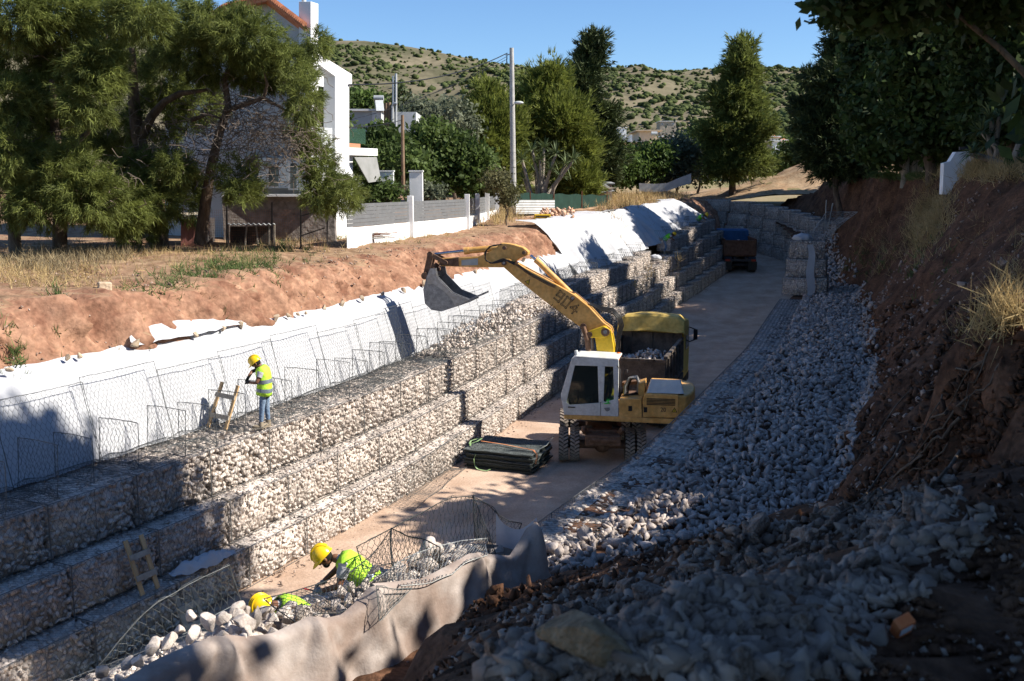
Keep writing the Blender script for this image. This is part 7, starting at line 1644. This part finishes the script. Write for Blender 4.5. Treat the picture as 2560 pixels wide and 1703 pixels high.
# shade trees outside the frame on the right bank: shaped to shadow the cutting; two crowns by the camera added to darken the foreground
def shade(label, base, cr, seed, leaf=.26): return tree('broadleaf_tree', label, (base[0], base[1], RB(base[0], base[1])), cr, leaf, ML_dark, seed, (.35, .12), 'trees on the high right bank')
SH = [((13.4, 14.4), 18.4, (3.0, 1.9, 3.5), .9), ((12.2, 3.6), 14.4, (4.2, 3.1, 3.6), 1), ((13.0, 10.4), 11.2, (2.4, 2.4, 1.7), .4), ((13.4, 17.4), 9.7, (2.2, 2.2, 1.8), .3), ((14.2, 21.6), 10.4, (2.3, 2.5, 2.0), .3), ((16.6, 26.0), 10.4, (2.4, 2.6, 2.0), .3), ((18.8, 30.5), 10.4, (2.4, 2.6, 2.0), .3), ((6.5, -3.0), 14.5, (6.5, 5.5, 2.4), .9), ((8.6, 2.6), 13.2, (4.4, 3.2, 1.8), .3), ((22, 35.5), 12.5, (3, 3, 3.6), .6), ((26.5, 41), 14, (3.5, 3.5, 5), .8), ((30, 47.5), 15, (4, 4, 6), 1), ((31, 56), 15, (4, 4, 6), 1), ((33, 64), 15, (4, 4, 6), 1), ((33, 72), 16.5, (4, 4, 7), 1.2), ((34, 79), 17, (4, 4, 7.5), 1.2), ((35, 86.5), 17.5, (4.5, 4, 8), 1.3)]
for i, ((x, y), zc, rd, k) in enumerate(SH):
    shade('dark broadleaf shade tree on the right bank', (x, y), [((x, y, zc), rd, int(420 * k + 120), 26, .5)], 80 + i, .30)
# branch hanging over the view, from a tree just right of the camera
ob = [E(a, b, rx, ry, 7.5) for a, b, rx, ry in ((2250, -70, 110, 55), (2360, -40, 110, 60), (2490, -20, 110, 70), (2300, -110, 150, 60), (2570, -50, 120, 90), (2110, 2, 40, 10), (2170, 14, 40, 14), (2240, 28, 50, 18))]
tree('overhanging_tree', 'near leafy branches hanging over the sky from a tree on the right', (6.6, 7.3, RB(6.6, 7.3)), [(c, (r_[0], .6, r_[2]), int(26 + r_[0] * r_[2] * 900), 14, .08) for c, r_ in ob], .06, ML_dark, 99, (.08, .014), limbs=0)

# ---- grasses and weeds
def tuft_patch(name, label, spots, m, L, w, per, seed, lean=.35, cat='grass', zoff=0.0, up=.9):
    """spots: (px, py, sx, sy, n, zfun or z)"""
    r = np.random.default_rng(seed); P = []
    for (a, b, sx, sy, n, zz) in spots:
        for _ in range(n):
            px, py = a + r.normal() * sx, b + r.normal() * sy
            if zz == 'R': p = hit(px, py, 3.0, 70)
            else: p = PZ(px, py, zz)
            if p is None or p.y > 110 or p.y < 2: continue
            P.append((p.x, p.y, (RB(p.x, p.y) if zz == 'R' else gz(p.x, p.y)) + zoff))
    P = np.array(P); D = np.zeros_like(P); D[:, 2] = up; V, T = blades_np(P, D, L, w, seed, per, lean, .15)
    return setp(place(name, mesh_np(name, V, T, m=m)), label, cat, None, 'stuff')
tuft_patch('dry_grass', 'dry straw grass and weeds over the left bank', [(60, 690, 70, 22, 170, 6.0), (190, 690, 70, 20, 110, 6.0), (330, 655, 60, 12, 60, 6.0), (420, 640, 60, 10, 70, 6.0), (520, 650, 70, 14, 60, 6.0), (660, 630, 60, 14, 80, 6.0), (760, 615, 60, 12, 80, 6.0), (900, 600, 60, 8, 160, 6.0), (1010, 595, 60, 6, 120, 6.0)], M_dgrass, .34, .008, 7, 21, .55)
tuft_patch('dry_grass', 'tall straw coloured grass by the pole and above the far sheets', [(1265, 540, 30, 12, 260, 6.0), (1225, 560, 30, 8, 120, 6.0), (1560, 535, 40, 12, 380, 6.1), (1640, 520, 45, 10, 420, 6.2), (1590, 505, 60, 6, 300, 6.3)], M_dgrass, .75, .016, 7, 22, .4)
tuft_patch('green_weeds', 'green weeds in patches on the left bank', [(560, 665, 50, 12, 170, 6.0), (640, 655, 50, 14, 170, 6.0), (500, 690, 40, 10, 70, 6.0), (420, 700, 30, 8, 40, 6.0), (350, 835, 14, 10, 26, 5.0), (310, 838, 10, 8, 18, 5.0), (36, 868, 14, 6, 22, 5.2), (145, 770, 8, 10, 18, 5.7), (905, 600, 50, 6, 80, 6.0), (700, 620, 40, 8, 60, 6.0)], M_ggrass, .26, .012, 9, 23, .8)
tuft_patch('brush', 'brown dry brush in front of the old pines', [(110, 660, 60, 14, 420, 6.05), (240, 645, 50, 12, 260, 6.05), (740, 575, 30, 14, 160, 6.1), (690, 590, 25, 10, 120, 6.1)], mat('brown_brush', (.14, .11, .06), (.30, .24, .14), nscale=2, coord='World', island=.3, rough=.9), .42, .009, 8, 24, .9)
tuft_patch('dry_grass', 'dry grass clumps on the shaded right slope', [(2330, 540, 22, 40, 420, 'R'), (2290, 590, 20, 30, 160, 'R'), (2500, 430, 50, 14, 300, 'R'), (2430, 420, 30, 12, 120, 'R'), (2380, 440, 30, 10, 100, 'R'), (2200, 620, 30, 30, 60, 'R')], M_dgrass, .55, .010, 7, 25, .55)
tuft_patch('dry_grass', 'pale bent grass heads close on the right slope', [(2490, 600, 40, 22, 18, 'R'), (2520, 700, 30, 14, 24, 'R'), (2530, 790, 30, 20, 40, 'R'), (2480, 830, 40, 20, 40, 'R')], M_dgrass, .42, .006, 8, 26, .8)
tuft_patch('green_weeds', 'green grass under the bare trunks on the right bank', [(2210, 443, 40, 3, 260, 'R'), (2270, 445, 30, 3, 220, 'R'), (2150, 660, 40, 30, 60, 'R'), (2290, 650, 40, 50, 50, 'R')], M_ggrass, .3, .014, 8, 27, .6)
# roots hanging out of the near slope
rt = random.Random(8)
for i in range(16):
    px, py = rt.choice(((2330, 1010), (2380, 1060), (2290, 1120), (2350, 1180), (2250, 1000), (2420, 1120), (2460, 900))); px += rt.uniform(-50, 50); py += rt.uniform(-50, 50); pts = []
    dx, dy = rt.uniform(-34, -6), rt.uniform(10, 34)
    for k in range(7):
        p = hit(px, py, 3, 30)
        if p is None: break
        pts.append(p + Vector((-.04, -.05, .05 + .03 * math.sin(k * 2 + i)))); px += dx + rt.uniform(-8, 8); py += dy + rt.uniform(-10, 10)
    if len(pts) > 3:
        r0 = rt.uniform(.008, .022); o = MB().tube(pts, [r0 * (1 - .11 * k) for k in range(len(pts))], 7).build('root', M_bark); setp(o, 'bare root hanging out of the dark earth slope', 'root', 'roots in the slope')
# orange drinks carton thrown on the slope
pc = hit(2250, 1600, 2.2, 12) or PY(2250, 1580, 4.5)
ct = thing('drink_carton', 'crumpled orange and white carton lying on the dark slope', 'carton', (pc.x, pc.y, pc.z + .03)); kk = pc.y / F
b = MB(); b.box((0, 0, .04), (50 * kk, 32 * kk, 72 * kk)); b.build('box', mat('carton_orange', (.55, .13, .04), (.62, .20, .07), nscale=20, rough=.5), ct, .006); b = MB(); b.box((-.004, -16 * kk, .05), (36 * kk, 3 * kk, 34 * kk)); b.build('label', mat('carton_white', (.6, .6, .62), rough=.5), ct); ct.rotation_euler = (R(38), R(-22), R(14))
# stone block and scrap on the left bank
sb = PZ(262, 722, 6.0); t = thing('stone_block', 'squared pale stone block on the left bank', 'block', (sb.x, sb.y, gz(sb.x, sb.y))); MB().box((0, 0, .13), (.28, .26, .24), (0, .06, .5)).build('block', M_tanrock, t, .025)
# sheds and wire enclosure under the pines
ey_ = 36.5
t = thing('shed', 'little shed with faded red boards and a patched sheet roof under the pines', 'shed', tuple(PY(480, 620, ey_)))
for k in range(6): MB().prism([PY(452 + k * 9.7, 548, ey_), PY(461 + k * 9.7, 547, ey_), PY(461 + k * 9.7, 622, ey_), PY(452 + k * 9.7, 622, ey_)], (0, .03 + .01 * (k % 2), 0)).build('board', M_redsheet, t, world=True)
MB().prism([PY(438, 546, ey_ - .2), PY(515, 543, ey_ - .2), PY(512, 533, ey_ + 1.4), PY(446, 536, ey_ + 1.4)], (0, 0, .05)).build('roof', mat('patched_roof', (.36, .30, .22), (.5, .44, .34), nscale=3, rough=.9), t, world=True)
MB().prism([PY(486, 552, ey_ - .06), PY(506, 550, ey_ - .06), PY(501, 576, ey_ - .06), PY(495, 579, ey_ - .06), PY(486, 564, ey_ - .06)], (0, .02, 0)).build('hanging_sheet', mat('mint_sheet', (.38, .60, .46), rough=.7), t, world=True)
MB().prism([PY(452, 548, ey_ + .05), PY(511, 548, ey_ + .05), PY(511, 622, ey_ + .05), PY(452, 622, ey_ + .05)], (0, 1.3, 0)).build('body', M_darksteel, t, world=True)
t = thing('hutch', 'low open hutch with a corrugated roof next to the red boarded shed', 'hutch', tuple(PY(630, 612, ey_)))
rows = [[PY(568 + 120 * u, 561 - 1.5 * v, ey_ - .2 + 1.2 * v) + Vector((0, 0, .03 * math.sin(u * 60))) for u in np.linspace(0, 1, 61)] for v in (0, 1)]; o = MB().loft(rows, closed=False).build('roof', M_galv, t, world=True); o.modifiers.new('thick', 'SOLIDIFY').thickness = .02
MB().prism([PY(575, 566, ey_ + .9), PY(684, 566, ey_ + .9), PY(684, 612, ey_ + .9), PY(575, 612, ey_ + .9)], (0, .05, 0)).build('back_board', M_darksteel, t, world=True)
for a, b in ((572, 570), (613, 617), (645, 640), (673, 673), (686, 686)): MB().bar(PY(a, 614, ey_ - .1), PY(b, 562, ey_ - .1), .05).build('post', M_woodgrey, t, world=True)
wf = thing('wire_fence', 'rusty wire mesh fence on dark posts around the pen by the house', 'fence', tuple(PY(700, 610, 36.1)))
for a in (510, 567, 680, 752, 818): MB().bar(PY(a, 620, 36.0), PY(a, 506, 36.0), .05).build('post', M_darksteel, wf, world=True)
A_, B_ = PY(510, 620, 36.0), PY(820, 620, 36.0)
aa = []; bb = []
for k in range(62): x_ = A_.x + (B_.x - A_.x) * k / 61; aa.append((x_, 36.0, A_.z)); bb.append((x_, 36.0, A_.z + 1.35))
for k in range(16): z_ = A_.z + .09 * k; aa.append((A_.x, 36.0, z_)); bb.append((B_.x, 36.0, z_))
place('mesh', mesh_np('mesh', *[np.asarray(q_) - (np.array(wf.location) if i_ == 0 else 0) for i_, q_ in enumerate(wires_np(aa, bb, .003))], m=M_rustsheet), None, wf)
for a in ((752, 540, 810, 525), (752, 590, 812, 570)): MB().bar(PY(a[0], a[1], 35.9), PY(a[2], a[3], 35.9), .04).build('brace', M_darksteel, wf, world=True)
t = thing('rusty_sheet', 'rusty metal sheet leaning by the corner of the slat fence', 'metal sheet', tuple(PY(890, 600, 38.8))); MB().prism([PY(872, 572, 38.9), PY(904, 576, 38.9), PY(906, 604, 38.6), PY(870, 600, 38.6)], (0, .03, 0)).build('sheet', M_rustsheet, t, world=True)
t = thing('board_pile', 'pile of old boards and scrap against the white wall', 'board pile', tuple(PY(940, 590, 39.0)))
for k in range(9): MB().bar(PY(895 + k * 5, 585 + (k % 4) * 4, 38.9), PY(945 + k * 6, 582 + (k % 4) * 4, 38.95), .12, .03).build('board', (M_woodgrey, M_galv, M_rustsheet)[k % 3], t, world=True)
# mesh rolls and cloth at the raised end of the far right wall
t = thing('mesh_roll', 'splayed roll of pale wire mesh standing up on the raised wall end', 'mesh roll', tuple(PZ(2060, 640, 5.0)))
for i, pl in enumerate(([(2040, 690), (2048, 620), (2062, 575), (2085, 550), (2105, 530)], [(2030, 640), (2040, 600), (2070, 560), (2092, 545)], [(1985, 650), (1990, 618), (2030, 605), (2052, 580)])):
    yb2 = 50 + i * .6
    def rf(u, v, pl=pl, yb2=yb2):
        t_ = np.clip(u / 3.0, 0, 1) * (len(pl) - 1); i0 = np.minimum(t_.astype(int), len(pl) - 2); f_ = t_ - i0; px = np.array([p[0] for p in pl]); py = np.array([p[1] for p in pl]); X_ = px[i0] * (1 - f_) + px[i0 + 1] * f_; Y_ = py[i0] * (1 - f_) + py[i0 + 1] * f_
        out = np.empty(u.shape + (3,)); 
        for n_ in range(len(u)): out[n_] = PY(float(X_[n_] + (v[n_] - .5) * 26 * (1 + .5 * t_[n_])), float(Y_[n_]), yb2 + .5 * math.sin(v[n_] * 3.14))[:]
        return out
    place('mesh_sheet', (lambda me: (me.transform(Matrix.Translation(-Vector(t.location))), me)[1])(net_mesh('mesh_sheet', 3.0, 1.0, .14, .008, rf, M_wire_pale, .014, .01)), None, t)
for a in ((2062, 575, 2066, 500), (2070, 570, 2082, 508)): MB().bar(PY(a[0], a[1], 50.4), PY(a[2], a[3], 50.4), .04).build('rod', M_wire_pale, t, world=True)
rows = [[PY(a + 3 * math.sin(v * 9), b, 48.8) for a, b in ((2018 + 3 * v * math.sin(6 * v), 612 + 128 * v), (2024, 612 + 128 * v), (2032 + 6 * math.sin(v * 3), 612 + 128 * v))] for v in np.linspace(0, 1, 14)]
setp(MB().loft(rows, closed=False).build('cloth_strip', M_cloth), 'narrow white cloth strip hanging down the raised wall end', 'cloth')
def bag(label, px, py, y, w):
    p = {52: Vector((e0.x + 1.1, e0.y + .7, Z3 + 2.78)), 64: Vector((L3(64) - .35, 64, Z3 + rise(64) + .22)), 77: Vector((L3(77) - .3, 77, Z3 + rise(77) + .2))}[y]; k = w * y / F / 2; b = MB(); r = np.random.default_rng(px); V = ICO3[0] * np.array([k * 1.3, k, k * .7]); V = V + V * (fbm(V[:, 0] * 3 / k, V[:, 1] * 3 / k, V[:, 2] * 3 / k, 3) * .25)[:, None]
    o = place('cloth_bag', mesh_np('cloth_bag', V, ICO3[1], smooth=True, m=M_cloth), None, None, tuple(p)); setp(o, label, 'bag')
bag('white plastic bag on top of the raised wall end', 2028, 548, 52, 34); bag('bluish white sack lying on the half filled row', 1692, 610, 64, 22); bag('small white sack on the far end of the left wall', 1767, 580, 77, 8)
# earth heap and fencing tape behind the far wall
P = []; S = []
for _ in range(500): x_ = random.uniform(11, 19); y_ = random.uniform(88.5, 93); P.append((x_, y_, fgz(x_, y_) + .1)); S.append(random.uniform(.06, .3))
setp(place('earth_clods', mesh_np('earth_clods', *stones_np(P, S, 47), m=M_dry)), 'tan clods on the dug heap behind the end wall', 'clods', None, 'stuff')
